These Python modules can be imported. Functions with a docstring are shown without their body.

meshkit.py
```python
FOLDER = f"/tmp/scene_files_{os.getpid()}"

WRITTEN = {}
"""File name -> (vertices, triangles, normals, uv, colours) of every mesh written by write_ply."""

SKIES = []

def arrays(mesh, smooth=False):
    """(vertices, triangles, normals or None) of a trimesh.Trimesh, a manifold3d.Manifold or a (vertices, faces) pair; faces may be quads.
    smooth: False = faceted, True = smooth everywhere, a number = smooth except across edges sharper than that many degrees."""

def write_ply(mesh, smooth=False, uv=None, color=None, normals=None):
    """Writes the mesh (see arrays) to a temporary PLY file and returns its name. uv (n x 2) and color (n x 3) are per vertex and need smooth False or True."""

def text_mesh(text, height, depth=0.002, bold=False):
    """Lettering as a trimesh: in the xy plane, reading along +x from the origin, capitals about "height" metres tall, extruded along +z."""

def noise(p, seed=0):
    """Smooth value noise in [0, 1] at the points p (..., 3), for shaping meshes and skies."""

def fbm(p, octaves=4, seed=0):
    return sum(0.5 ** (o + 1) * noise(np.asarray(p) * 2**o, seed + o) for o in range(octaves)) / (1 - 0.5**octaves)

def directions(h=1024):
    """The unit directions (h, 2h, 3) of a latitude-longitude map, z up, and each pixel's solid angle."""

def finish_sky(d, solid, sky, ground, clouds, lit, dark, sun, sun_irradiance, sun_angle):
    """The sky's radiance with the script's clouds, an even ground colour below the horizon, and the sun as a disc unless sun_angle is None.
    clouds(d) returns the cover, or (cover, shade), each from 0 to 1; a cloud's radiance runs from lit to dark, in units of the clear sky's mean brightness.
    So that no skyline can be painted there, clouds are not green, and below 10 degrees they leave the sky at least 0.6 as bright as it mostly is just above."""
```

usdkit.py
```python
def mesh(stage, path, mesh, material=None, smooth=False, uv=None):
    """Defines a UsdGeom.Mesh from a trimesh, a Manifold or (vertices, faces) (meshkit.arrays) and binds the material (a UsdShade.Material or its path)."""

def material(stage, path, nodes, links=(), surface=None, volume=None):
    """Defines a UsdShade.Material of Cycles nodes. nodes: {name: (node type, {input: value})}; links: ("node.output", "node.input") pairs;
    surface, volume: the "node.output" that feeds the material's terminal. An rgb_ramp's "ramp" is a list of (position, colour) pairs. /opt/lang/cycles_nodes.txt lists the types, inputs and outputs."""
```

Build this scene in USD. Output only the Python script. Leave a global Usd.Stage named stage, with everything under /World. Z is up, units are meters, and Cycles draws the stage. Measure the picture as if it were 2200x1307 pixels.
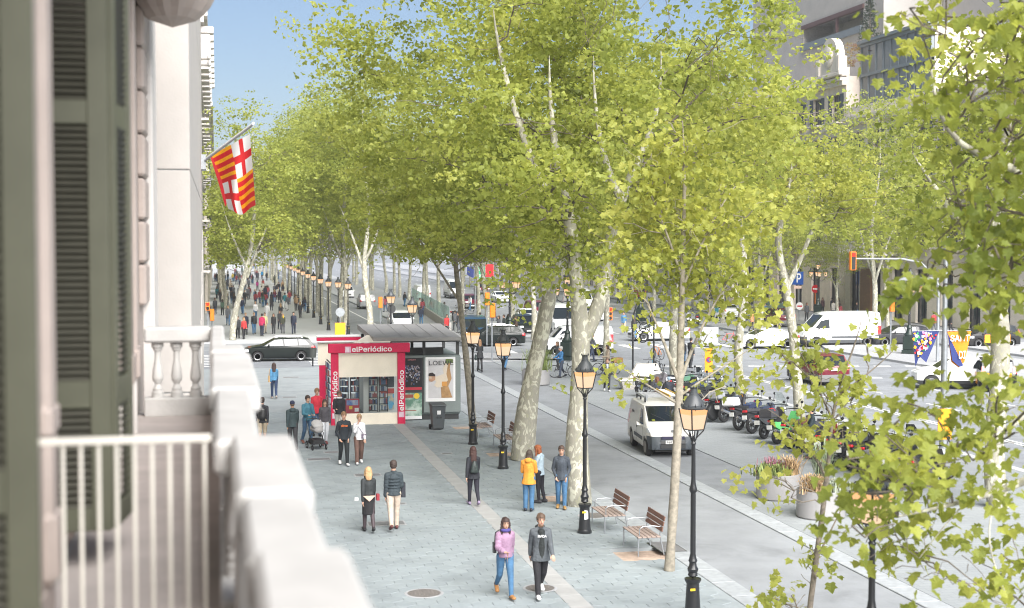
import math, random, colorsys
import numpy as np
import trimesh, manifold3d as m3, usdkit, meshkit
from pxr import Usd, UsdGeom, UsdLux, UsdShade, Gf, Sdf, Vt

stage = Usd.Stage.CreateInMemory()
UsdGeom.SetStageUpAxis(stage, 'Z')
UsdGeom.SetStageMetersPerUnit(stage, 1.0)
UsdGeom.Xform.Define(stage, '/World')
UsdGeom.Scope.Define(stage, '/World/Looks')
pi, sin, cos = math.pi, math.sin, math.cos
rng = np.random.default_rng(7)

# ------------------------------------------------------------------ camera
F, CX, CY, H = 3055.0, 1100.0, 653.5, 7.3            # photograph pixels, metres
PITCH = math.atan(131 / F)
YAW = math.atan(634 / F * cos(PITCH))
FWD = np.array([sin(YAW) * cos(PITCH), cos(YAW) * cos(PITCH), -sin(PITCH)])
RIGHT = np.array([cos(YAW), -sin(YAW), 0.0])
UP = np.cross(RIGHT, FWD)
EYE = np.array([0, 0, H])
cam = UsdGeom.Camera.Define(stage, '/World/camera')
M4 = np.eye(4)
M4[0, :3], M4[1, :3], M4[2, :3], M4[3, :3] = RIGHT, UP, -FWD, EYE
cam.AddTransformOp().Set(Gf.Matrix4d(M4.tolist()))
cam.CreateHorizontalApertureAttr(36.0)
cam.CreateVerticalApertureAttr(36.0 * 608 / 1024)
cam.CreateFocalLengthAttr(F * 36 / 2200)
cam.CreateClippingRangeAttr(Gf.Vec2f(0.05, 5000))
cam.CreateFStopAttr(1.6)
cam.CreateFocusDistanceAttr(50.0)
cam.CreateExposureAttr(1.48)

# ------------------------------------------------------------------ light
SUN = np.array([0.18, -0.95, 0.85]); SUN /= np.linalg.norm(SUN)
sun = UsdLux.DistantLight.Define(stage, '/World/sun')
sun.CreateIntensityAttr(1.2); sun.CreateAngleAttr(60.0); sun.CreateColorAttr(Gf.Vec3f(1, 0.975, 0.945))
sun.CreateNormalizeAttr(True)
zc = SUN; xc = np.cross([0, 0, 1], zc); xc /= np.linalg.norm(xc); yc = np.cross(zc, xc)
R4 = np.eye(4); R4[0, :3], R4[1, :3], R4[2, :3] = xc, yc, zc
sun.AddTransformOp().Set(Gf.Matrix4d(R4.tolist()))
SEL, SROT = math.asin(SUN[2]), math.atan2(SUN[0], SUN[1])
skymat = usdkit.material(stage, '/World/Looks/sky', {
    's': ('sky_texture', {'sky_type': 'single_scattering', 'sun_disc': False, 'sun_elevation': SEL, 'sun_rotation': SROT, 'air_density': 0.85, 'aerosol_density': 2.0, 'ozone_density': 2.0}),
    'b': ('background_shader', {'strength': 0.05})},
    [('s.color', 'b.color')], surface='b.background')
dome = UsdLux.DomeLight.Define(stage, '/World/sky')
UsdShade.MaterialBindingAPI.Apply(dome.GetPrim()).Bind(skymat)

# ------------------------------------------------------------------ pixel helpers (used only to read positions off the photograph)
def ray(px, py):
    return FWD + RIGHT * ((px - CX) / F) - UP * ((py - CY) / F)
def G(px, py, z=0.0):
    d = ray(px, py); t = (z - H) / d[2]
    return EYE + d * t
def AY(px, py, Y):
    d = ray(px, py); return EYE + d * (Y / d[1])
def AX(px, py, X):
    d = ray(px, py); return EYE + d * (X / d[0])

# ------------------------------------------------------------------ scene tree helpers
_count = {}
def newpath(parent, name):
    k = (parent, name); n = _count.get(k, 0); _count[k] = n + 1
    return f'{parent}/{name}' + (f'_{n:03d}' if n else '')
def keys(path, label=None, cat=None, group=None, kind=None):
    p = stage.GetPrimAtPath(path)
    for k, v in (('label', label), ('category', cat), ('group', group), ('kind', kind)):
        if v: p.SetCustomDataByKey(k, v)
    return path
def place(x, loc, rot=0, scale=None):
    if loc is not None: x.AddTranslateOp().Set(Gf.Vec3d(*map(float, loc)))
    if rot: x.AddRotateZOp().Set(float(math.degrees(rot)))
    if scale is not None: x.AddScaleOp().Set(Gf.Vec3f(*([float(scale)] * 3 if np.ndim(scale) == 0 else map(float, scale))))
def thing(name, label, cat, loc=(0, 0, 0), rot=0, group=None, scale=None):
    p = newpath('/World', name); place(UsdGeom.Xform.Define(stage, p), loc, rot, scale)
    return keys(p, label, cat, group)
def part(name, mesh, mat, parent, smooth=False, label=None, kind=None, **kw):
    p = newpath(parent, name)
    usdkit.mesh(stage, p, mesh, mat, smooth=smooth, **kw)
    return keys(p, label, None, None, kind)
def solo(name, mesh, mat, label, cat, group=None, loc=None, rot=0, smooth=False, kind=None):
    p = newpath('/World', name)
    m = usdkit.mesh(stage, p, mesh, mat, smooth=smooth)
    place(m, loc, rot)
    return keys(p, label, cat, group, kind)
def struct(name, mesh, mat, smooth=False, kind='structure'):
    p = newpath('/World', name); usdkit.mesh(stage, p, mesh, mat, smooth=smooth)
    return keys(p, kind=kind)
def copy(src, loc, rot, label, cat, group=None, scale=None, name=None):
    name = name or src.rsplit('/', 1)[1].rstrip('0123456789').rstrip('_')
    p = newpath('/World', name); x = UsdGeom.Xform.Define(stage, p)
    pr = x.GetPrim(); pr.GetReferences().AddInternalReference(src)
    x.ClearXformOpOrder()
    for o in ('xformOp:translate', 'xformOp:rotateZ', 'xformOp:scale'):
        pass
    place2(x, loc, rot, scale); pr.SetInstanceable(True)
    return keys(p, label, cat, group)
def place2(x, loc, rot, scale):
    api = UsdGeom.XformCommonAPI(x)
    ops = [UsdGeom.Xformable(x).GetPrim()]
    pr = x.GetPrim()
    def op(nm, tn, val):
        a = pr.CreateAttribute(nm, tn); a.Set(val); return nm
    order = [op('xformOp:translate', Sdf.ValueTypeNames.Double3, Gf.Vec3d(*map(float, loc)))]
    order.append(op('xformOp:rotateZ', Sdf.ValueTypeNames.Float, float(math.degrees(rot))))
    if scale is not None:
        order.append(op('xformOp:scale', Sdf.ValueTypeNames.Float3, Gf.Vec3f(*([float(scale)] * 3 if np.ndim(scale) == 0 else map(float, scale)))))
    pr.CreateAttribute('xformOpOrder', Sdf.ValueTypeNames.TokenArray, False, Sdf.VariabilityUniform).Set(order)

# ------------------------------------------------------------------ mesh helpers: a mesh is (vertices, triangles)
def cat(*ms):
    ms = [m for m in (ms[0] if len(ms) == 1 and isinstance(ms[0], list) else ms)]
    vs, fs, n = [], [], 0
    for m in ms:
        v, f = tri(m); vs.append(v); fs.append(f + n); n += len(v)
    return np.vstack(vs), np.vstack(fs)
def tri(m):
    if hasattr(m, 'to_mesh'):
        k = m.to_mesh(); return np.array(k.vert_properties[:, :3], float), np.array(k.tri_verts, int)
    if isinstance(m, trimesh.Trimesh): return np.array(m.vertices), np.array(m.faces)
    v, f = np.asarray(m[0], float), np.asarray(m[1], int)
    if f.shape[1] == 4: f = np.vstack([f[:, [0, 1, 2]], f[:, [0, 2, 3]]])
    return v, f
BOXF = np.array([[0, 2, 3, 1], [4, 5, 7, 6], [0, 1, 5, 4], [2, 6, 7, 3], [0, 4, 6, 2], [1, 3, 7, 5]])
def box(x0, x1, y0, y1, z0, z1):
    v = np.array([[x, y, z] for z in (z0, z1) for y in (y0, y1) for x in (x0, x1)], float)
    return tri((v, BOXF))
def cbox(c, s):
    return box(c[0] - s[0] / 2, c[0] + s[0] / 2, c[1] - s[1] / 2, c[1] + s[1] / 2, c[2] - s[2] / 2, c[2] + s[2] / 2)
def rbox(x0, x1, y0, y1, z0, z1, r=0.02):
    """box with chamfered edges"""
    pts = []
    for x, sx in ((x0, 1), (x1, -1)):
        for y, sy in ((y0, 1), (y1, -1)):
            for z, sz in ((z0, 1), (z1, -1)):
                pts += [(x + sx * r, y + sy * r, z), (x + sx * r, y, z + sz * r), (x, y + sy * r, z + sz * r)]
    return hull(pts)
def hull(pts):
    return tri(m3.Manifold.hull_points(np.asarray(pts, float)))
def rotz(m, a, c=(0, 0, 0)):
    v, f = tri(m); R = np.array([[cos(a), -sin(a), 0], [sin(a), cos(a), 0], [0, 0, 1]])
    return (v - c) @ R.T + c, f
def rotx(m, a):
    v, f = tri(m); R = np.array([[1, 0, 0], [0, cos(a), -sin(a)], [0, sin(a), cos(a)]]); return v @ R.T, f
def roty(m, a):
    v, f = tri(m); R = np.array([[cos(a), 0, sin(a)], [0, 1, 0], [-sin(a), 0, cos(a)]]); return v @ R.T, f
def mv(m, d):
    v, f = tri(m); return v + np.asarray(d, float), f
def sc(m, s):
    v, f = tri(m); return v * np.asarray(s, float), f
def tube(pts, rad, n=8, caps=True):
    """swept tube along pts with radii"""
    pts = np.asarray(pts, float); k = len(pts)
    rad = np.full(k, rad, float) if np.ndim(rad) == 0 else np.asarray(rad, float)
    t = np.gradient(pts, axis=0); t /= np.linalg.norm(t, axis=1, keepdims=True) + 1e-12
    ref = np.array([0.31, 0.95, 0.05]) if abs(t[0, 2]) > 0.6 else np.array([0, 0.02, 1.0])
    V = []; u = np.cross(ref, t[0]); u /= np.linalg.norm(u)
    a = np.arange(n) * 2 * pi / n
    for i in range(k):
        u = u - t[i] * (u @ t[i]); u /= np.linalg.norm(u); w = np.cross(t[i], u)
        V.append(pts[i] + rad[i] * (np.cos(a)[:, None] * u + np.sin(a)[:, None] * w))
    V = np.vstack(V); F_ = []
    j = np.arange(n); j2 = (j + 1) % n
    for i in range(k - 1):
        F_.append(np.stack([i * n + j, i * n + j2, (i + 1) * n + j2, (i + 1) * n + j], 1))
    Fq = np.vstack(F_); fa = np.vstack([Fq[:, [0, 1, 2]], Fq[:, [0, 2, 3]]])
    if caps:
        V = np.vstack([V, pts[0], pts[-1]]); c0, c1 = len(V) - 2, len(V) - 1
        fa = np.vstack([fa, np.stack([np.full(n, c0), j2, j], 1), np.stack([np.full(n, c1), (k - 1) * n + j, (k - 1) * n + j2], 1)])
    return V, fa
def cyl(p0, p1, r0, r1=None, n=10):
    return tube([p0, p1], [r0, r0 if r1 is None else r1], n)
def lathe(prof, n=16):
    """prof: (r, z) bottom to top; closed at ends if r = 0"""
    prof = np.asarray(prof, float); k = len(prof); a = np.arange(n) * 2 * pi / n
    V = np.stack([np.outer(prof[:, 0], np.cos(a)), np.outer(prof[:, 0], np.sin(a)), np.repeat(prof[:, 1:2], n, 1)], -1).reshape(-1, 3)
    j = np.arange(n); j2 = (j + 1) % n
    Fq = np.vstack([np.stack([i * n + j, i * n + j2, (i + 1) * n + j2, (i + 1) * n + j], 1) for i in range(k - 1)])
    fa = np.vstack([Fq[:, [0, 1, 2]], Fq[:, [0, 2, 3]]])
    V = np.vstack([V, [0, 0, prof[0, 1]], [0, 0, prof[-1, 1]]])
    fa = np.vstack([fa, np.stack([np.full(n, len(V) - 2), j2, j], 1), np.stack([np.full(n, len(V) - 1), (k - 1) * n + j, (k - 1) * n + j2], 1)])
    return V, fa
def prism(poly, d, axis='z'):
    """polygon (2d) extruded by d from 0; axis z: xy polygon; axis y: (x, z) polygon extruded along +y; axis x: (y, z) polygon along +x"""
    from shapely.geometry import Polygon
    v, f = tri(trimesh.creation.extrude_polygon(Polygon(poly), d, engine='earcut'))
    if axis == 'y': v = np.stack([v[:, 0], d - v[:, 2], v[:, 1]], 1)
    if axis == 'x': v = np.stack([v[:, 2], v[:, 0], v[:, 1]], 1)
    return v, f
def quad(a, b, c, d):
    return np.array([a, b, c, d], float), np.array([[0, 1, 2], [0, 2, 3]])
def sheet(x0, x1, y0, y1, z):
    return quad((x0, y0, z), (x1, y0, z), (x1, y1, z), (x0, y1, z))
def sph(c, r, n=8):
    m = m3.Manifold.sphere(1.0, n); v, f = tri(m)
    return v * np.asarray(r, float) + np.asarray(c, float), f
def text(s, h, depth=0.004, bold=True):
    return tri(meshkit.text_mesh(s, h, depth, bold))
def upright(m, loc, rot=0):
    """text or drawing in xy -> stands up, facing -y, then turned by rot about z and moved"""
    v, f = tri(m); v = np.stack([v[:, 0], -v[:, 2], v[:, 1]], 1)
    return mv(rotz((v, f), rot), loc)

# ------------------------------------------------------------------ materials
_mats = {}
def mat(name, color, rough=0.6, metal=0.0, var=0.0, scale=6.0, bump=0.0, bscale=40.0, coat=0.0, spec=0.5, color2=None, obj=False, thr=(0.35, 0.65), stretch=None, stain=0.0):
    if name in _mats: return _mats[name]
    n = {'p': ('principled_bsdf', {'base_color': color, 'roughness': rough, 'metallic': metal, 'coat_weight': coat, 'specular_ior_level': spec})}
    l = []
    if var or bump or color2 is not None:
        n['g'] = ('geometry', {}) if not obj else ('texture_coordinate', {})
        src = 'g.position' if not obj else 'g.object'
        if stretch is not None:
            n['mp'] = ('mapping', {'scale': stretch}); l.append((src, 'mp.vector')); src = 'mp.vector'
    if var or color2 is not None:
        c = np.array(color, float)
        lo, hi = (c * (1 - var), np.minimum(c * (1 + var), 0.95)) if color2 is None else (c, np.array(color2, float))
        n['n'] = ('noise_texture', {'scale': scale, 'detail': 5.0, 'roughness': 0.62})
        n['r'] = ('rgb_ramp', {'ramp': [(thr[0], tuple(lo)), (thr[1], tuple(hi))]})
        l += [(src, 'n.vector'), ('n.fac', 'r.fac'), ('r.color', 'p.base_color')]
    if stain:
        n['sn'] = ('noise_texture', {'scale': 0.42, 'detail': 8.0, 'roughness': 0.7, 'distortion': 0.4}); n['sr'] = ('rgb_ramp', {'ramp': [(0.34, (1 - stain,) * 3), (0.47, (1 - stain * .25,) * 3), (0.62, (1.0,) * 3)]}); n['sx'] = ('mix_color', {'blend_type': 'multiply', 'fac': 1.0})
        l = [x for x in l if x[1] != 'p.base_color'] + [('g.position', 'sn.vector'), ('sn.fac', 'sr.fac'), ('r.color', 'sx.a'), ('sr.color', 'sx.b'), ('sx.result', 'p.base_color')]
    if bump:
        n['bn'] = ('noise_texture', {'scale': bscale, 'detail': 4.0})
        n['b'] = ('bump', {'strength': bump, 'distance': 0.02})
        l += [(src, 'bn.vector'), ('bn.fac', 'b.height'), ('b.normal', 'p.normal')]
    _mats[name] = usdkit.material(stage, '/World/Looks/' + name, n, l, surface='p.BSDF')
    return _mats[name]
def emit(name, color, strength):
    if name not in _mats:
        _mats[name] = usdkit.material(stage, '/World/Looks/' + name, {'e': ('emission', {'color': color, 'strength': strength})}, surface='e.emission')
    return _mats[name]
def pane(name, tint=(0.9, 0.95, 0.95), rough=0.02):
    if name not in _mats:
        _mats[name] = usdkit.material(stage, '/World/Looks/' + name, {
            't': ('transparent_bsdf', {'color': tint}), 'g': ('glossy_bsdf', {'color': (0.9, 0.95, 0.95), 'roughness': rough}),
            'f': ('fresnel', {'IOR': 1.5}), 'm': ('mix_closure', {})},
            [('f.fac', 'm.fac'), ('t.BSDF', 'm.closure1'), ('g.BSDF', 'm.closure2')], surface='m.closure')
    return _mats[name]
def srgb(r, g, b, k=1.0):
    c = np.array([r, g, b]) / 255.0
    return tuple(k * np.where(c < 0.04045, c / 12.92, ((c + 0.055) / 1.055) ** 2.4))
def plain(color, rough=0.7, name=None):
    nm = name or 'tone_' + '_'.join(str(int(round(c * 999))) for c in color) + f'_{int(rough*100)}'
    return mat(nm, color, rough)
black_iron = mat('black_iron', (0.012, 0.013, 0.015), 0.35, 0.0, spec=0.6)
steel = mat('galvanised_steel', (0.32, 0.34, 0.36), 0.4, 0.6, var=0.12, scale=3)
chrome = mat('polished_metal', (0.6, 0.6, 0.62), 0.18, 1.0)
rubber = mat('tyre_rubber', (0.015, 0.015, 0.016), 0.8)
dark_glass = mat('dark_glass', (0.012, 0.016, 0.018), 0.06, spec=0.9)
black_plastic = mat('black_plastic', (0.018, 0.019, 0.02), 0.5)
white_paint = mat('white_paint', (0.72, 0.72, 0.72), 0.35)

# ------------------------------------------------------------------ foliage
def leaf_mat(name, dark, mid, light, old):
    return usdkit.material(stage, '/World/Looks/' + name, {
        'o': ('object_info', {}), 'g': ('geometry', {}),
        'n': ('noise_texture', {'scale': 0.55, 'detail': 3.0}),
        'a': ('math', {'math_type': 'multiply_add', 'value2': 0.4, 'value3': -0.38}),
        'c': ('math', {'math_type': 'multiply_add', 'value2': 0.42, 'use_clamp': True}),
        'b': ('math', {'math_type': 'add'}),
        'r': ('rgb_ramp', {'ramp': [(0.0, dark), (0.35, mid), (0.75, light), (0.97, light), (1.0, old)]}),
        'p': ('principled_bsdf', {'roughness': 0.5, 'specular_ior_level': 0.35}),
        't': ('translucent_bsdf', {}), 'hs': ('hsv', {'hue': 0.49, 'saturation': 1.05, 'value': 1.3}),
        'm': ('mix_closure', {'fac': 0.6})},
        [('g.position', 'n.vector'), ('o.random', 'a.value1'), ('a.value', 'b.value1'), ('n.fac', 'b.value2'), ('g.random_per_island', 'c.value1'), ('b.value', 'c.value3'), ('c.value', 'r.fac'), ('r.color', 'p.base_color'),
         ('r.color', 'hs.color'), ('hs.color', 't.color'), ('p.BSDF', 'm.closure1'), ('t.BSDF', 'm.closure2')], surface='m.closure')
leafA = leaf_mat('plane_leaf', (0.175, 0.215, 0.045), (0.315, 0.355, 0.08), (0.455, 0.47, 0.125), (0.28, 0.19, 0.08))
leafB = leaf_mat('young_plane_leaf', (0.19, 0.22, 0.045), (0.33, 0.355, 0.075), (0.46, 0.46, 0.12), (0.35, 0.26, 0.09))
leafF = leaf_mat('near_plane_leaf', (0.14, 0.18, 0.034), (0.275, 0.31, 0.06), (0.43, 0.44, 0.10), (0.28, 0.21, 0.05))
bark = usdkit.material(stage, '/World/Looks/plane_bark', {
    'g': ('geometry', {}), 'mp': ('mapping', {'scale': (1, 1, 0.55)}),
    'v': ('voronoi_texture', {'scale': 7.0, 'randomness': 1.0}),
    'n': ('noise_texture', {'scale': 6.0, 'detail': 5.0, 'distortion': 1.2}),
    'r': ('rgb_ramp', {'ramp': [(0.0, (0.52, 0.51, 0.43)), (0.43, (0.47, 0.46, 0.37)), (0.46, (0.30, 0.285, 0.23)), (0.58, (0.245, 0.235, 0.195)), (0.66, (0.29, 0.285, 0.20)), (1, (0.15, 0.14, 0.115))]}),
    'bp': ('bump', {'strength': 0.5, 'distance': 0.02}),
    'p': ('principled_bsdf', {'roughness': 0.85})},
    [('g.position', 'mp.vector'), ('mp.vector', 'n.vector'), ('n.fac', 'r.fac'), ('r.color', 'p.base_color'), ('n.fac', 'bp.height'), ('bp.normal', 'p.normal')], surface='p.BSDF')
twig_bark = mat('grey_brown_bark', (0.13, 0.11, 0.085), 0.85, var=0.35, scale=12, bump=0.4, bscale=60)
pale_bark = mat('smooth_grey_bark', (0.24, 0.215, 0.17), 0.85, var=0.28, scale=9, bump=0.4, bscale=40)
far_bark = mat('far_bark', (0.16, 0.15, 0.11), 0.85, var=0.5, scale=5)

LEAF = np.array([(0, 0), (0.28, -0.10), (0.55, 0.05), (0.45, 0.24), (0.68, 0.50), (0.37, 0.56), (0.20, 0.80), (0, 1.0)])
def leaf(L):
    half = LEAF * [0.95, 1.0]
    pts = [(0, 0.36, -0.06)] + [(x, y, 0.16 * x - 0.22 * y * y + 0.05 * ((i % 2) - .5)) for i, (x, y) in enumerate(half)] + [(-x, y, 0.16 * x - 0.22 * y * y - 0.05 * ((i % 2) - .5)) for i, (x, y) in enumerate(half[-2:0:-1])]
    v = np.array(pts) * L; n = len(v) - 1
    return v, np.array([[0, 1 + i, 1 + (i + 1) % n] for i in range(n)])
def leaf_small(L):
    v = np.array([(0, 0, 0), (0.55, 0.15, 0.06), (0.42, 0.62, 0.0), (0, 1.0, -0.1), (-0.42, 0.62, 0.0), (-0.55, 0.15, 0.06)]) * L
    return v, np.array([[0, 1, 2], [0, 2, 3], [0, 3, 4], [0, 4, 5]])
def leaf_mid(L):
    h = [(0, 0), (.5, .0), (.66, .48), (.3, .62), (0, 1.0)]
    pts = [(0, .36, -.05)] + [(x, y, .16 * x - .22 * y * y) for x, y in h] + [(-x, y, .12 * x - .22 * y * y) for x, y in h[-2:0:-1]]
    v = np.array(pts) * L; n = len(v) - 1
    return v, np.array([[0, 1 + i, 1 + (i + 1) % n] for i in range(n)])
def leaf_tiny(L):
    v = np.array([(0, 0, 0), (0.5, 0.45, 0.05), (0, 1.0, -0.1), (-0.5, 0.45, 0.05)]) * L
    return v, np.array([[0, 1, 2], [0, 2, 3]])
def rand_rot(r, droop):
    yaw = r.uniform(0, 2 * pi); pitch = r.normal(-droop, 0.55); roll = r.normal(0, 0.5)
    cy, sy, cp, sp, cr, sr = cos(yaw), sin(yaw), cos(pitch), sin(pitch), cos(roll), sin(roll)
    Rz = np.array([[cy, -sy, 0], [sy, cy, 0], [0, 0, 1]]); Rx = np.array([[1, 0, 0], [0, cp, -sp], [0, sp, cp]]); Ry = np.array([[cr, 0, sr], [0, 1, 0], [-sr, 0, cr]])
    return Rz @ Rx @ Ry
def spray(seed, n, L, rad, fn=leaf, twig=True, droop=0.45):
    r = np.random.default_rng(seed); ms = []
    for i in range(n):
        d = r.normal(0, 1, 3); d /= np.linalg.norm(d); c = d * rad * r.uniform(0.15, 1) ** 0.6 * [1, 1, 0.6]
        v, f = fn(L * r.uniform(0.6, 1.15)); R = rand_rot(r, droop); ms.append((v @ R.T + c, f))
    return cat(ms)
SPRAYS = {}
def sprays(key, n, L, rad, fn, k=4):
    if key not in SPRAYS: SPRAYS[key] = [spray(100 + i + 17 * len(SPRAYS), n, L, rad, fn) for i in range(k)]
    return SPRAYS[key]
def crown(parent, pts, protos, material, r, smin=0.75, smax=1.25, name='crown'):
    """foliage of one tree: a PointInstancer of leaf sprays"""
    p = newpath(parent, name); I = UsdGeom.PointInstancer.Define(stage, p)
    tg = []
    for i, m in enumerate(protos):
        q = f'{p}/leaf_spray' + (f'_{i:03d}' if i else ''); usdkit.mesh(stage, q, m, material); tg.append(Sdf.Path(q))
    I.CreatePrototypesRel().SetTargets(tg)
    n = len(pts)
    I.CreateProtoIndicesAttr(Vt.IntArray.FromNumpy(r.integers(0, len(protos), n).astype(np.int32)))
    I.CreatePositionsAttr(Vt.Vec3fArray.FromNumpy(np.asarray(pts, np.float32)))
    yaw = r.uniform(0, 2 * pi, n); tilt = r.normal(0, 0.25, n)
    qs = [Gf.Quath(float(np.cos(a / 2) * np.cos(b / 2)), float(np.cos(a / 2) * np.sin(b / 2)), float(np.sin(a / 2) * np.sin(b / 2)), float(np.sin(a / 2) * np.cos(b / 2))) for a, b in zip(yaw, tilt)]
    I.CreateOrientationsAttr(Vt.QuathArray(qs))
    s = r.uniform(smin, smax, n); I.CreateScalesAttr(Vt.Vec3fArray.FromNumpy(np.repeat(s[:, None], 3, 1).astype(np.float32)))
    return p
def limb(p0, p1, r0, r1, r, wob=0.06, n=7, sag=0.0, sides=7):
    p0, p1 = np.asarray(p0, float), np.asarray(p1, float); L = np.linalg.norm(p1 - p0)
    t = np.linspace(0, 1, n); pts = p0 + np.outer(t, p1 - p0)
    w = r.normal(0, wob * L, (n, 3)); w[0] = w[-1] = 0; pts = pts + w * np.sin(t * pi)[:, None]
    pts[:, 2] += sag * L * np.sin(t * pi)
    return tube(pts, r0 + (r1 - r0) * t ** 0.8, sides), pts
def clumps(r, c, rad, n, hollow=0.35, flat=0.0):
    """clump centres in an ellipsoid, fewer in its core"""
    out = []
    while len(out) < n:
        d = r.uniform(-1, 1, 3); q = np.linalg.norm(d)
        if q > 1 or (q < hollow and r.uniform() < 0.8): continue
        lump = 0.82 + 0.36 * meshkit.noise(np.array([d / max(q, 1e-3) * 2.2 + c])) [0]
        out.append(np.asarray(c) + d * np.asarray(rad) * lump)
    return np.array(out)
def foliage(r, centres, per, spread):
    k = len(centres); idx = np.repeat(np.arange(k), per)
    sp = np.asarray(spread) * r.uniform(0.7, 1.3, (k, 1))
    return centres[idx] + r.normal(0, 1, (k * per, 3)) * sp[idx]
def tree(name, label, base, trunk_paths, ccentre, crad, nclump, per, spread, protos, lmat, bmat, seed, cat_='tree', group=None, nsec=26, sec_r=0.045, extra=None, keep=None, low=None, tw=1.0):
    """trunk_paths: list of (points, radii) in world space; limbs are grown from them to the clumps"""
    r = np.random.default_rng(seed); base = np.asarray(base, float)
    t = thing(name, label, cat_, base, 0, group)
    tm = []; ends = []
    for pts, rad in trunk_paths:
        pts = np.asarray(pts, float); rad = np.asarray(rad, float).copy(); rad[-1] = min(rad[-1], .012)
        tt = np.linspace(0, len(pts) - 1, (len(pts) - 1) * 4 + 1); i0 = np.arange(len(pts))
        from scipy.interpolate import CubicSpline
        P = CubicSpline(i0, pts)(tt) if len(pts) > 2 else np.stack([np.interp(tt, i0, pts[:, k]) for k in range(3)], 1)
        Rr = np.interp(tt, i0, rad) * (1 + 0.05 * r.normal(0, 1, len(tt)))
        tm.append(tube(P, Rr, 12)); ends.append((P, Rr))
    cs = clumps(r, np.asarray(ccentre, float), crad, nclump)
    if keep is not None: cs = np.array([c for c in cs if keep(c)])
    if extra is not None: cs = np.vstack([cs, extra])
    allp = np.vstack([e[0][2:] for e in ends]); allr = np.concatenate([e[1][2:] for e in ends])
    order = r.permutation(len(cs))[:nsec]; bm = []
    for k in order:
        c = cs[k]; d = np.linalg.norm(allp - c, axis=1) + 1.2 * np.maximum(0, allp[:, 2] - c[2] + 0.6)
        j = int(np.argmin(d)); r0 = min(allr[j] * 0.6, sec_r * (0.6 + 0.18 * d[j]))
        m, P = limb(allp[j], c, r0, 0.012, r, 0.07, 7, 0.06, 6); bm.append(m)
        for q in range(3):
            e = P[3 + q] + r.normal(0, 0.9 * tw, 3) * [1, 1, 0.7]; bm.append(limb(P[2 + q], e, r0 * 0.4, 0.006, r, 0.08, 5, 0.05, 5)[0])
    tmesh = cat(tm); part('trunk', (tmesh[0] - base, tmesh[1]), bmat, t, smooth=True)
    if bm:
        b = cat(bm); part('branches', (b[0] - base, b[1]), bmat if bmat is not bark else twig_bark, t, smooth=True)
    pts = foliage(r, cs, per, spread)
    if low is not None: pts = pts[pts[:, 2] > low]
    crown(t, pts - base, protos, lmat, r)
    return t

# ================================================================== SETTING: ground
from shapely.geometry import Polygon, box as sbox
from shapely.ops import unary_union
asphalt = mat('asphalt', (0.205, 0.216, 0.230), 0.85, stain=.25, var=0.12, scale=1.3, bump=0.25, bscale=60)
asphalt_lane = mat('worn_asphalt', (0.225, 0.237, 0.250), 0.85, stain=.24, var=0.08, scale=0.9, bump=0.25, bscale=55)
asphalt_dark = mat('dark_asphalt', (0.20, 0.212, 0.226), 0.85, stain=.22, var=0.08, scale=1.1, bump=0.25, bscale=55)
granite = mat('granite', (0.285, 0.302, 0.315), 0.7, var=0.12, scale=5, bump=0.1)
granite2 = mat('granite_grey', (0.31, 0.315, 0.325), 0.7, var=0.12, scale=5, bump=0.1)
kerb_white = mat('pale_kerb_stone', (0.43, 0.44, 0.44), 0.7, var=0.1, scale=4)
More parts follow.
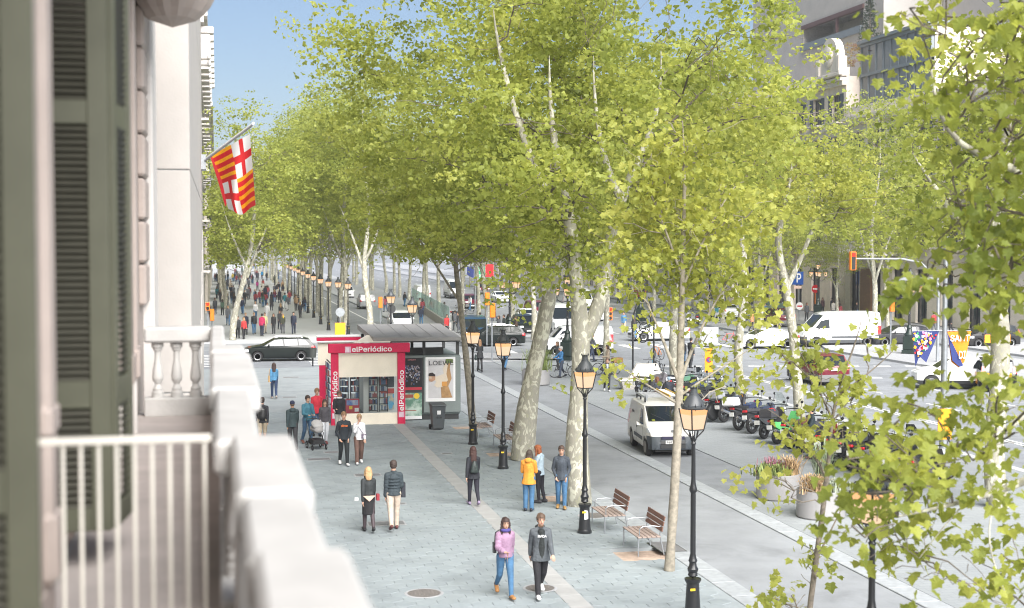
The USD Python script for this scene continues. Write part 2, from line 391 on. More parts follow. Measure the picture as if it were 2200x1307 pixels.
tileA = mat('hexagon_tile', (0.240, 0.272, 0.285), 0.75, var=0.07, stain=.24, scale=0.8, bump=0.2, bscale=25)
tileB = mat('hexagon_tile_worn', (0.248, 0.280, 0.292), 0.75, var=0.07, stain=.24, scale=0.9, bump=0.2, bscale=25)
tileC = mat('hexagon_tile_dark', (0.233, 0.265, 0.278), 0.75, var=0.07, stain=.24, scale=0.8, bump=0.2, bscale=25)
grout = mat('grout', (0.235, 0.262, 0.273), 0.9, var=0.1, scale=2)
beige_stone = mat('beige_strip_stone', (0.315, 0.315, 0.312), 0.7, var=0.08, scale=2)
paint_white = mat('road_paint', (0.62, 0.62, 0.61), 0.6, var=0.18, scale=6, thr=(0.25, 0.6))
soil = mat('reddish_soil', (0.40, 0.305, 0.24), 0.95, var=0.18, scale=5, bump=0.5, bscale=30)
def brickmat(name, c1, c2, m, scale):
    _mats[name] = usdkit.material(stage, '/World/Looks/' + name, {
        'g': ('geometry', {}), 'b': ('brick_texture', {'color1': c1, 'color2': c2, 'mortar': m, 'scale': scale, 'mortar_size': 0.012, 'brick_width': 0.5, 'row_height': 0.25, 'bias': 0.0}),
        'n': ('noise_texture', {'scale': 0.6, 'detail': 4.0}), 'x': ('mix_color', {'blend_type': 'multiply', 'fac': 0.25}),
        'p': ('principled_bsdf', {'roughness': 0.8})}, [('g.position', 'b.vector'), ('b.color', 'x.a'), ('g.position', 'n.vector'), ('n.fac', 'x.b'), ('x.result', 'p.base_color')], surface='p.BSDF')
    return _mats[name]
paving = brickmat('block_paving', (0.248, 0.266, 0.276), (0.272, 0.29, 0.30), (0.215, 0.23, 0.238), 1.25)

struct('ground', sheet(-3000, 3000, -400, 4000, -0.30), mat('far_ground', (0.2, 0.2, 0.19), 0.9, var=0.2, scale=0.05))
struct('road', sheet(-60, 160, -10, 900, -0.14), asphalt)
PITS = [(9.1, 10.33, y - 0.7, y + 0.62) for y in (24.3, 31.9, 39.6, 48.3, 55.6)]
def slab(poly, z0, z1):
    ms = []
    for g in getattr(poly, 'geoms', [poly]):
        ms.append(mv(trimesh.creation.extrude_polygon(g, z1 - z0, engine='earcut'), (0, 0, z0)))
    return cat(ms)
pits = unary_union([sbox(a, c, b, d) for a, b, c, d in PITS])
near = sbox(-3.0, 5, 10.35, 62).difference(pits)
pave = struct('pavement', slab(near, -0.14, -0.010), grout)
part('far_paving', box(-3.0, 10.35, 62, 84, -0.14, 0.0), mat('pavement_far', (0.255, 0.28, 0.29), 0.8, var=0.07, scale=1.2, stain=.2), pave)
keys(part('tree_pit_soil', cat([sheet(a - 0.02, b + 0.02, c - 0.02, d + 0.02, -0.09) for a, b, c, d in PITS]), soil, pave))
# hexagonal paving tiles, one by one near the balcony, joined farther off
HR = 0.25; tiles = []
for i in range(-6, 30):
    for j in range(60, 190):
        x = i * HR * math.sqrt(3) + (j % 2) * HR * math.sqrt(3) / 2; y = j * HR * 1.5 - 2.0
        if -0.75 < x < 10.15 and 20 < y < 61.8 and not (6.72 < x < 7.48) and not any(a - .1 < x < b + .1 and c - .1 < y < d + .1 for a, c, b, d in [(p[0], p[2], p[1], p[3]) for p in PITS]):
            tiles.append((x, y))
hexa = np.array([(cos(a), sin(a)) for a in np.arange(6) * pi / 3 + pi / 6])
def hextile(x, y, r):
    z = r.uniform(-0.0015, 0.0015); t = r.normal(0, 0.0012, 2)
    top = np.c_[hexa * (HR - 0.009), z + hexa @ t]; mid = np.c_[hexa * (HR - 0.005), -0.006 + hexa @ t]; bot = np.c_[hexa * (HR - 0.005), np.full(6, -0.012)]
    v = np.vstack([top, mid, bot]) + [x, y, 0]; f = [[0, k, k + 1] for k in range(1, 5)]
    for o in (0, 6):
        for k in range(6): k2 = (k + 1) % 6; f += [[o + k, o + 6 + k, o + 6 + k2], [o + k, o + 6 + k2, o + k2]]
    return v, np.array(f)
def seen(x, y):
    d = np.array([x, y, -H]); w = d @ FWD; u, vv = d @ RIGHT / w * F + CX, CY - d @ UP / w * F
    return 560 < u < 2200 and vv < 1320
vis = [t for t in tiles if seen(*t)]; vis.sort(key=lambda t: t[1]); near_t = set(vis[:300])
rt = np.random.default_rng(5); rest = {0: [], 1: [], 2: []}
for t in tiles:
    k = int(rt.integers(0, 3)); m = hextile(*t, rt)
    if t in near_t: part('paving_tile', m, (tileA, tileB, tileC)[k], pave)
    else: rest[k].append(m)
for k in range(3): part('farther_paving_tiles', cat(rest[k]), (tileA, tileB, tileC)[k], pave, kind='stuff')
for k in range(45):
    y = 20 + k * 0.93; part('strip_slab', rbox(6.88, 7.33, y, y + 0.922, -0.05, 0.001, 0.004), beige_stone, pave)
def kerb(x0, x1, y0, y1, z0, z1, L, m, name='kerb', gap=0.008, r=0.012):
    k = struct(name, box(x0 + .02, x1 - .02, y0, y1, z0, z1 - .02), granite2); n = int((y1 - y0) / L)
    for i in range(n): part('kerb_stone', rbox(x0, x1, y0 + i * L, y0 + (i + 1) * L - gap, z0 + 0.001, z1, r), m, k)
    return k
kerb(10.36, 10.90, 18, 86, -0.14, 0.004, 1.2, granite)
struct('service_road', box(10.91, 13.86, 5, 86, -0.139, -0.03), asphalt_lane)
kerb(13.87, 14.42, 18, 86, -0.14, 0.000, 1.2, granite)
struct('service_road', box(14.43, 16.6, 39.2, 86, -0.139, -0.028), asphalt_dark)
med = unary_union([sbox(16.6, 5, 25.1, 86), sbox(14.43, 5, 16.61, 39.2)])
struct('pavement', slab(med, -0.138, -0.004), paving)
kerb(25.1, 25.45, 10, 76, -0.14, 0.012, 1.0, kerb_white)
struct('pavement', prism([(16.6, 86.01), (10.37, 86.01), (10.37, 90), (12, 93), (16, 93.5), (20, 92), (23, 89), (25.3, 84), (25.3, 76.1), (25.1, 76), (25.1, 86)], 0.13), granite2)
stage.GetPrimAtPath('/World/pavement_002')
UsdGeom.Xformable(stage.GetPrimAtPath('/World/pavement_002')).AddTranslateOp().Set(Gf.Vec3d(0, 0, -0.135))
# road islands and pavements of the far blocks
island = Polygon([(43.5, 20), (47.5, 20), (50, 95), (46, 97), (42.5, 95.5), (41.0, 91), (41.5, 80)])
struct('pavement', slab(island, -0.139, 0.0), granite2)
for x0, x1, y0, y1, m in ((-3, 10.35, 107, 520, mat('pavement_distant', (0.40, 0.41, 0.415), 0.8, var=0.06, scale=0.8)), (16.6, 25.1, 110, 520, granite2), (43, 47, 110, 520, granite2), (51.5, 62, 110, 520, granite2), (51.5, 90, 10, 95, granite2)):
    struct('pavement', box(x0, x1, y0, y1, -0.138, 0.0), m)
for x0 in (10.36, 16.3, 25.11, 42.7, 47.0):
    struct('kerb', box(x0, x0 + 0.3, 109, 520, -0.137, 0.006), granite)
# road markings
mk = []
def line(x0, y0, x1, y1, w=0.12, z=-0.136):
    d = np.array([x1 - x0, y1 - y0], float); d /= np.linalg.norm(d); n = np.array([-d[1], d[0]]) * w / 2
    mk.append(quad((x0 + n[0], y0 + n[1], z), (x0 - n[0], y0 - n[1], z), (x1 - n[0], y1 - n[1], z), (x1 + n[0], y1 + n[1], z)))
def dashes(p0, p1, on, off, w):
    p0, p1 = np.array(p0[:2], float), np.array(p1[:2], float); L = np.linalg.norm(p1 - p0); d = (p1 - p0) / L; s = 0
    while s < L: a, b = p0 + d * s, p0 + d * min(L, s + on); line(*a, *b, w); s += on + off
for dx in (0, 0.28): line(29.3 + dx, 20, 28.6 + dx, 76, 0.11)
for x in (32.2, 35.6, 39.0): dashes((x, 20), (x, 72), 3, 4.5, 0.12); dashes((x, 112), (x, 400), 3, 5, 0.14)
a, b = G(1270, 787, -.14), G(1990, 787, -.14); dashes(a, b, 1.0, 0.9, 0.45)
a, b = G(1330, 815, -.14), G(2000, 812, -.14); dashes(a, b, 1.4, 0.8, 0.30)
for k in range(8):
    for a_, b_ in ((-2.5, .6), (5.6, 7.2)): line(a_, 87.4 + k * 1.25, b_, 87.4 + k * 1.25, 0.45)
for k in range(6): line(26.5 + k * 2.4, 96, 26.5 + k * 2.4, 100, 0.6)
a, b = G(1091, 753, -.14), G(1133, 771, -.14); line(*a[:2], *b[:2], 0.5)
for x in (14.2,): line(x, 108, x, 400, .15)
struct('road_markings', cat(mk), paint_white, kind='structure')
# metal covers, gratings
rust_iron = mat('cast_iron_cover', (0.17, 0.155, 0.145), 0.6, 0.2, var=0.2, scale=30, bump=0.5, bscale=90)
def disc_cover(px, py, r, label):
    p = G(px, py); t = thing('manhole_cover', label, 'manhole cover', (p[0], p[1], 0))
    part('rim', lathe([(r - 0.05, 0.001), (r - 0.05, 0.007), (r, 0.007), (r + 0.01, 0.001)], 32), granite2, t)
    part('lid', lathe([(r - 0.052, 0.001), (r - 0.052, 0.006), (0, 0.006)], 32), rust_iron, t)
    part('studs', cat([cbox((a * 0.09, b * 0.09, 0.0075), (0.05, 0.05, 0.005)) for a in range(-5, 6) for b in range(-5, 6) if math.hypot(a, b) * 0.09 < r - 0.09]), rust_iron, t, kind='stuff')
disc_cover(911, 1275, 0.40, 'round iron manhole cover on the empty paving at the lower left')
disc_cover(1160, 1264, 0.36, "round iron manhole cover under the walking couple's feet")
disc_cover(1275, 1108, 0.42, 'round iron manhole cover beside the lamp post with a sticker')
cover_grey = mat('steel_cover', (0.19, 0.188, 0.19), 0.6, 0.3, var=0.12, scale=8)
def rect_cover(px, py, w, d, label):
    p = G(px, py); t = thing('utility_cover', label, 'ground cover', (p[0], p[1], 0))
    part('frame', cat(box(-w / 2, w / 2, -d / 2, -d / 2 + .04, .001, .007), box(-w / 2, w / 2, d / 2 - .04, d / 2, .001, .007), box(-w / 2, -w / 2 + .04, -d / 2 + .04, d / 2 - .04, .001, .007), box(w / 2 - .04, w / 2, -d / 2 + .04, d / 2 - .04, .001, .007)), granite2, t)
    part('plate', box(-w / 2 + .042, -.004, -d / 2 + .042, d / 2 - .042, .001, .006), cover_grey, t)
    part('plate', box(.004, w / 2 - .042, -d / 2 + .042, d / 2 - .042, .001, .006), cover_grey, t)
for px, py, w, d, lb in ((685, 987, .8, .5, 'grey rectangular cover left of the hooded couple'), (712, 972, .55, .4, 'small grey cover beside the pram'), (790, 1021, .85, .55, 'grey rectangular cover behind the blonde woman'),
                         (830, 1125, 1.0, .6, 'grey rectangular cover at the feet of the man in the quilted jacket'), (668, 1113, .35, .5, 'small cover at the edge of the balcony coping'), (850, 1083, .6, .3, 'narrow cover under the legs of the man in pale trousers'),
                         (960, 975, .4, .35, 'small dark cover on the empty pavement left of the first lamp post'), (625, 811, .9, .6, 'grey cover beyond the woman in the blue jacket'), (622, 854, .7, .5, 'grey cover right of the woman with the tote bag')):
    rect_cover(px, py, w, d, lb)
t = thing('drain_grating', 'dark drain grating in the kerb beside the nearest bench', 'grating', (*G(1432, 1175)[:2], 0)); part('grate', cat([box(-.3, .3, -.55 + k * .1, -.49 + k * .1, .004, .012) for k in range(11)]), cover_grey, t); part('frame', box(-.33, .33, -.6, .55, .0045, .006), black_iron, t)

# ================================================================== SETTING: buildings
stone_pink = mat('painted_stone_pink', (0.385, 0.325, 0.29), 0.8, var=0.06, scale=2.5, bump=0.15)
stone_pale = mat('pale_limestone', (0.41, 0.385, 0.36), 0.8, var=0.05, scale=1.8, bump=0.12)
stone_white = mat('white_painted_stone', (0.47, 0.46, 0.44), 0.75, var=0.10, scale=3, bump=0.15)
trim_white = mat('pale_trim', (0.56, 0.53, 0.50), 0.7, var=0.05, scale=3)
floor_tile = mat('terrace_tile', (0.42, 0.375, 0.35), 0.75, var=0.10, scale=2.5)
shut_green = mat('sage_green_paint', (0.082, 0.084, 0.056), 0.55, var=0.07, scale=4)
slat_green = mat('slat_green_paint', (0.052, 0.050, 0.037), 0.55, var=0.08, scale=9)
room_dark = mat('dark_interior', (0.035, 0.03, 0.026), 0.9)
BZ = 5.62
own = thing('town_house', 'pale pink stone town house with green louvred shutters and a white balcony in the foreground', 'building', (0, 0, 0))
WX = -0.77
def yz(poly, x0, x1): return mv(prism(poly, x1 - x0, 'x'), (x0, 0, 0))
wallm = [box(-6, WX, -8, 3.0, 0, 22), box(-6, WX, 5.05, 6.55, 0, 22), box(-6, WX, 8.6, 17, 0, 22), box(-6, WX, 3.0, 5.05, 9.2, 22), box(-6, WX, 6.55, 8.6, 9.2, 22), box(-6, WX, 3.0, 5.05, 0, BZ - .03), box(-6, WX, 6.55, 8.6, 0, BZ - .03)]
part('wall', cat(wallm), stone_pink, own)
part('door_recess', cat(box(-1.5, -1.4, 2.8, 5.2, BZ, 9.3), box(-1.5, -1.4, 6.4, 8.8, BZ, 9.3)), room_dark, own)
for y0, y1 in ((5.55, 6.53), (8.75, 9.5)):
    part('door_surround', cat(rbox(WX - .02, -0.725, y0, y1, BZ + .0, 9.6, .012), rbox(WX, -0.715, y0 - .03, y1 + .03, BZ, BZ + .22, .02), rbox(WX, -0.69, y1 - .30, y1 - .05, BZ + .22, 9.6, .03), rbox(WX, -0.67, y1 - .32, y1 - .03, BZ + .22, BZ + .55, .04), rbox(WX, -0.68, y1 - .34, y1 - .02, BZ + .85, BZ + 1.0, .03)), stone_pink, own)
for y0, y1, x in ((11.4, 11.75, -.705), (12.1, 12.5, -.70), (12.75, 12.9, -.685), (13.05, 13.5, -.715)):
    part('window_surround', cat(rbox(WX - .02, x, y0, y1, BZ + .5, 9.8, .015), rbox(WX - .02, x + .02, y0 - .02, y1 + .02, BZ + .5, BZ + .75, .02)), stone_pink, own)
    part('window_surround', rbox(WX - .02, x - .012, y0 + .03, y1 - .03, BZ + 0.0, BZ + .49, .015), trim_white, own)
for k in range(14):
    z = BZ + 1.05 + k * 0.435; part('quoin', rbox(WX - .02, -0.70, 14.75, 15.55, z, z + 0.41, .025), stone_pink, own)
part('edge_pilaster', rbox(WX - .02, -0.655, 15.56, 16.6, 0, 22, .02), trim_white, own)
def shutter(p0, p1, z0, z1, rails, face=1):
    """one louvred leaf from p0 to p1 in plan"""
    p0, p1 = np.array(p0, float), np.array(p1, float); w = np.linalg.norm(p1 - p0); a = math.atan2(*(p1 - p0)[::-1]); T = 0.045
    fr = []; st = 0.10 if w > .35 else .08
    def add(m): return mv(rotz(m, a), (p0[0], p0[1], 0))
    fr += [rbox(0, st, -T / 2, T / 2, z0, z1, .006), rbox(w - st, w, -T / 2, T / 2, z0, z1, .006)]
    zs = [z0 + .07] + [x for r in rails for x in r] + [z1 - .1]
    edges = [(z0, z0 + .12)] + rails + [(z1 - .12, z1)]
    for b, c in edges: fr.append(rbox(st - .002, w - st + .002, -T / 2 + .003, T / 2 - .003, b, c, .004))
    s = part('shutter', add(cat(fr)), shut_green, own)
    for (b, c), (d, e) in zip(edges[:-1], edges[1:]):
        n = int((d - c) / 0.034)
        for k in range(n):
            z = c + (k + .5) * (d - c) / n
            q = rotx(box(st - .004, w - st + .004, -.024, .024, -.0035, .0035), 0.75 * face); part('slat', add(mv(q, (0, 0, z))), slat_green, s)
ZS = [(6.46, 6.60), (7.9, 8.02)]
shutter((-1.12, 4.60), (-0.547, 4.60), 5.83, 9.1, ZS)
shutter((-0.98, 7.50), (-0.538, 7.50), 5.83, 9.1, ZS)
shutter((-0.534, 7.53), (-0.478, 8.02), 5.83, 9.1, ZS, -1)
part('balcony_slab', cat(box(WX - .05, 0.30, -1.2, 14.45, 5.15, BZ - .002), box(WX - .05, 0.24, 0, 14.4, 4.9, 5.149)), stone_pale, own)
part('balcony_floor', box(WX - .01, 0.02, -1.1, 14.2, BZ - .001, BZ + .008), floor_tile, own)
for k in range(24): pass
def coping(x0, x1, y0, y1, z1, h=.15, m=stone_white): part('coping', rbox(x0, x1, y0, y1, z1 - h, z1, .022), m, own)
TOPZ = 6.487
coping(-0.065, 0.06, 11.30, 14.32, TOPZ)
coping(-0.05, 0.235, 8.15, 10.75, TOPZ - .0); coping(-.06, .20, 10.751, 11.299, TOPZ + .02, .17)
coping(-0.02, 0.175, 6.02, 8.149, TOPZ - .01)
coping(0.05, 0.305, 4.66, 6.019, TOPZ + .012, .17); coping(0.07, 0.292, 3.75, 4.659, TOPZ - .008); coping(0.085, 0.335, 2.9, 3.749, TOPZ + .012, .17); coping(.09, .30, -1.1, 2.899, TOPZ - .008)
part('coping', rbox(-0.70, -0.066, 14.08, 14.32, TOPZ - .15, TOPZ, .022), stone_white, own)
BAL = [(0.058, 0), (0.058, .05), (.05, .055), (.045, .075), (.05, .085), (.03, .115), (.026, .13), (.05, .17), (.053, .20), (.045, .27), (.034, .335), (.034, .345), (.031, .35), (.028, .42), (.030, .45), (.042, .46), (.042, .475), (.05, .485), (.058, .49), (.058, .53)]
balm = lathe(BAL, 14)
def sec_x(y): return (-.003 if y > 11.3 else .09 if y > 8.15 else .078 if y > 6.02 else .178 if y > 4.66 else .18)
for x in (-.575, -.395, -.215): part('baluster', mv(balm, (x, 14.2, 5.80)), stone_white, own, smooth=40)
y = 13.9
while y > 1.2:
    if not any(abs(y - q) < .33 for q in (11.02, 6.0, 3.3)): part('baluster', mv(balm, (sec_x(y), y, 5.80)), stone_white, own, smooth=40)
    y -= .185
part('balustrade_plinth', cat(rbox(-.70, .0, 14.09, 14.31, BZ, 5.80, .01), rbox(-.06, .06, 11.3, 14.08, BZ, 5.80, .01), rbox(-.0, .18, 8.15, 11.3, BZ, 5.80, .01), rbox(0, .15, 6.02, 8.15, BZ, 5.80, .01), rbox(.07, .29, -1.1, 6.02, BZ, 5.80, .01)), stone_white, own)
for q in ((-.075, .075, 14.06, 14.33), (0, .18, 10.8, 11.25), (.06, .27, 5.4, 6.0), (.09, .30, 3.0, 3.6)): part('pier', rbox(*q, BZ, 6.34, .01), stone_white, own)
rail_cream = mat('cream_iron_paint', (0.58, 0.56, 0.50), 0.5)
part('railing_foot', rbox(-.76, -.03, 5.79, 5.81, 5.72, 5.74, .003), rail_cream, own); rl = part('railing', rbox(-.76, -.03, 5.785, 5.815, 6.505, 6.535, .004), rail_cream, own)
for k in range(9): x = -.60 + k * .068; part('bar', cyl((x, 5.8, 5.741), (x, 5.8, 6.504), .0085, n=8), rail_cream, rl, smooth=40)
# shell bracket under the balcony above
shell = []
n1, n2 = 14, 7; V = []
for i in range(n1 + 1):
    a = pi * i / n1
    for j in range(n2 + 1):
        b = j / n2; rr = (1 - 0.06 * (i % 2)) ; w = math.sqrt(max(0, 1 - b * b))
        V.append((-0.42 + .46 * cos(a) * w * rr, 14.9 - .9 * sin(a) * w * rr * .75, 9.98 - .50 * b))
q = [[i * (n2 + 1) + j, i * (n2 + 1) + j + 1, (i + 1) * (n2 + 1) + j + 1, (i + 1) * (n2 + 1) + j] for i in range(n1) for j in range(n2)]
part('shell_bracket', (np.array(V), np.array(q)), stone_pink, own, smooth=False)
part('upper_balcony', cat(rbox(WX - .05, .10, -7.8, 15.2, 9.98, 10.16, .03), rbox(WX - .05, .16, -8, 15.3, 10.17, 10.3, .03)), stone_pink, own)
# neighbour
nb = thing('limestone_building', 'smooth pale limestone building next to the balcony carrying the flagpole', 'building')
part('wall', box(-7, -0.325, 17.02, 31.58, 0, 26), grout, nb)
zc_ = [0, 2.9, 5.55, 8.15, 10.8, 13.5, 16.2, 19, 22, 26]
for a, b in zip(zc_, zc_[1:]):
    for y0, y1 in ((17.0, 20.6), (20.61, 24.2), (24.21, 27.9), (27.91, 31.6)): part('stone_block', rbox(-1.6, -0.30, y0, y1, a + .006, b - .006, .008), stone_pale, nb)
for k in range(5): part('stone_block', rbox(-.34, -.285, 26.3 + k * 1.05, 27.0 + k * 1.05, 5.1 - .0, 5.9 + .42 * k, .02), stone_pale, nb)

# facades seen far off
def facade_building(name, label, x, y0, y1, h, floors, bay, wallm, side=1, depth=14, shut=None, gf=4.6, trimm=trim_white, balc=True, cat_='building', parapet=True, ratio=.42):
    """front at x; side=+1: the front faces +x, -1: faces -x"""
    t = thing(name, label, cat_)
    xb = x - side * depth; lo, hi = min(x, xb), max(x, xb)
    nb_ = max(1, int((y1 - y0) / bay)); bw = (y1 - y0) / nb_; fh = (h - gf - 1.0) / floors; ww = bw * ratio; wh = fh * .66
    fx = lambda a, b: (min(x + side * a, x + side * b), max(x + side * a, x + side * b))
    cells = []
    W_ = Polygon([(y0, 0), (y1, 0), (y1, h), (y0, h)])
    for i in range(nb_):
        yc = y0 + (i + .5) * bw
        cells.append((yc, 0.02, bw * .46, gf - 1.3, 0))
        for k in range(floors): cells.append((yc, gf + k * fh + .18 * fh, ww, wh, 1))
    W_ = W_.difference(unary_union([sbox(c - w / 2, z, c + w / 2, z + hh) for c, z, w, hh, _ in cells]))
    ms = []
    for g in getattr(W_, 'geoms', [W_]): ms.append(prism_h(g, .35))
    a = cat(ms); a = (np.stack([(x + side * (a[0][:, 2] - .35)), a[0][:, 0], a[0][:, 1]], 1), a[1])
    b0, b1 = fx(-.36, -depth); part('wall', cat(a, box(b0, b1, y0, y1, 0, h)), wallm, t)
    bands = [gf - .5] + [gf + k * fh for k in range(1, floors)]
    for z in bands: u = fx(0.002, .18); part('cornice', box(*u, y0, y1, z, z + .28), trimm, t)
    u = fx(.002, .7); v = fx(.002, .45); part('cornice', cat(box(*u, y0, y1, h - .45, h - .1), box(*v, y0, y1, h - .9, h - .46)), trimm, t)
    u = fx(-.35, .05)
    if parapet: part('parapet', box(*u, y0, y1, h, h + .9), trimm, t)
    for c, z, w, hh, kind in cells:
        g0, g1 = fx(-.28, -.24); p = part('window', cat(box(g0, g1, c - w / 2, c - w / 2 + .08, z, z + hh), box(g0, g1, c + w / 2 - .08, c + w / 2, z, z + hh), box(g0, g1, c - .04, c + .04, z, z + hh), box(g0, g1, c - w / 2, c + w / 2, z + hh - .1, z + hh)), black_iron if kind == 0 else plain((.25, .22, .18)), t)
        g0, g1 = fx(-.33, -.30); part('pane', box(g0, g1, c - w / 2, c + w / 2, z, z + hh), dark_glass, p)
        if kind and shut is not None:
            g0, g1 = fx(.01, .06)
            for s in (-1, 1): part('shutter', box(g0, g1, *(sorted((c + s * w / 2, c + s * (w / 2 + w * .42)))), z, z + hh), shut, t)
        if kind and balc:
            g0, g1 = fx(.002, .75); g2, g3 = fx(.70, .74)
            part('balcony', cat(box(g0, g1, c - w * .85, c + w * .85, z - .18, z - .02), box(g2, g3, c - w * .85, c + w * .85, z + .85, z + .92)), trimm, t)
            part('balcony_railing', cat([box(g2, g3, c - w * .85 + q * w * 1.7 / 9, c - w * .85 + q * w * 1.7 / 9 + .03, z - .02, z + .85) for q in range(10)]), black_iron, t)
    return t
def prism_h(g, d):
    return tri(trimesh.creation.extrude_polygon(g, d, engine='earcut'))
ochre = mat('ochre_stone', (0.66, 0.57, 0.49), 0.85, var=0.08, scale=1.5)
sand = mat('sandstone', (0.62, 0.56, 0.49), 0.85, var=0.08, scale=1.2)
greyst = mat('grey_stone', (0.38, 0.36, 0.34), 0.85, var=0.08, scale=1.2)
shut_blue = mat('blue_grey_shutter', (0.05, 0.06, 0.07), 0.6)
facade_building('apartment_house', 'cream apartment house hidden beyond the limestone building on the near block', -2.6, 31.7, 83, 24, 5, 4.0, sand, 1, balc=False)
fl = facade_building('corner_house', 'ornate grey corner house with a heavy carved cornice seen past the limestone wall', -1.25, 108, 150, 24.5, 5, 4.2, greyst, 1)
for k in range(10): part('corbel', cat(rbox(-1.25, -.35, 109 + k * 4.2, 109.8 + k * 4.2, 21.0, 22.9, .1), rbox(-1.25, -.1, 108.9 + k * 4.2, 109.9 + k * 4.2, 22.9, 23.4, .06)), trim_white, fl)
facade_building('apartment_house', 'long apartment house far up the left pavement behind the crowd', -1.0, 151, 300, 22, 5, 4.6, sand, 1, balc=False)
R1 = facade_building('shop_building', 'ochre stone building with shop windows and a carved round gable across the avenue', 62.5, 134.8, 168, 24.2, 4, 4.25, ochre, -1, shut=shut_blue, gf=6.0, trimm=sand)
gy = 137.3; gb = [(gy - 2.6, 24.2), (gy + 2.6, 24.2), (gy + 2.6, 26.2)] + [(gy + 2.0 * cos(a), 26.3 + 2.0 * sin(a)) for a in np.linspace(0, pi, 13)] + [(gy - 2.6, 26.2)]
gm = prism(gb, .8, 'x'); part('gable', mv(gm, (61.7, 0, 0)), sand, R1)
part('gable_relief', cat(sph((61.65, gy, 26.4), (.25, 1.1, 1.2), 12), rbox(61.5, 61.9, gy - 2.9, gy + 2.9, 24.25, 24.6, .05), rbox(61.5, 61.9, gy - 2.8, gy - 2.1, 24.6, 26.3, .05), rbox(61.5, 61.9, gy + 2.1, gy + 2.8, 24.6, 26.3, .05)), sand, R1)
R2 = facade_building('corner_building', 'sandstone corner building with a shop canopy at the right edge', 62.5, 98, 134.7, 20.0, 3, 4.3, sand, -1, shut=shut_blue, gf=6.2, trimm=sand)
part('canopy', box(58.8, 62.3, 123, 133, 6.1, 6.4), trim_white, R2)
part('canopy_balustrade', cat([box(58.85, 58.95, 123 + k * .5, 123.25 + k * .5, 6.401, 7.3) for k in range(20)] + [box(58.8, 59.0, 123, 133, 7.3, 7.45)]), trim_white, R2)
part('entrance_door', rbox(62.0, 62.2, 127.8, 130.2, 0, 4.8, .05), mat('wooden_door', (0.17, 0.09, 0.04), 0.5, var=.2, scale=6), R2)
# glazed steel extension and modern block above
bluest = mat('blue_grey_steel', (0.15, 0.175, 0.19), 0.5)
gx = thing('glazed_extension', 'blue grey steel and glass rooftop extension right of the round gable', 'extension')
part('frame', cat([box(63.9, 64.2, 120 + k * 1.6, 120.2 + k * 1.6, 20.9, 27) for k in range(10)] + [box(63.8, 64.25, 120, 134.6, z, z + .3) for z in (20.95, 24.0, 27.0)]), bluest, gx)
for k in range(9):
    for z0, z1 in ((21.26, 24.0), (24.31, 27.0)): part('pane', box(64.0, 64.1, 120.2 + k * 1.6, 121.6 + k * 1.6, z0, z1), mat('grey_glass', (.12, .135, .14), .35), gx)
part('body', box(64.3, 76, 120.05, 134.55, 20.9, 27.1), sand, gx)
part('roof', box(63.5, 76, 119.9, 134.65, 27.31, 27.6), bluest, gx)
mb = thing('modern_block', 'pale rendered modern block with a long dark loggia above the gabled building', 'building')
pale_render = mat('pale_render', (0.40, 0.38, 0.355), 0.85, var=.06, scale=.6)
part('wall', cat(box(72, 95, 146, 185, 0, 31.5), box(72, 95, 146, 185, 34.4, 56), box(76, 95, 146, 185, 31.5, 34.4), box(72, 76, 146, 151, 31.5, 34.4), box(72, 76, 168, 185, 31.5, 34.4), box(79, 96, 122, 145.9, 0, 52)), pale_render, mb)
part('loggia_beam', cat(box(71.8, 72.3, 150.8, 168.2, 33.9, 34.39), box(71.9, 72.2, 158, 158.3, 31.51, 33.9)), plain((.10, .05, .045)), mb)
part('planter_rail', box(71.6, 71.95, 151, 168, 31.2, 32.0), bluest, mb)
facade_building('apartment_house', 'tall apartment house farther up the far side behind the tree crowns', 62.5, 168.1, 215, 25, 5, 4.5, greyst, -1, balc=False)
facade_building('apartment_house', 'pale apartment house at the far end of the right pavement', 62.5, 215.1, 330, 24, 5, 5.5, sand, -1, balc=False)
facade_building('end_building', 'broad stone building closing the avenue in the far distance', 200, 560, 561, 24, 1, 1, sand, -1, depth=300, balc=False)

# ================================================================== TREES
def path(Y, *pp):
    return np.array([AY(x, y, Y) for x, y in pp])
SM = sprays('mid', 13, 0.125, 0.44, leaf_mid); SF = sprays('far', 9, 0.20, 0.52, leaf_tiny); SB = sprays('thin', 8, 0.135, 0.36, leaf); SN = sprays('near', 6, 0.145, 0.30, leaf)
# the two big plane trees in the middle
b = G(1122, 988); Y = b[1]
P = path(Y, (1122, 985), (1148, 790), (1178, 650), (1200, 520), (1228, 400), (1215, 220), (1200, 60)); P[0] = b
Pa = path(Y, (1178, 650), (1115, 520), (1060, 420), (1000, 300)); Pb = path(Y, (1200, 520), (1270, 430), (1340, 330))
tree('plane_tree', 'big leaning plane tree with mottled bark behind the people with the orange jacket', b, [(P, [.40, .275, .24, .21, .16, .11, .05]), (Pa, [.14, .11, .08, .04]), (Pb, [.15, .11, .06])],
     AY(1090, 180, Y), (5.9, 5.6, 6.6), 128, 19, (.75, .75, .5), SM, leafA, bark, 11, nsec=40, sec_r=.05, low=6.9)
b = G(1243, 1085); Y = b[1]
P = path(Y, (1243, 1088), (1241, 900), (1248, 745), (1238, 600), (1222, 470), (1195, 330), (1180, 120)); P[0] = b
Pa = path(Y, (1250, 735), (1290, 640), (1308, 545), (1335, 430), (1392, 300), (1420, 110)); Pb = path(Y, (1222, 470), (1150, 360), (1090, 180), (1060, 20)); Pc = path(Y, (1335, 430), (1290, 300), (1275, 120))
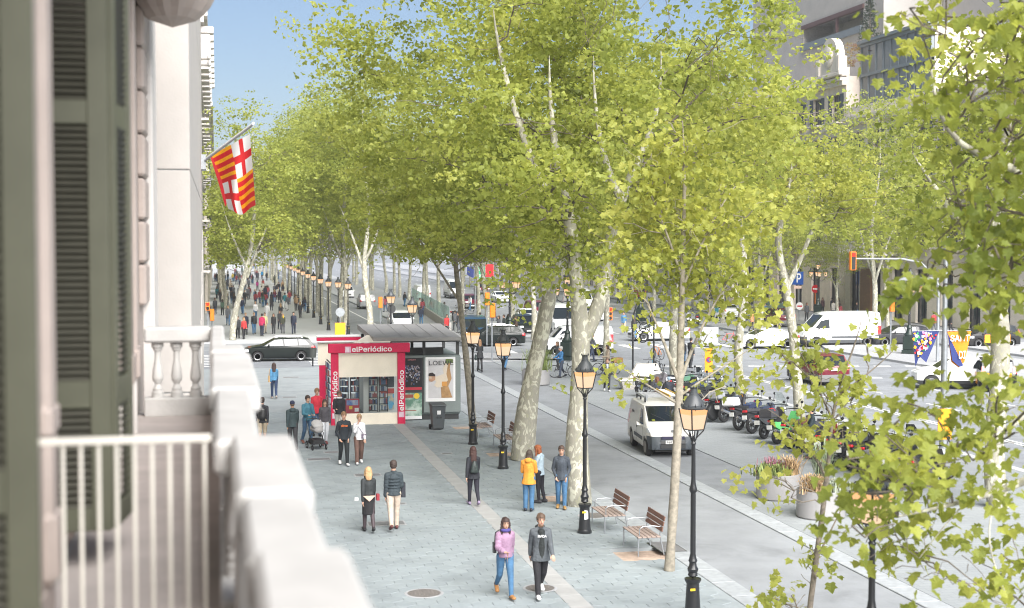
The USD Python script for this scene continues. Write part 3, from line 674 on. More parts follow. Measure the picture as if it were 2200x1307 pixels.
tree('plane_tree', 'big forked plane tree with pale peeling bark beside the man in the dark blue jacket', b, [(P, [.38, .27, .26, .20, .165, .12, .05]), (Pa, [.21, .20, .18, .15, .10, .04]), (Pb, [.13, .10, .07, .03]), (Pc, [.11, .08, .04])],
     AY(1330, 160, Y), (5.4, 5.2, 5.8), 126, 18, (.7, .7, .5), SM, leafA, bark, 12, nsec=40, sec_r=.05,
     extra=np.array([AY(x, y, Y - 0.6) for x, y in ((1160, 600), (1400, 560), (1270, 500), (1120, 570), (1080, 590), (1180, 520))]))
# thin young tree in front
b = G(1438, 1226); Y = b[1]
P = path(Y, (1438, 1226), (1452, 1000), (1461, 800), (1466, 600), (1470, 420), (1466, 260)); P[0] = b
lims = [(path(Y, (1461, 830), (1420, 720), (1375, 620)), [.045, .03, .012]), (path(Y, (1462, 820), (1510, 700), (1570, 600)), [.045, .03, .012]), (path(Y, (1461, 850), (1535, 800), (1620, 745)), [.035, .02, .008]), (path(Y, (1460, 870), (1395, 830), (1320, 780)), [.03, .02, .008]),
        (path(Y, (1466, 600), (1420, 470), (1380, 380)), [.035, .022, .01]), (path(Y, (1466, 620), (1530, 480), (1580, 400)), [.035, .022, .01])]
ex = np.array([AY(x, y, Y + dy) for x, y, dy in ((1350, 560, -.5), (1400, 640, 0), (1390, 520, .5), (1440, 560, -.6), (1500, 540, .5), (1540, 620, 0), (1560, 500, -.4), (1600, 580, .5), (1620, 680, 0), (1590, 760, .4), (1520, 720, -.5), (1480, 660, .5), (1430, 430, 0), (1500, 420, .4), (1560, 400, -.4), (1390, 420, .3), (1340, 480, .2), (1460, 340, 0), (1540, 320, .3), (1400, 330, -.3), (1290, 560, .2), (1610, 470, .3), (1330, 790, 0), (1560, 830, .2), (1470, 480, 0), (1640, 620, .2), (1600, 380, .3), (1480, 600, .4), (1360, 610, 0))])
tree('young_plane_tree', 'slender young plane tree with sparse yellow green leaves beside the nearest bench', b, [(P, [.115, .095, .085, .06, .04, .015])] + lims, AY(1470, 500, Y), (1.7, 1.5, 2.4), 26, 9, (.38, .38, .28), SB, leafB, pale_bark, 13, nsec=30, sec_r=.02, extra=ex, tw=.35)
# sapling near the right, base below the picture
b = np.array([*G(1738, 1432)[:2], 0.0]); b[2] = -0.09; Y = b[1]
P = path(Y, (1738, 1432), (1742, 1290), (1776, 1030), (1790, 890), (1822, 780), (1850, 690)); P[0] = b
lims = [(path(Y, (1776, 1030), (1720, 940), (1650, 880)), [.025, .014, .006]), (path(Y, (1755, 1200), (1790, 1130), (1815, 1080)), [.022, .014, .006]), (path(Y, (1788, 900), (1740, 800), (1700, 720)), [.02, .012, .006]), (path(Y, (1800, 850), (1880, 790), (1930, 740)), [.02, .012, .005])]
ex = np.array([AY(x, y, Y) for x, y in ((1640, 1015), (1665, 1040), (1755, 955), (1740, 940), (1690, 940), (1680, 1290), (1660, 1285), (1700, 1280), (1750, 1180), (1757, 1205), (1720, 880), (1860, 910), (1850, 845), (1680, 760), (1740, 790), (1730, 720), (1870, 730))])
tree('sapling', 'thin sapling with few leaf clusters in front of the grey planters', b, [(P, [.06, .05, .04, .028, .018, .008])] + lims, AY(1790, 830, Y), (.6, .6, .7), 6, 3, (.16, .16, .14), SB, leafB, twig_bark, 14, nsec=24, sec_r=.012, tw=.12,
     extra=np.repeat(ex, 1, 0))
# leaning thin tree right of the kiosk
b = G(1018, 937); Y = b[1]
P = path(Y, (1018, 937), (1004, 790), (988, 650), (978, 540), (985, 420), (1000, 300)); P[0] = b
tree('leaning_tree', 'thin leaning plane tree right of the newspaper kiosk', b, [(P, [.16, .12, .10, .085, .06, .03]), (path(Y, (988, 650), (930, 560), (880, 480)), [.05, .035, .015])], AY(965, 430, Y), (3.6, 3.4, 3.2), 52, 17, (.6, .6, .45), SM, leafA, pale_bark, 15, nsec=20, low=6.6)
# foreground tree whose trunk stands outside the right edge
Y = 15.2; b = np.array([10.15, 15.6, 0.0]); b[2] = -0.09
r_ = np.random.default_rng(77); ex = []
for x, y in [(1840, 890), (1895, 880), (1940, 895), (1985, 880), (2040, 880), (2090, 860), (2150, 850), (1820, 990), (1880, 1000), (1930, 985), (1970, 1010), (2020, 990), (2060, 960), (2110, 960), (1890, 1060), (1940, 1060), (1995, 1060), (2040, 1040), (2090, 1050), (2150, 1030),
             (1830, 1130), (1870, 1140), (1930, 1130), (1980, 1110), (2020, 1160), (1905, 1170), (1960, 1185), (1835, 1085), (1990, 1230), (2060, 1280), (2130, 1130), (2150, 1190), (2120, 1270), (2190, 1280), (2170, 1090), (2180, 930), (2140, 910),
             (1960, 640), (2010, 620),  (2150, 660), (2190, 620), (2110, 590), (2170, 560), (2150, 740), (2190, 700), (1930, 615), (2000, 560)]:
    ex.append(AY(x, y, Y + r_.uniform(-1.6, 1.0)))
    if r_.uniform() < .3: ex.append(AY(x + r_.normal(0, 20), y + r_.normal(0, 14), Y + r_.uniform(-1.6, 1.0)))
for k in range(95):
    x = 2300 - abs(r_.normal(0, 150)); y = r_.uniform(-160, 560)
    if y > 250 or x > 1900 + .4 * y: ex.append(AY(x, y, 15.2 + r_.uniform(-2.2, 2.8)))
for k in range(34): ex.append(AY(r_.uniform(1640, 1960), r_.uniform(440, 560) - 0, 27 + r_.uniform(-2, 2)) * [1, 1, 1] if False else AY(r_.uniform(2230, 2500), r_.uniform(-100, 1000), 15 + r_.uniform(-2, 2)))
P = np.array([b, b + [-.05, 0, 3], b + [.1, .1, 6], b + [-.1, 0, 9], b + [0, 0, 13]])
lims = [(np.array([P[1], *path(Y, (2330, 1010), (2210, 1030), (2080, 1075), (1930, 1110))]), [.10, .07, .05, .03, .012]), (np.array([P[1] + [0, 0, .9], *path(Y, (2300, 860), (2190, 900), (2090, 990))]), [.08, .06, .04, .015]),
        (np.array([P[2], *path(Y, (2260, 560), (2130, 610), (1990, 600))]), [.08, .06, .04, .012]), (np.array([P[2], *path(Y, (2250, 420), (2100, 330), (2000, 150))]), [.08, .06, .04, .012]), (np.array([P[3], *path(Y, (2300, 120), (2200, 0), (2120, -90))]), [.07, .05, .04, .012]),
        (np.array([*path(Y, (2190, 1030), (2125, 1140), (2150, 1250), (2170, 1310))]), [.012, .01, .008, .004]), (np.array([*path(Y, (2080, 1075), (2030, 1130), (1975, 1200))]), [.01, .008, .004])]
tree('foreground_plane_tree', 'foreground plane tree leaning large leafy branches into the picture from the right edge', b, [(P, [.24, .21, .18, .13, .06])] + lims, AY(2400, 300, Y), (2.2, 2.2, 4.2), 14, 3, (.20, .20, .15), SN, leafF, bark, 16, nsec=70, sec_r=.018, tw=.25, extra=np.array(ex))
# median trees
b = G(1593, 846); Y = b[1]
P = path(Y, (1593, 846), (1589, 720), (1600, 600), (1590, 480), (1600, 330)); P[0] = b
tree('median_tree', 'straight plane tree on the kerb behind the parked motorcycles and the orange sign', b, [(P, [.24, .2, .18, .12, .05]), (path(Y, (1596, 650), (1540, 560), (1500, 470)), [.1, .08, .04])], AY(1535, 330, Y), (4.2, 4.2, 4.8), 80, 18, (.75, .75, .5), SM, leafB, bark, 21, nsec=26)
b = G(1718, 908); Y = b[1]
P = path(Y, (1718, 908), (1708, 760), (1688, 612), (1672, 520), (1690, 420), (1700, 330)); P[0] = b
tree('median_tree', 'crooked forked plane tree on the kerb behind the green scooter', b, [(P, [.25, .2, .17, .13, .10, .05]), (path(Y, (1690, 620), (1735, 520), (1770, 420)), [.12, .09, .04])], AY(1690, 420, Y), (3.6, 3.4, 2.6), 60, 14, (.6, .6, .45), SM, leafB, bark, 22, nsec=24, low=8.2)
b = G(2146, 1090); Y = b[1]
P = path(Y, (2146, 1090), (2140, 900), (2148, 700), (2130, 500), (2160, 300), (2140, 100)); P[0] = b
tree('median_tree', 'stout plane tree with a pale trunk at the right edge of the picture', b, [(P, [.30, .27, .25, .21, .15, .07]), (path(Y, (2140, 600), (2040, 450), (1960, 330)), [.14, .1, .04])], AY(2160, 270, Y), (3.6, 3.8, 5.0), 60, 17, (.7, .7, .5), SM, leafA, bark, 23, nsec=28, low=7.0)
b = G(1453, 824); Y = b[1]
P = path(Y, (1453, 824), (1447, 700), (1455, 560), (1445, 430)); P[0] = b
tree('median_tree', 'plane tree rising behind the white van and the street bench', b, [(P, [.26, .2, .16, .07])], AY(1440, 330, Y), (5, 5, 5.4), 90, 20, (.8, .8, .5), SF, leafB, bark, 24, nsec=20)
# generic trees, one of each kind with copies along the avenue
def generic(seed, base, label, h=20.5, rad=4.9, leafm=leafA, lean=0.0, name='avenue_tree', n=122, group=None, low=4.6):
    b = np.array([*base[:2], 0.0]); r = np.random.default_rng(seed); w = lambda: r.normal(0, .25, 3) * [1, 1, 0]
    P = np.array([b, b + [lean * .3, 0, 2.6], b + [lean, 0, 5.5] + w(), b + [lean * 1.4, 0, 9] + w(), b + [lean * 1.5, 0, 13] + w(), b + [lean * 1.5, 0, h - 2]])
    Q = np.array([P[2] - [0, 0, .8], P[2] + [1.0, .4, 1.8], P[2] + [2.1, .9, 4.2]]); Q2 = np.array([P[2], P[2] + [-1.0, -.5, 2.2], P[2] + [-1.9, -.7, 5]])
    return tree(name, label, b, [(P, [.26, .21, .18, .14, .09, .03]), (Q, [.12, .09, .04]), (Q2, [.11, .08, .04])], b + [lean * 1.4, 0, h - 7.8], (rad, rad, 7.0), n, 13, (.8, .8, .55), SF, leafm, bark, seed, nsec=26, group=group, low=low)
GRP = 'plane trees along the left pavement'
V = [generic(31, (10.5, 118.5), 'plane tree beyond the crossing, first in the row behind the kiosk', group=GRP), generic(32, (10.7, 126.5), 'second plane tree beyond the crossing in the row of street lamps', h=22.5, group=GRP), generic(33, (10.3, 134.5), 'third plane tree beyond the crossing in the row of street lamps', h=21, rad=5.2, group=GRP), generic(34, G(500, 731), 'lone leaning plane tree over the crowd on the left pavement', h=18.5, rad=4.6, lean=1.1, low=5.6)]
ORD = 'fourth fifth sixth seventh eighth ninth tenth eleventh twelfth thirteenth fourteenth fifteenth sixteenth seventeenth eighteenth nineteenth twentieth'.split()
rg = np.random.default_rng(4); y = 142
for k in range(17):
    copy(V[k % 3], (10.2 + rg.normal(0, .2), y, 0), rg.uniform(0, 6), f'{ORD[k]} plane tree beyond the crossing in the left pavement row', 'tree', GRP, scale=rg.uniform(.92, 1.08), name='avenue_tree'); y += 8.2 + k * .9
copy(V[1], (11.5, 110.5, 0), 2.0, 'tall plane tree on the corner just beyond the crossing, behind the kiosk roof', 'tree', GRP, scale=1.06, name='avenue_tree')
y = 160
for k in range(7):
    copy(V[3], (0.6 + rg.normal(0, .3), y, 0), rg.uniform(0, 6), f'plane tree near the left house fronts, number {("one two three four five six seven").split()[k]} behind the lone leaning tree', 'tree', 'trees near the left house fronts', scale=rg.uniform(.9, 1.0), name='avenue_tree'); y += 22
def row(x, ys, text_, group, smin, smax, kinds):
    for k, yy in enumerate(ys):
        nth = (['first', 'second', 'third'] + ORD)[k]
        copy(V[kinds[k % len(kinds)]], (x + rg.normal(0, .4), yy, 0), rg.uniform(0, 6), f'{nth} plane tree {text_}', 'tree', group, scale=rg.uniform(smin, smax), name='avenue_tree')
row(22.5, [84, 104], 'by the crossing between the big lamp posts and the white vans', 'plane trees by the crossing', .85, .95, [0, 2])
row(24, [114 + 9.5 * k for k in range(18)], 'on the left median of the far block', 'plane trees on the left median', .85, 1.0, [0, 1, 2])
row(45, [113 + 10 * k for k in range(16)], 'on the right median of the far block', 'plane trees on the right median', .76, .9, [2, 0, 1])
row(53.5, [108.5, 117.5, 129, 138, 147, 156, 166, 177, 188, 200, 215, 230, 245, 260], 'on the far right pavement before the shop fronts', 'plane trees before the shop fronts', .62, .76, [1, 2, 0])
row(46.2, [95], 'on the traffic island beside the lighting column', None, .88, .9, [2])

# planted roof terraces
t = thing('roof_conifer', 'dark green conifer standing on the roof terrace at the upper right', 'tree', (70.4, 146, 29.5)); rt_ = np.random.default_rng(3)
part('trunk', cyl((0, 0, -2), (0, 0, 5.5), .12, .03), twig_bark, t); zz = rt_.uniform(0, 1, 420) ** 1.3; an = rt_.uniform(0, 2 * pi, 420); leafC = leaf_mat('conifer_needles', (.02, .035, .018), (.035, .06, .03), (.06, .085, .04), (.06, .07, .03))
crown(t, np.c_[1.7 * (1 - zz) * np.cos(an) * rt_.uniform(.4, 1, 420), 1.7 * (1 - zz) * np.sin(an) * rt_.uniform(.4, 1, 420), -1 + 6.6 * zz], SF, leafC, rt_, .5, .8)
for lb, yy, dx, cm in (('yellow green shrubs planted along the roof terrace left of the conifer', 141.0, 0, leaf_mat('golden_shrub', (.14, .13, .02), (.26, .21, .03), (.36, .28, .04), (.40, .20, .05))), ('rust coloured shrub on the roof terrace behind the gable', 135.5, .5, leaf_mat('rust_shrub', (.12, .07, .03), (.20, .11, .05), (.26, .15, .06), (.3, .15, .05)))):
    t = thing('roof_shrub', lb, 'shrub', (64.5 + dx, yy, 25.6)); crown(t, np.c_[rt_.normal(0, .7, 110), rt_.uniform(-4, 4, 110), rt_.uniform(.2, 2.4, 110)], SF, cm, rt_, .5, .8, 'foliage')

# ================================================================== STREET FURNITURE
lamp_glow = emit('lamp_glow', (1.0, 0.69, 0.46), 0.42)
lamp_glow_top = emit('lamp_glow_top', (1.0, 0.52, 0.24), 0.46)
def lantern(t, z0, parent_at=(0, 0), k=1.0, turn=0.32):
    """four-sided glazed lantern with its dome; parts under t"""
    cx, cy = parent_at
    def tr(m): return mv(rotz(m, turn), (cx, cy, z0))
    b, w, h = .14 * k, .205 * k, .41 * k
    fr = [cyl((sx * b, sy * b, 0), (sx * w, sy * w, h), .016 * k, n=5) for sx in (-1, 1) for sy in (-1, 1)]
    fr += [cyl((-b, s * b, 0), (b, s * b, 0), .014 * k, n=5) for s in (-1, 1)] + [cyl((s * b, -b, 0), (s * b, b, 0), .014 * k, n=5) for s in (-1, 1)]
    fr += [cyl((x, y, -.012 * k), (.25 * x, .25 * y, -.17 * k), .012 * k, n=5) for x, y in ((b, b), (-b, b), (b, -b), (-b, -b))]
    part('lantern_frame', tr(cat(fr)), black_iron, t)
    for i in range(4):
        d, f, hs = .97, h * .93, h * .72
        wl = lambda z: b + (w - b) * z / h
        q = [(-wl(.01) * d, -wl(.01) * d, .01), (wl(.01) * d, -wl(.01) * d, .01), (wl(hs) * d, -wl(hs) * d, hs), (-wl(hs) * d, -wl(hs) * d, hs), (wl(f) * d, -wl(f) * d, f), (-wl(f) * d, -wl(f) * d, f)]
        part('pane', tr(rotz(quad(q[0], q[1], q[2], q[3]), i * pi / 2)), lamp_glow, t)
        part('pane', tr(rotz(quad(q[3], q[2], q[4], q[5]), i * pi / 2)), lamp_glow_top, t)
    prof = np.array([(.0, h - .01), (.225, h - .01), (.25, h + .02), (.25, h + .055), (.215, h + .07), (.19, h + .13), (.14, h + .21), (.095, h + .26), (.09, h + .30), (.075, h + .31), (.07, h + .40), (.09, h + .41), (0, h + .415)]); prof[:, 0] *= k; prof[:, 1] = h + (prof[:, 1] - h) * k
    part('lantern_roof', tr(lathe(prof, 14)), mat('lamp_roof_grey', (0.045, 0.05, 0.055), 0.45), t, smooth=30)
    sp = [mv(hull([(.0, -.02 * k, 0), (0, .02 * k, 0), (.012 * k, 0, 0), (0, 0, .075 * k), (-.01 * k, 0, .01)]), (.245 * k * cos(a), .245 * k * sin(a), h + .05 * k)) for a in np.arange(12) * pi / 6]
    sp += [cyl((.085 * k * cos(a), .085 * k * sin(a), h + .40 * k), (.10 * k * cos(a), .10 * k * sin(a), h + .46 * k), .012 * k, .003, 5) for a in np.arange(8) * pi / 4]
    part('crown_spikes', tr(cat(sp)), black_iron, t, kind='stuff')
POST = [(.185, 0), (.185, .06), (.165, .08), (.155, .12), (.125, .64), (.15, .68), (.165, .71), (.165, .74), (.10, .80), (.085, .86), (.105, .90), (.11, .93), (.08, .98), (.07, 1.05), (.09, 1.09), (.075, 1.13), (.055, 1.22), (.052, 2.3), (.05, 2.42), (.075, 2.46), (.08, 2.5), (.06, 2.56), (.045, 2.66), (.038, 3.36), (.055, 3.40), (.03, 3.44), (.03, 3.52), (0, 3.53)]
def street_lamp(label, group, loc, rot=0):
    t = thing('street_lamp', label, 'street lamp', loc, rot, group)
    part('base', lathe(POST[:8], 12), black_iron, t, smooth=30); part('post', lathe([(0.0, .741)] + [(r, z) for r, z in POST[8:]], 12), black_iron, t, smooth=30)
    part('bracket', cat([tube([(0, 0, 3.40), (s * .05 * cx_, s * .05 * cy_, 3.45), (s * .09 * cx_, s * .09 * cy_, 3.56), (s * .12 * cx_, s * .12 * cy_, 3.66)], .011, 5) for s in (-1, 1) for cx_, cy_ in ((1, .35), (-.35, 1))]), black_iron, t)
    lantern(t, 3.67)
    return t
LG = 'lantern street lamps along the left pavement'
L0 = street_lamp('lit lantern street lamp standing before the white roof-rack van, lantern over its windscreen', LG, (*G(1488, 1323)[:2], 0))
part('sticker', mv(cbox((-.05, -.152, .55), (.10, .004, .045)), (0, 0, 0)), mat('yellow_sticker', (.65, .45, .02), .6), L0)
for (x, y), lb in zip([(1256, 1145), (1081, 1007), (1016, 955), (886, 823), (840, 782), (748, 720), (727, 714), (706, 710), (689, 697), (674, 683), (662, 673), (651, 661), (641, 651), (633, 643), (626, 636), (619, 630), (1868, 1720)],
        ['lit lantern street lamp beside the forked plane tree and the first bench', 'lit lantern street lamp between the woman in black and the leaning plane tree', 'lit lantern street lamp by the leaning thin tree and the kiosk bench', 'lit lantern street lamp whose lantern shows above the grey kiosk roof, the right one', 'lit lantern street lamp whose lantern shows above the kiosk roof, the left one',
         'lit lantern street lamp beyond the crossing, the tallest near the orange sign', 'lit lantern street lamp beyond the crossing behind the round sign', 'lit street lamp beyond the crossing with a clear dark base, nearest the crowd', 'second dark lamp base up the pavement beside the crowd', 'third dark lamp base up the pavement beside the crowd', 'fourth dark lamp base up the pavement beside the crowd', 'fifth street lamp up the pavement beside the crowd', 'sixth street lamp up the pavement beside the crowd', 'seventh street lamp up the pavement beside the crowd', 'eighth street lamp up the pavement beside the crowd', 'ninth and farthest street lamp up the pavement beside the crowd', 'lit lantern street lamp half hidden behind the leaves at the lower right']):
    copy(L0, (*G(x, y)[:2], 0), 0.0 if y > 900 else .6, lb, 'street lamp', LG, name='street_lamp')
p = G(1256, 1145); solo('sticker', cat(hull([(p[0] - .055 + .01, p[1] - .158, .36), (p[0] + .05, p[1] - .158, .38), (p[0] + .05, p[1] - .142, .58), (p[0] - .04, p[1] - .142, .60), (p[0] - .045, p[1] - .128, .5), (p[0] + .05, p[1] - .128, .5)])), white_paint, 'torn white sticker on the base of the lamp by the first bench', 'sticker')
def candelabra(label, loc, k=1.0, rot=0.3):
    t = thing('candelabra_lamp', label, 'street lamp', loc, rot, 'many-armed lamp posts at the crossing')
    part('pedestal', cat(rbox(-.42 * k, .42 * k, -.42 * k, .42 * k, 0, .25, .03), rbox(-.36 * k, .36 * k, -.36 * k, .36 * k, .25, 1.15 * k, .05), lathe([(.34 * k, 1.15 * k), (.36 * k, 1.25 * k), (.22 * k, 1.4 * k), (.16 * k, 1.65 * k), (.2 * k, 1.72 * k), (.1 * k, 1.9 * k), (0, 1.9 * k)], 12)), mat('dark_green_iron', (.012, .022, .018), .4), t, smooth=30)
    part('post', lathe([(0.09 * k, 1.9 * k), (.075 * k, 2.6 * k), (.11 * k, 2.65 * k), (.07 * k, 2.75 * k), (.055 * k, 3.9 * k), (.1 * k, 3.95 * k), (.05 * k, 4.1 * k), (.04 * k, 4.7 * k), (0, 4.71 * k)], 10), black_iron, t, smooth=30)
    arms = []
    for i in range(4):
        a = i * pi / 2 + .4; c, s = cos(a), sin(a)
        arms.append(tube([(0, 0, 3.7 * k), (.35 * c * k, .35 * s * k, 3.6 * k), (.62 * c * k, .62 * s * k, 3.75 * k), (.7 * c * k, .7 * s * k, 4.0 * k)], [.03, .03, .03, .025], 6))
    part('arms', cat(arms), black_iron, t)
    for i in range(4): a = i * pi / 2 + .4; lantern(t, 4.05 * k, (.7 * cos(a) * k, .7 * sin(a) * k), 1.0)
    lantern(t, 4.75 * k, (0, 0), 1.05)
    return t
c0 = candelabra('tall dark lamp post with a ring of lit lanterns beside the blue van', (*G(1095, 738)[:2], 0))
for (x, y), lb in zip([(1219, 774), (1953, 760), (1757, 683), (1376, 690)], ['tall dark lamp post with lit lanterns between the two big plane trunks', 'tall dark lamp post on a big pedestal on the right traffic island', 'many-armed lamp post before the shop front by the blue parking sign', 'far many-armed lamp post on the other side of the avenue']):
    copy(c0, (*G(x, y)[:2], 0), 0.9, lb, 'street lamp', 'many-armed lamp posts at the crossing', name='candelabra_lamp')

# benches
bench_wood = mat('weathered_bench_wood', (0.30, 0.235, 0.205), 0.75, var=0.22, scale=14, stretch=(8, 1, 8)); back_wood = mat('brown_bench_wood', (0.17, 0.085, 0.06), 0.65, var=0.25, scale=10, stretch=(8, 1, 8))
def bench(label, loc, rot=0, L=1.25):
    """faces -x (towards the houses); back on the +x side"""
    t = thing('park_bench', label, 'bench', loc, rot, 'wooden benches along the kerb')
    for k in range(5): x = -.27 + k * .115; part('seat_slat', rbox(x, x + .095, -L / 2, L / 2, .43, .46, .006), bench_wood, t)
    for k in range(3): z = .56 + k * .125; part('back_slat', mv(roty(rbox(-.014, .014, -L / 2, L / 2, 0, .108, .006), .2), (.30 + (z - .5) * .21, 0, z)), back_wood, t)
    for s in (-1, 1):
        y = s * (L / 2 - .12) if True else 0
        part('leg', cyl((-.25, s * (L / 2 - .04), 0), (-.25, s * (L / 2 - .04), .43), .016, n=8), steel, t); part('leg', tube([(.40, y, 0), (.33, y, .3), (.30, y, .5), (.40, y, .93)], .016, 8), steel, t)
        part('armrest', tube([(.32, y, .66), (.1, y, .69), (-.14, y, .67), (-.20, y, .62), (-.20, y, .44)], .013, 7), steel, t, smooth=50)
        part('seat_bearer', rbox(-.26, .32, y - .015, y + .015, .405, .43, .003), steel, t)
    return t
def bpos(pl, pr):
    a, b = G(*pl), G(*pr); return a, b
a, c = G(1379, 1201), G(1333, 1168); m_ = (a + c) / 2; B0 = bench('nearest wooden bench beside the slender young tree', (m_[0] + .25, m_[1], 0), 0, 1.3)
a = G(1302, 1147); BN = 'wooden benches along the kerb'
copy(B0, (a[0] + .22, a[1] + .62, 0), .0, 'wooden bench between the lamp with a sticker and the nearest bench', 'bench', BN, name='park_bench')
a = G(1059, 962); copy(B0, (a[0] + .30, a[1] - .5, 0), .0, 'wooden bench left of the leaning plane trunk', 'bench', BN, name='park_bench')
a = G(1036, 944); copy(B0, (a[0] + .12, a[1] + .7, 0), .0, 'wooden bench behind the lamp post right of the kiosk bin', 'bench', BN, name='park_bench')

# planters
plant_grey = mat('grey_metal_planter', (0.27, 0.265, 0.265), 0.5, 0.2, var=0.04, scale=1)
blade_g = mat('grass_blade_green', (0.14, 0.18, 0.05), .7, var=.4, scale=5); blade_t = mat('grass_blade_tan', (0.34, 0.23, 0.12), .8, var=.3, scale=5); heather = mat('pink_heather', (0.24, 0.10, 0.13), .8, var=.4, scale=9)
def blades(r, n, x, y, sp, h, lean, w=.012):
    V = []; Fa = []
    for k in range(n):
        a = r.uniform(0, 2 * pi); d = np.array([cos(a), sin(a), 0]); b = np.array([x, y, 0]) + np.array([*r.normal(0, sp, 2), 0]); L = h * r.uniform(.6, 1.15); q = np.array([-d[1], d[0], 0]) * w
        pts = [b, b + d * lean * L * .25 + [0, 0, L * .55], b + d * lean * L * .6 + [0, 0, L * .85], b + d * lean * L + [0, 0, L * .8]]
        o = len(V); V += [pts[0] - q, pts[0] + q, pts[1] - q, pts[1] + q, pts[2] - q * .7, pts[2] + q * .7, pts[3]]
        Fa += [[o, o + 1, o + 3], [o, o + 3, o + 2], [o + 2, o + 3, o + 5], [o + 2, o + 5, o + 4], [o + 4, o + 5, o + 6]]
    return np.array(V), np.array(Fa)
def planter(label, loc, R, h, plants):
    t = thing('planter', label, 'planter', loc, 0, 'round grey metal planters')
    part('tub', lathe([(R - .03, 0), (R - .03, .03), (R, .035), (R, h - .03), (R - .005, h), (R - .04, h), (R - .045, h - .08), (0, h - .08)], 40), plant_grey, t, smooth=30)
    part('soil', lathe([(R - .05, h - .079), (0, h - .05)], 24), mat('dark_soil', (.05, .04, .03), .95), t)
    r = np.random.default_rng(int(loc[0] * 100))
    for nm, n, x, y, sp, hh, lean, m in plants: part(nm, mv(blades(r, n, x, y, sp, hh, lean, .012 if hh > .5 else .02), (0, 0, h - .07)), m, t)
p = G(1671, 1070); planter('round grey planter with heather and grasses, behind the sapling and farther from the balcony', (p[0], p[1], 0), .62, .72, [('heather', 160, -.15, .1, .15, .55, .25, heather), ('grass_tuft', 160, .35, -.1, .13, .6, .7, blade_t), ('shrub', 260, -.25, -.1, .2, .4, .4, blade_g)])
p = G(1763, 1110); planter('round grey planter with a tall spiky plant, nearer to the balcony', (p[0], p[1], 0), .64, .74, [('spiky_plant', 130, .1, .1, .08, 1.5, .45, mat('yucca_green', (.16, .20, .12), .6)), ('grass_tuft', 200, -.3, -.2, .14, .55, .75, blade_t), ('shrub', 220, .3, -.2, .17, .4, .4, mat('silver_shrub', (.25, .28, .22), .7))])
p = G(1151, 826); planter('round grey planter with green arching grass behind the leaning plane trunk', (p[0], p[1], 0), .72, .78, [('grass_tuft', 420, .15, 0, .28, 1.15, .6, blade_g)])

# wheelie bin, litter bin, cabinet
p = G(942, 925); t = thing('wheelie_bin', 'dark grey wheelie bin in front of the kiosk poster', 'bin', (p[0], p[1] + .25, 0), .06)
bin_grey = mat('bin_grey', (.075, .085, .092), .5)
part('body', hull([(s * a, d, z) for s in (-1, 1) for a, d, z in ((.21, -.22, .08), (.21, .2, .08), (.27, -.30, .95), (.27, .28, .95))]), bin_grey, t); part('lid', hull([(s * .29, d, z) for s in (-1, 1) for d, z in ((-.33, .96), (.33, .96), (-.30, 1.0), (.30, 1.05))]), bin_grey, t)
for s in (-1, 1): part('wheel', mv(roty(lathe([(0, -.03), (.1, -.03), (.1, .03), (0, .03)], 14), pi / 2), (s * .25, .24, .1)), rubber, t)
part('label', cbox((0, -.281, .70), (.15, .012, .15)), white_paint, t); part('handle', cyl((-.22, .34, .99), (.22, .34, .99), .015), bin_grey, t)
part('logo', upright(text('BCN', .07, .006), (-.09, -.262, .47)), mat('bin_logo', (.02, .02, .022), .5), t)
def litter_bin(label, px, py):
    p = G(px, py); t = thing('litter_bin', label, 'litter bin', (p[0], p[1], 0)); part('post', cyl((0, 0, 0), (0, 0, 1.1), .045), black_iron, t); part('basket', cat(lathe([(.19, .5), (.24, 1.05), (.25, 1.08), (.2, 1.08), (.17, .56), (0, .55)], 16)), mat('bin_metal', (.06, .065, .06), .5, .3), t, smooth=30)
litter_bin('dark litter bin on a post at the kerb behind the black estate car', 672, 787)
p = G(1521, 742); t = thing('utility_cabinet', 'pale grey utility cabinet beside the white saloon across the road', 'cabinet', (p[0], p[1], 0)); part('body', rbox(-.7, .7, -.25, .25, .08, 1.3, .02), mat('cabinet_grey', (.30, .32, .32), .5), t)
for s in (-1, 1): part('door', cbox((s * .34, -.253, .68), (.62, .012, 1.1)), mat('cabinet_grey2', (.27, .29, .29), .5), t)
part('plinth', box(-.66, .66, -.22, .22, 0, .079), granite2, t)

# ------------------------------------------------------------------ newspaper kiosk
KY = 57.0
red_k = mat('magenta_red_canvas', srgb(205, 20, 75, .9), .6, var=.05, scale=2); cream = mat('cream_canvas', (.76, .69, .58), .75, var=.04, scale=1.5); k_green = mat('kiosk_grey_green', (.17, .20, .195), .5, var=.04, scale=1); k_dark = mat('kiosk_dark_frame', (.04, .042, .043), .5); k_roof = mat('kiosk_roof_metal', (.23, .225, .22), .7, .0, var=.06, scale=1)
XL, XR = AY(711, 850, KY)[0], AY(871, 850, KY)[0]; zat = lambda py, Y=KY: AY(790, py, Y)[2]
ks = thing('kiosk', 'newspaper kiosk with red and cream roll-down awnings and advertising panels on the pavement', 'kiosk')
part('roof', cat(hull([(x, y, z) for x, y, z in ((XL + 1.75, KY + .35, zat(727)), (XR + 2.35, KY + .35, zat(729)), (XR + 2.35, KY + .35, zat(736)), (XL + 1.75, KY + .35, zat(736)), (XL + 1.6, KY + 5.6, 3.72), (XR + 2.3, KY + 5.6, 3.72), (XL + 1.6, KY + 5.6, 3.5), (XR + 2.3, KY + 5.6, 3.5))])), k_roof, ks)
for k in range(6): x = XL + 2.3 + k * .62; part('roof_seam', hull([(x + dx, y, z) for dx in (0, .02) for y, z in ((KY + .4, zat(727) + .0), (KY + 5.5, 3.722), (KY + .4, zat(727) + .010), (KY + 5.5, 3.732))]), k_roof, ks)
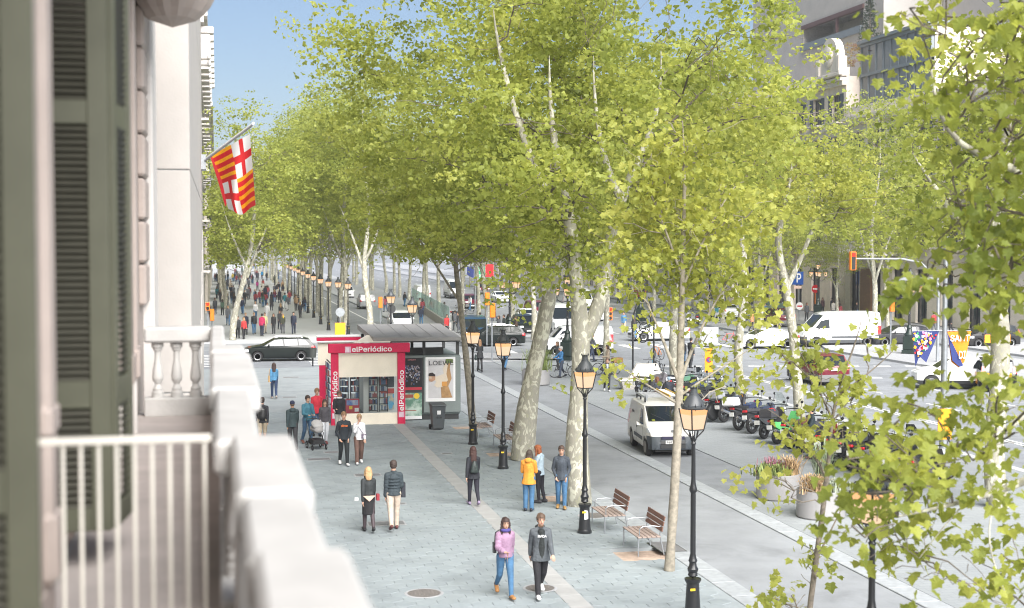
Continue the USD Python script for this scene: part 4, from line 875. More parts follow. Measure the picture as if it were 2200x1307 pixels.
Yp = KY + 1.0; XP = AY(909, 840, Yp)[0]; XE = AY(989, 840, Yp)[0]; zb, zt = AY(950, 906, Yp)[2], AY(950, 766, Yp)[2]
part('body', rbox(XL + 1.5, XE, Yp + .02, KY + 5.2, .22, zt + .05, .02), k_green, ks); part('plinth', rbox(XL + 1.6, XE - .05, Yp + .1, KY + 5.1, 0, .22, .01), k_dark, ks)
for x in (XL + 1.7, XP, XE - .15):
    for y in (Yp + .1, KY + 4.8): part('roof_post', box(x, x + .12, y, y + .12, zt + .051, 3.35), k_dark, ks)
part('roof_beam', box(XL + 1.83, XE - .6, Yp + .7, Yp + .9, zt + .051, zt + .32), k_dark, ks); part('roof_beam', box(XL + 1.65, XE, Yp - .06, Yp + .09, 3.22, 3.4), k_dark, ks)
pn = part('advert_panel', rbox(XP, XE, Yp - .10, Yp + .015, .30, zt, .02), k_green, ks)
pw, px0 = XE - XP, XP
part('poster', cbox(((XP + XE) / 2 - .07, Yp - .106, (zat(767, Yp) + zat(868, Yp)) / 2), (pw * .80, .008, zat(772, Yp) - zat(868, Yp))), white_paint, pn)
zp1, zp0 = zat(774, Yp) - .0, zat(858, Yp); xa, xb = XP + pw * .13, XP + pw * .80
part('poster_photo', box(xa, xb, Yp - .114, Yp - .111, zp0, zp1), mat('poster_grey', (.50, .49, .50), .5, var=.08, scale=1.2), pn)
skin_p = mat('print_skin', (.42, .24, .15), .5); tan_p = mat('print_tan', (.36, .21, .09), .5, var=.2, scale=4)
def flat(poly, m, nm='print', off=.118): 
    P_ = [(xa + (xb - xa) * u, zp0 + (zp1 - zp0) * v) for u, v in poly]; part(nm, mv(prism(P_, .003, 'y'), (0, Yp - off - .003, 0)), m, pn)
flat([(.72, 1), (.88, 1), (.86, .75), (.93, .5), (.80, .3), (.96, 0), (.52, 0), (.50, .28), (.62, .42), (.70, .62)], tan_p); flat([(.12, .50), (.30, .55), (.62, .62), (.58, .75), (.68, .90), (.78, .86), (.72, .62), (.78, .45), (.55, .28), (.35, .27), (.22, .33), (.32, .42)], mat('print_cream', (.60, .52, .42), .5), off=.122)
flat([(.02, .44), (.02, .60), (.14, .63), (.28, .58), (.27, .47), (.14, .42)], skin_p, off=.126); flat([(.0, .58), (.02, .64), (.16, .66), (.28, .60), (.26, .56), (.04, .57)], plain((.03, .02, .02)), off=.130); flat([(.02, .505), (.13, .50), (.13, .55), (.02, .555)], plain((.5, .4, .3)), off=.130)
flat([(.54, .30), (.74, .30), (.74, .42), (.54, .42)], mat('print_orange', (.55, .26, .06), .5), off=.130); flat([(.66, .88), (.98, .9), (.98, 1.0), (.70, 1)], mat('print_green', (.12, .17, .04), .5), off=.1205)
tx = text('LOEWE', .17, .004, False); tx = (tx[0] * [(xb - xa) / max(tx[0][:, 0]), 1, 1], tx[1]); part('lettering', upright(tx, (xa, Yp - .131, zp1 - .24)), plain((.035, .035, .04)), pn)
tx = text('JCDecaux', .05, .004, False); part('lettering', upright(tx, ((XP + XE) / 2 - .15, Yp - .104, zt - .10)), white_paint, pn)
# narrow poster bay
x0, x1 = XR + .02, XP - .06
nb_ = part('poster_bay', rbox(x0, x1 + .05, Yp - .06, Yp + .015, .28, zt - .05, .01), k_dark, ks)
part('poster', box(x0 + .04, x1, Yp - .07, Yp - .062, zat(833, Yp), zat(771, Yp)), plain((.012, .012, .016)), nb_)
rr = np.random.default_rng(3); crowdp = [[], [], []]
for k in range(150):
    x = x0 + .06 + rr.uniform(0, x1 - x0 - .14); z = zat(785, Yp) - abs(rr.normal(0, .35)) - .05
    if z > zat(828, Yp): crowdp[k % 3].append(cbox((x, Yp - .073 - .001 * (k % 3), z), (rr.uniform(.02, .05), .002, rr.uniform(.03, .08))))
for q, m in zip(crowdp, (plain((.06, .10, .22)), plain((.45, .45, .5)), plain((.16, .11, .10)))): part('printed_figures', cat(q), m, nb_, kind='stuff')
part('printed_band', box(x0 + .04, x1, Yp - .07, Yp - .062, zat(840, Yp), zat(834, Yp)), mat('print_red', (.45, .03, .05), .5), nb_); part('lettering', upright(text('CONCERT', .05, .003), (x0 + .2, Yp - .074, zat(776, Yp))), plain((.5, .2, .2)), nb_)
lw = part('poster', box(x0 + .04, x1, Yp - .07, Yp - .062, zat(903, Yp), zat(846, Yp)), mat('print_landscape', (.10, .22, .16), .5, color2=(.45, .55, .48), scale=3.2, thr=(.4, .6)), nb_)
part('printed_disc', mv(rotx(lathe([(0, 0), (.12, 0), (.12, .003), (0, .003)], 20), pi / 2), (x1 - .22, Yp - .071, zat(853, Yp))), mat('print_yellow', (.70, .48, .03), .5), nb_); part('printed_strip', box(x0 + .04, x1, Yp - .075, Yp - .071, zat(903, Yp), zat(896, Yp)), white_paint, nb_); part('printed_blob', cat([cbox((x0 + .25, Yp - .073, zat(853, Yp)), (.35, .002, .14)), cbox((x0 + .3, Yp - .073, zat(884, Yp)), (.5, .002, .03))]), plain((.30, .08, .05)), nb_)
# red front frame with roll-down screen
def kz(py): return zat(py)
pwid = (AY(727.7, 850, KY)[0] - XL)
hd = part('header', rbox(AY(705, 748, KY)[0], AY(880, 748, KY)[0], KY - .12, KY + .12, kz(758), kz(738), .02), red_k, ks)
def logo(parent, loc, s, up=False):
    m = mv(box(0, s, -.004, 0, 0, s), loc); part('emblem', m, mat('emblem_pink', (.62, .36, .48), .6), parent); b = [hull([(.1 * s + k * .2 * s, -.008, .1 * s), (.2 * s + k * .2 * s, -.008, .1 * s), (.3 * s + k * .2 * s, -.008, .9 * s), (.2 * s + k * .2 * s, -.008, .9 * s), (.15 * s + k * .2 * s, -.0045, .2 * s)]) for k in range(3)]
    part('emblem_stripe', mv(cat(b), loc), white_paint, parent)
xs = AY(700 + 0, 748, KY)[0]; lx = AY(740.5, 748, KY)[0]; logo(hd, (lx, KY - .123, kz(757)), kz(744) - kz(757))
def fit(s, wdt, h): 
    t_ = text(s, .2, .006); v = t_[0] - [t_[0][:, 0].min(), 0, 0]; return v * [wdt / v[:, 0].max(), h / .2, 1], t_[1]
part('lettering', upright(fit('elPeriódico', AY(841, 748, KY)[0] - AY(755.5, 748, KY)[0], .19), (AY(755.5, 748, KY)[0], KY - .124, kz(755))), white_paint, hd)
for xx, tt, cut in ((XL, 'elPeriódico', 0), (AY(854, 850, KY)[0], 'elPeriódico', 0)):
    po = part('red_post', rbox(xx, xx + pwid, KY - .05, KY + .05, kz(913), kz(758.5), .01), red_k, ks)
    m = fit(tt, kz(797) - kz(884), pwid * .62); m = (np.stack([-m[0][:, 1], m[0][:, 0], m[0][:, 2]], 1), m[1]); part('lettering', upright(m, (xx + pwid * .80, KY - .055, kz(884))), white_paint, po); logo(po, (xx + .04, KY - .052, kz(898)), pwid * .72)
xi0, xi1 = XL + pwid + .005, AY(854, 850, KY)[0] - .005
r_ = np.random.default_rng(2)
def cloth(x0, x1, z0, z1, Y, amp=.025, n=26):
    g = np.array([(x0 + (x1 - x0) * i / n, Y + amp * sin(i * 1.1 + j * .7) * cos(j * .5 + .3 * i) * (j / 8), z1 + (z0 - z1) * j / 8) for j in range(9) for i in range(n + 1)]); q = [[j * (n + 1) + i, (j + 1) * (n + 1) + i, (j + 1) * (n + 1) + i + 1, j * (n + 1) + i + 1] for j in range(8) for i in range(n)]
    f = tri((g, np.array(q))); return cat(f, (f[0] + [0, .012, 0], f[1][:, ::-1]))
part('roll_down_screen', cloth(xi0, xi1, kz(810), kz(759), KY), cream, ks, smooth=True); part('lower_screen', cloth(xi0, xi1, kz(913), kz(888), KY, .015), cream, ks, smooth=True)
part('bottom_bar', rbox(XL - .02, XR + .02, KY - .05, KY + .05, kz(918), kz(913.5), .01), white_paint, ks)
part('clear_sheet', quad((xi0, KY + .01, kz(888)), (xi1, KY + .01, kz(888)), (xi1, KY + .01, kz(810)), (xi0, KY + .01, kz(810))), pane('clear_plastic'), ks)
# counter and magazine racks behind the clear sheet
part('counter_front', box(XL + 1.4, XR + .0, Yp - .02, Yp + .015, .2, zt), mat('kiosk_inside', (.62, .62, .60), .7), ks)
mags = [plain(c) for c in ((.05, .08, .16), (.35, .36, .40), (.10, .16, .28), (.03, .03, .04), (.30, .08, .08), (.55, .56, .56), (.15, .22, .30))]
for bx in (xi0 + .12, xi0 + .55, xi0 + 1.30, xi0 + 1.72):
    w_ = .36
    rk = part('magazine_rack', cat([box(bx, bx + w_, Yp - .1, Yp + .24, .45 + k * .26, .47 + k * .26) for k in range(8)] + [box(bx, bx + .02, Yp - .1, Yp + .24, .4, 2.6), box(bx + w_ - .02, bx + w_, Yp - .1, Yp + .24, .4, 2.6)]), black_plastic, ks)
    for k in range(7):
        for q in range(5): h_ = rr.uniform(.14, .22); part('magazine', rbox(bx + .025 + q * .062, bx + .08 + q * .062, Yp - .09, Yp + .05, .472 + k * .26, .472 + k * .26 + h_, .004), mags[int(rr.integers(0, 7))], rk)
bx = xi1 - .62; part('poster', box(bx, bx + .6, Yp - .05, Yp - .04, kz(838), kz(812)), plain((.06, .07, .08)), ks); part('poster', box(bx, bx + .6, Yp - .05, Yp - .04, kz(852), kz(841)), plain((.42, .06, .05)), ks); part('poster', box(bx, bx + .6, Yp - .05, Yp - .04, kz(887), kz(853)), mat('print_sky', (.10, .35, .55), .5, color2=(.55, .45, .30), scale=2.5, thr=(.45, .55)), ks); part('lettering', upright(text('PREMSA', .06, .003), (bx + .08, Yp - .052, kz(820))), plain((.4, .42, .42)), ks)
bx = xi0 + .30; q = part('magazine_stand', rbox(bx, bx + .55, KY + .3, KY + .5, .3, kz(859), .01), mat('print_red', (.45, .03, .05), .5), ks); part('cover', box(bx + .03, bx + .5, KY + .29, KY + .298, kz(872), kz(861)), mat('print_sky2', (.08, .16, .42), .5, color2=(.5, .5, .55), scale=3), q); part('price_disc', cbox((bx + .2, KY + .288, kz(877)), (.13, .006, .13)), mat('print_yellow', (.70, .48, .03), .5), q); part('notice', box(bx + .36, bx + .52, KY + .289, KY + .296, kz(886), kz(878)), white_paint, q)
# left side awning
Ys = KY + 4.2; x0, x1 = AY(683, 760, Ys)[0], XL + 1.5
part('side_header', cat(rbox(AY(679, 728, Ys)[0], AY(775, 728, Ys)[0], Ys - .1, Ys + .1, zat(724, Ys), zat(719, Ys), .02)), white_paint, ks); part('side_header_band', cat(rbox(AY(680, 728, Ys)[0], AY(775, 728, Ys)[0], Ys - .09, Ys + .09, zat(731, Ys), zat(724.3, Ys), .01)), red_k, ks); part('side_header_roller', rbox(AY(681, 728, Ys)[0], AY(775, 728, Ys)[0], Ys - .1, Ys + .1, zat(735, Ys), zat(731.3, Ys), .01), white_paint, ks)
part('side_screen', cloth(x0, x1, zat(783, Ys), zat(735.5, Ys), Ys), cream, ks, smooth=True); part('side_red_screen', cloth(x0 + .05, x0 + .42, .25, zat(783.5, Ys), Ys, .02, 6), red_k, ks, smooth=True)
part('front_awning', quad((XL + .9, KY + .1, kz(737)), (XR - .6, KY + .1, kz(737)), (XR - .3, KY + 1.6, 3.5), (XL + 1.6, KY + 1.6, 3.5)), cream, ks)
sr = part('side_rack', cat([box(XL - .02, XL + .04, KY + .4, KY + 2.2, .5 + k * .28, .52 + k * .28) for k in range(8)]), black_plastic, ks)
for k in range(7):
    for q in range(6): part('magazine', rbox(XL - .06, XL - .02, KY + .42 + q * .29, KY + .66 + q * .29, .525 + k * .28, .525 + k * .28 + .22, .004), mags[int(rr.integers(0, 7))], sr)

# ------------------------------------------------------------------ flag
FY = 29.3; a, c = AY(436, 346, FY + 1.0), AY(545, 265, FY - 1.0)
fp = thing('flagpoles', 'pair of white flagpoles slanting out of the limestone building', 'flagpole'); part('pole', cyl(a, c, .022, n=8), white_paint, fp, smooth=40); part('pole', cyl(a + [.0, -.5, -.06], c + [-.02, -.5, -.07], .020, n=8), steel, fp, smooth=40); part('bracket', cbox(a + [-.0, -.2, -.05], (.12, .8, .3)), steel, fp)
def fpt(u, v):
    tl, tr_, br, bl = np.array([455, 334.]), np.array([537, 288.]), np.array([549, 440.]), np.array([497, 452.])
    p = (1 - v) * ((1 - u) * tl + u * tr_) + v * ((1 - u) * bl + u * br); p[1] += 12 * v * sin(pi * u) + 3 * sin(u * 9 + v * 4) * v; p[0] += 6 * sin(v * 5 + u * 2) * (1 - u) * v
    return AY(p[0], p[1], FY + .16 * sin(u * 8 + v * 3) * (.3 + v) + (.5 - u) * .8)
N = 56; gv = np.array([fpt(i / N, j / N) for j in range(N + 1) for i in range(N + 1)]); fl_ = {'yellow': [], 'red': [], 'white': []}
for j in range(N):
    for i in range(N):
        u, v = (i + .5) / N, (j + .5) / N; left, top = u < .5, v < .5; uu, vv = (u % .5) * 2, (v % .5) * 2
        if left == top: k = 'red' if int(vv * 8) % 2 else 'yellow'
        else: k = 'red' if abs(uu - .5) < .11 or abs(vv - .5) < .11 else 'white'
        o = j * (N + 1) + i; fl_[k] += [[o, o + N + 1, o + N + 2], [o, o + N + 2, o + 1]]
ft = thing('flag', 'yellow, red and white quartered city flag hanging from the pole on the building', 'flag')
def cloth_mat(name, c):
    return usdkit.material(stage, '/World/Looks/' + name, {'p': ('principled_bsdf', {'base_color': c, 'roughness': .7}), 't': ('translucent_bsdf', {'color': c}), 'm': ('mix_closure', {'fac': .3})}, [('p.BSDF', 'm.closure1'), ('t.BSDF', 'm.closure2')], surface='m.closure')
for k, c in (('yellow', srgb(250, 170, 20, .85)), ('red', srgb(205, 35, 40, .9)), ('white', (.66, .65, .64))): part({'yellow': 'yellow_cloth', 'red': 'red_cloth', 'white': 'white_cloth'}[k], (gv, np.array(fl_[k])), cloth_mat('flag_' + k, c), ft, smooth=True)
sf = np.array([AY(*q, FY + .9) for q in ((452, 338), (458, 336), (492, 425), (484, 445), (470, 395))]); solo('flag', (sf, np.array([[0, 4, 1], [1, 4, 2], [4, 3, 2]])), cloth_mat('flag_red2', srgb(200, 30, 40, .8)), 'second red flag mostly hidden behind the city flag', 'flag')

# ------------------------------------------------------------------ signs, signals, banners
sig_orange = mat('signal_orange', srgb(240, 130, 20, .85), .5); sign_yellow = mat('sign_yellow', srgb(250, 165, 15, .85), .5); sign_red = mat('sign_red', srgb(200, 20, 30, .9), .45); sign_blue = mat('sign_blue', srgb(25, 80, 160, .9), .45); dark_lens = mat('dark_lens', (.01, .01, .01), .4); red_on = emit('red_signal', (1.0, .05, .03), .9); plain_w = white_paint
def signal(label, px, py, top_py, on=None, back=False, rot=0.0, ped=False):
    p = G(px, py); Y_ = p[1]; zt_ = AY(px, top_py, Y_)[2]; t = thing('traffic_light', label, 'traffic light', (p[0], p[1], 0), rot, 'traffic lights at the crossing'); part('post', cyl((0, 0, 0), (0, 0, zt_), .05, n=10), steel, t)
    n = 2 if ped else 3; h = .30 * n; b = part('housing', rbox(-.16, .16, -.30, -.06, zt_ - h, zt_, .03), sig_orange, t)
    for k in range(n):
        f = (-.301 if not back else -.059); dk = part('lens', mv(rotx(lathe([(0, 0), (.11, 0), (.11, .01), (0, .01)], 14), pi / 2 if not back else -pi / 2), (0, f, zt_ - .15 - .3 * k)), red_on if (on == k) else dark_lens, b)
        part('visor', cbox((0, f - .05 * (1 if not back else -1), zt_ - .03 - .3 * k), (.24, .10, .015)), black_plastic, b)
    return t
signal('red traffic light with an orange housing right of the forked plane trunk', 1309, 742, 661, 0)
signal('orange traffic light seen from behind beside the blue van, the nearer one', 1057, 776, 651, None, True)
signal('orange traffic light seen from behind left of the ringed lamp post', 1046, 742, 629, None, True)
signal('orange traffic light on the right traffic island beside the big lamp pedestal', 1913, 756, 641, None, True)
signal('red pedestrian light at the left edge of the far pavement', 447, 735, 650, 0, ped=True); signal('orange traffic light at the far left seen from behind', 456, 728, 664, None, True)
signal('orange traffic light above the far kiosk roof by the grey sign', 817, 716, 638, None, True)
# gantry arm
p = G(2014, 778); t = thing('traffic_light_gantry', 'red traffic light hanging at the end of a long curved grey arm', 'traffic light', (p[0], p[1], 0)); e = AY(1838, 556, p[1]) - [p[0], p[1], 0]
part('post', cyl((0, 0, 0), (0, 0, e[2] - 1.7), .10, .085), steel, t, smooth=40); part('arm', tube([(0, 0, e[2] - 1.7), (-.35, 0, e[2] - 1.0), (-1.2, 0, e[2] - .25), (-2.4, 0, e[2] - .02), (e[0], 0, e[2])], [.085, .08, .07, .06, .05], 8), steel, t, smooth=40)
hz = part('housing', rbox(e[0] - .42, e[0] - .05, -.25, .05, e[2] - .70, e[2] + .42, .03), sig_orange, t)
part('backing', rbox(e[0] - .36, e[0] - .1, -.262, -.252, e[2] - .66, e[2] + .38, .002), dark_lens, hz)
for k in range(3): part('lens', mv(rotx(lathe([(0, 0), (.12, 0), (.12, .01), (0, .01)], 16), pi / 2), (e[0] - .235, -.265, e[2] + .22 - .35 * k)), red_on if k == 0 else dark_lens, hz)
# tall banner pole
p = G(2026, 978); Y_ = p[1]; t = thing('lighting_column', 'tall grey lighting column carrying two pennant banners at the right', 'lighting column', (p[0], p[1], 0)); zt_ = AY(2028, 455, Y_)[2]
part('post', lathe([(.14, 0), (.14, .9), (.11, .95), (.105, 4), (.085, 4.05), (.07, zt_), (0, zt_ + .02)], 14), steel, t, smooth=30); part('arm', cyl((0, 0, zt_ - .15), (2.1, .2, zt_ - .1), .04), steel, t); part('arm', rbox(-1.75, -.08, -.04, .04, AY(2020, 603, Y_)[2], AY(2020, 596, Y_)[2], .01), steel, t)
for z in (AY(2026, 711, Y_)[2],): part('banner_rod', cyl((-1.0, 0, z), (.98, 0, z), .012), steel, t)
def pennant(pts, m, label, nm='banner', cells=None, Yo=0.0):
    tt_ = thing(nm, label, 'banner'); P3 = [AY(x, y, Y_ + Yo + .05 * sin(x * .4)) for x, y in pts]; n = len(P3); c = np.mean(P3, 0); v = np.array(P3 + [c]); f = np.array([[n, i, (i + 1) % n] for i in range(n)])
    part('cloth', cat((v, f), (v + [0, .01, 0], f[:, ::-1])), m, tt_); return tt_
navy = mat('banner_navy', srgb(35, 50, 110), .7)
bn = pennant([(1961, 712), (2018, 712), (1990, 779), (1978, 768), (1969, 772), (1967, 788), (1965, 765)], navy, 'dark blue pennant with a bright splash pattern left of the lighting column')
rp = np.random.default_rng(8)
for k in range(90):
    x, y = rp.uniform(1963, 2012), rp.uniform(713, 772)
    if y > 715 + (2016 - x) * 1.35 + 0 or x < 1962 + (y - 712) * .10: continue
    s_ = rp.uniform(2.0, 6.0); an = rp.uniform(0, 6); q = [AY(x + s_ * r2 * cos(an + a2), y + s_ * r2 * sin(an + a2), Y_ - .03 - .002 * (k % 7)) for a2, r2 in zip(np.arange(6) * pi / 3, rp.uniform(.4, 1.2, 6))]
    part('splash', (np.array(q), np.array([[0, i, i + 1] for i in range(1, 5)])), [sign_red, sign_yellow, mat('banner_green', srgb(60, 150, 90), .7), mat('banner_pink', srgb(200, 130, 190), .7), white_paint][k % 5], bn)
bo = pennant([(2036, 713), (2087, 712), (2072, 778), (2060, 790), (2044, 778)], mat('banner_orange', srgb(240, 140, 20, .85), .7), 'orange pennant lettered SANT JORDI right of the lighting column')
q = [AY(x, y, Y_ - .04) for x, y in ((2036, 716), (2045, 735), (2070, 786), (2061, 788), (2046, 775))]; part('folded_corner', (np.array(q), np.array([[0, 1, 4], [1, 2, 3], [1, 3, 4]])), navy, bo)
a = AY(2039, 733, Y_); tx = fit('SANT', AY(2080, 733, Y_)[0] - a[0], AY(2040, 720, Y_)[2] - a[2]); part('lettering', upright(tx, (a[0], Y_ - .09, a[2])), white_paint, bo); a = AY(2056, 770, Y_); tx = fit('DI', .26, .25); part('lettering', upright(tx, (a[0] + .02, Y_ - .09, a[2])), white_paint, bo)
os_ = thing('orange_sign', 'orange banner sign low on the lighting column', 'sign'); a, c = AY(2014, 945, Y_ - .16), AY(2045, 878, Y_ - .16); part('panel', rbox(a[0], c[0], Y_ - .18, Y_ - .155, a[2], c[2], .004), sign_yellow, os_); part('ring', mv(rotx(lathe([(.09, 0), (.13, 0), (.13, .004), (.09, .004)], 18), pi / 2), ((a[0] + c[0]) / 2 + .08, Y_ - .183, (a[2] + c[2]) / 2 + .1)), plain((.55, .28, .02)), os_)
# orange no-parking sign behind the motorcycles
p = G(1521, 830); t = thing('parking_sign', 'orange no-parking sign on a grey post behind the motorcycles', 'sign', (p[0], p[1], 0)); z1, z0 = AY(1521, 748, p[1])[2], AY(1521, 800, p[1])[2]
part('post', cyl((0, 0, 0), (0, 0, z1 - .05), .05, n=10), steel, t, smooth=40); part('panel', rbox(-.20, .22, -.08, -.06, z0, z1, .005), sign_yellow, t); part('disc', mv(rotx(lathe([(0, 0), (.15, 0), (.15, .004), (0, .004)], 20), pi / 2), (.01, -.082, (z0 + z1) / 2 + .02)), sign_red, t); part('disc_centre', mv(rotx(lathe([(0, 0), (.105, 0), (.105, .004), (0, .004)], 20), pi / 2), (.01, -.087, (z0 + z1) / 2 + .02)), sign_blue, t); part('disc_bar', mv(roty(cbox((0, 0, 0), (.27, .003, .035)), .8), (.01, -.093, (z0 + z1) / 2 + .02)), sign_red, t)
tx = fit('RESERVAT', .30, .06); part('lettering', upright(tx, (-.15, -.085, z1 - .16)), plain((.12, .06, .01)), t)
# P sign, no entry, round sign
p = G(1716, 672); t = thing('car_park_sign', 'blue parking sign lettered P on a post before the shop', 'sign', (p[0], p[1], 0)); z1, z0 = AY(1700, 584, p[1])[2], AY(1700, 612, p[1])[2]; part('post', cyl((0, 0, 0), (0, 0, z1), .06), steel, t); part('panel', rbox(-.80, .45, -.12, -.065, z0, z1, .01), sign_blue, t); part('lettering', upright(fit('P', .5, z1 - z0 - .45), (-.32, -.13, z0 + .25)), white_paint, t); part('lower_plate', rbox(-.6, .25, -.12, -.065, z0 - .42, z0 - .12, .01), plain((.75, .55, .45)), t)
def disc_sign(label, px, py, top, r, face, bar=None, postm=steel):
    p = G(px, py); z = AY(px, top, p[1])[2]; t = thing('round_sign', label, 'sign', (p[0], p[1], 0)); part('post', cyl((0, 0, 0), (0, 0, z), .045), postm, t); part('disc', mv(rotx(lathe([(0, 0), (r, 0), (r, .02), (0, .02)], 22), pi / 2), (0, -.05, z)), face, t)
    if bar is not None: part('bar', cbox((0, -.075, z), (r * 1.35, .01, r * .36)), bar, t)
disc_sign('red no-entry sign on an orange post before the ochre building', 1751, 676, 621, .42, sign_red, white_paint, sig_orange); disc_sign('white round sign with a red rim beside the far white van', 1717, 690, 658, .36, white_paint, sign_red)
disc_sign('grey back of a round sign beyond the kiosk', 731, 722, 671, .36, steel); disc_sign('dark back of a round sign by the far glass railing', 841, 712, 664, .36, k_dark)
p = G(731, 738); z1, z0 = AY(731, 694, p[1])[2], AY(731, 722, p[1])[2]; t = thing('board', 'plain orange board standing on the far kerb behind the kiosk', 'sign', (p[0], p[1], 0)); part('panel', rbox(-.38, .38, -.02, .02, z0, z1, .01), sign_yellow, t); part('post', cyl((0, .03, 0), (0, .03, z1 - .05), .04), steel, t)
p = G(808, 714); z1, z0 = AY(808, 657, p[1])[2], AY(808, 692, p[1])[2]; t = thing('board', 'large grey sign back on two posts beyond the kiosk', 'sign', (p[0], p[1], 0)); part('panel', rbox(-.5, .5, -.02, .02, z0, z1, .01), mat('sign_back', (.13, .15, .15), .5), t)
for s in (-.3, .3): part('post', cyl((s, .03, 0), (s, .03, z1), .04), steel, t)
# far banner poles
for (px, py, top, c1, c2, word, lb) in ((1021, 668, 540, navy, mat('banner_green2', srgb(50, 160, 110), .7), 'SANT JORDI', 'far pole with a dark blue and a green banner'), (1119, 640, 500, navy, mat('banner_teal', srgb(50, 120, 130), .7), None, 'farther pole with small blue banners'), (1040, 640, 550, mat('banner_crimson', srgb(190, 30, 60), .7), sign_red, None, 'far pole with small crimson banners'), (1560, 668, 500, mat('banner_teal', srgb(50, 120, 130), .7), mat('banner_blue', srgb(60, 110, 190), .7), None, 'pole with teal banners behind the median tree')):
    p = G(px, py); zt_ = AY(px, top, p[1])[2]; t = thing('banner_pole', lb, 'pole', (p[0], p[1], 0), 0); part('post', cyl((0, 0, 0), (0, 0, zt_), .09, .07), steel, t); zb_ = AY(px, 573 if word else top + 18, p[1])[2]; k = p[1] / 3055
    part('banner', hull([(-.15 - 15 * k, 0, zb_), (-.15, 0, zb_), (-.15, 0, zb_ - 26 * k), (-.15 - 6 * k, 0, zb_ - 20 * k), (-.15 - 15 * k, .02, zb_ - 18 * k)]), c1, t); g_ = part('banner', box(.2, .2 + 18 * k, 0, .02, zb_ - 28 * k, zb_), c2, t)
    if word: part('lettering', upright(fit('SANT', 13 * k, 5 * k), (.3, -.01, zb_ - 9 * k)), white_paint, g_); part('lettering', upright(fit('JORDI', 14 * k, 5 * k), (.3, -.01, zb_ - 22 * k)), white_paint, g_)
# glass railing of the underground ramp
a, c = G(966, 712), G(885, 655); d = c - a; n = 12; t = thing('glass_railing', 'green glass railing on a concrete ramp wall beyond the crossing', 'railing'); wd = math.atan2(d[1], d[0]); Lr = np.linalg.norm(d[:2])
part('ramp_wall', mv(rotz(rbox(0, Lr, -.15, .15, 0, .75, .02), wd), a * [1, 1, 0]), greyst, t); gg = usdkit.material(stage, '/World/Looks/green_glass', {'t': ('transparent_bsdf', {'color': (.72, .88, .82)}), 'g': ('principled_bsdf', {'base_color': (.42, .58, .52), 'roughness': .1}), 'm': ('mix_closure', {'fac': .45})}, [('t.BSDF', 'm.closure1'), ('g.BSDF', 'm.closure2')], surface='m.closure')
for k in range(n): part('pane', mv(rotz(box(k * Lr / n + .03, (k + 1) * Lr / n - .03, -.02, .02, .78, 2.0), wd), a * [1, 1, 0]), gg, t); part('post', mv(rotz(box(k * Lr / n - .03, k * Lr / n + .03, -.03, .03, .75, 2.05), wd), a * [1, 1, 0]), steel, t)
a, c = G(1700, 690), G(1630, 672); d = c - a; t = thing('glass_railing', 'pale green glass railing on the far side before the ochre shop front', 'railing'); wd = math.atan2(d[1], d[0]); Lr = np.linalg.norm(d[:2])
for k in range(8): part('pane', mv(rotz(box(k * Lr / 8 + .03, (k + 1) * Lr / 8 - .03, -.02, .02, .1, 1.5), wd), a * [1, 1, 0]), gg, t); part('post', mv(rotz(box(k * Lr / 8 - .03, k * Lr / 8 + .03, -.03, .03, 0, 1.6), wd), a * [1, 1, 0]), steel, t)
# mosaic bench with wrought-iron lamp standard
mosaic = mat('white_mosaic', (.50, .47, .43), .4, var=.14, scale=16, thr=(.42, .58)); p = G(1385, 838); t = thing('mosaic_bench', 'curved white mosaic bench with a wrought iron lamp standard behind the roof-rack van', 'bench', (p[0], p[1] + .5, 0))
part('seat', cat(rbox(-1.3, 1.2, -.45, .45, .40, .55, .06), hull([(x, y, z) for x, y, z in ((-1.0, -.2, 0), (-.5, -.25, 0), (-1.0, .2, 0), (-.5, .25, 0), (-1.15, -.4, .41), (-.35, -.4, .41), (-1.15, .4, .41), (-.35, .4, .41))]), hull([(x, y, z) for x, y, z in ((.3, -.2, 0), (.9, -.25, 0), (.3, .2, 0), (.9, .25, 0), (.2, -.4, .41), (1.1, -.4, .41), (.2, .4, .41), (1.1, .4, .41))])), mosaic, t)
part('backrest', hull([(x, y, z) for x, y, z in ((-.6, .1, .55), (1.2, .1, .55), (-.6, .4, .55), (1.2, .4, .55), (-.2, .2, 1.2), (.9, .2, 1.2), (-.2, .35, 1.25), (.9, .35, 1.25))]), mosaic, t)
sc_ = [tube([(x, .4, .5), (x, .4, 3.6), (x + s * .3, .4, 4.6)], [.05, .045, .035], 7) for x, s in ((-.35, 1), (.75, -1))]; sc_ += [tube([(.2 + .45 * (1 - k / 26) * cos(k * .55 + o), .4, 2.6 + o * .2 + .45 * (1 - k / 26) * sin(k * .55 + o)) for k in range(22)], .028, 6) for o in (0, 2.1, 4.2)]
sc_ += [cyl((.2, .4, 4.4), (.2, .4, 5.4), .06)]; part('ironwork', cat(sc_), black_iron, t)

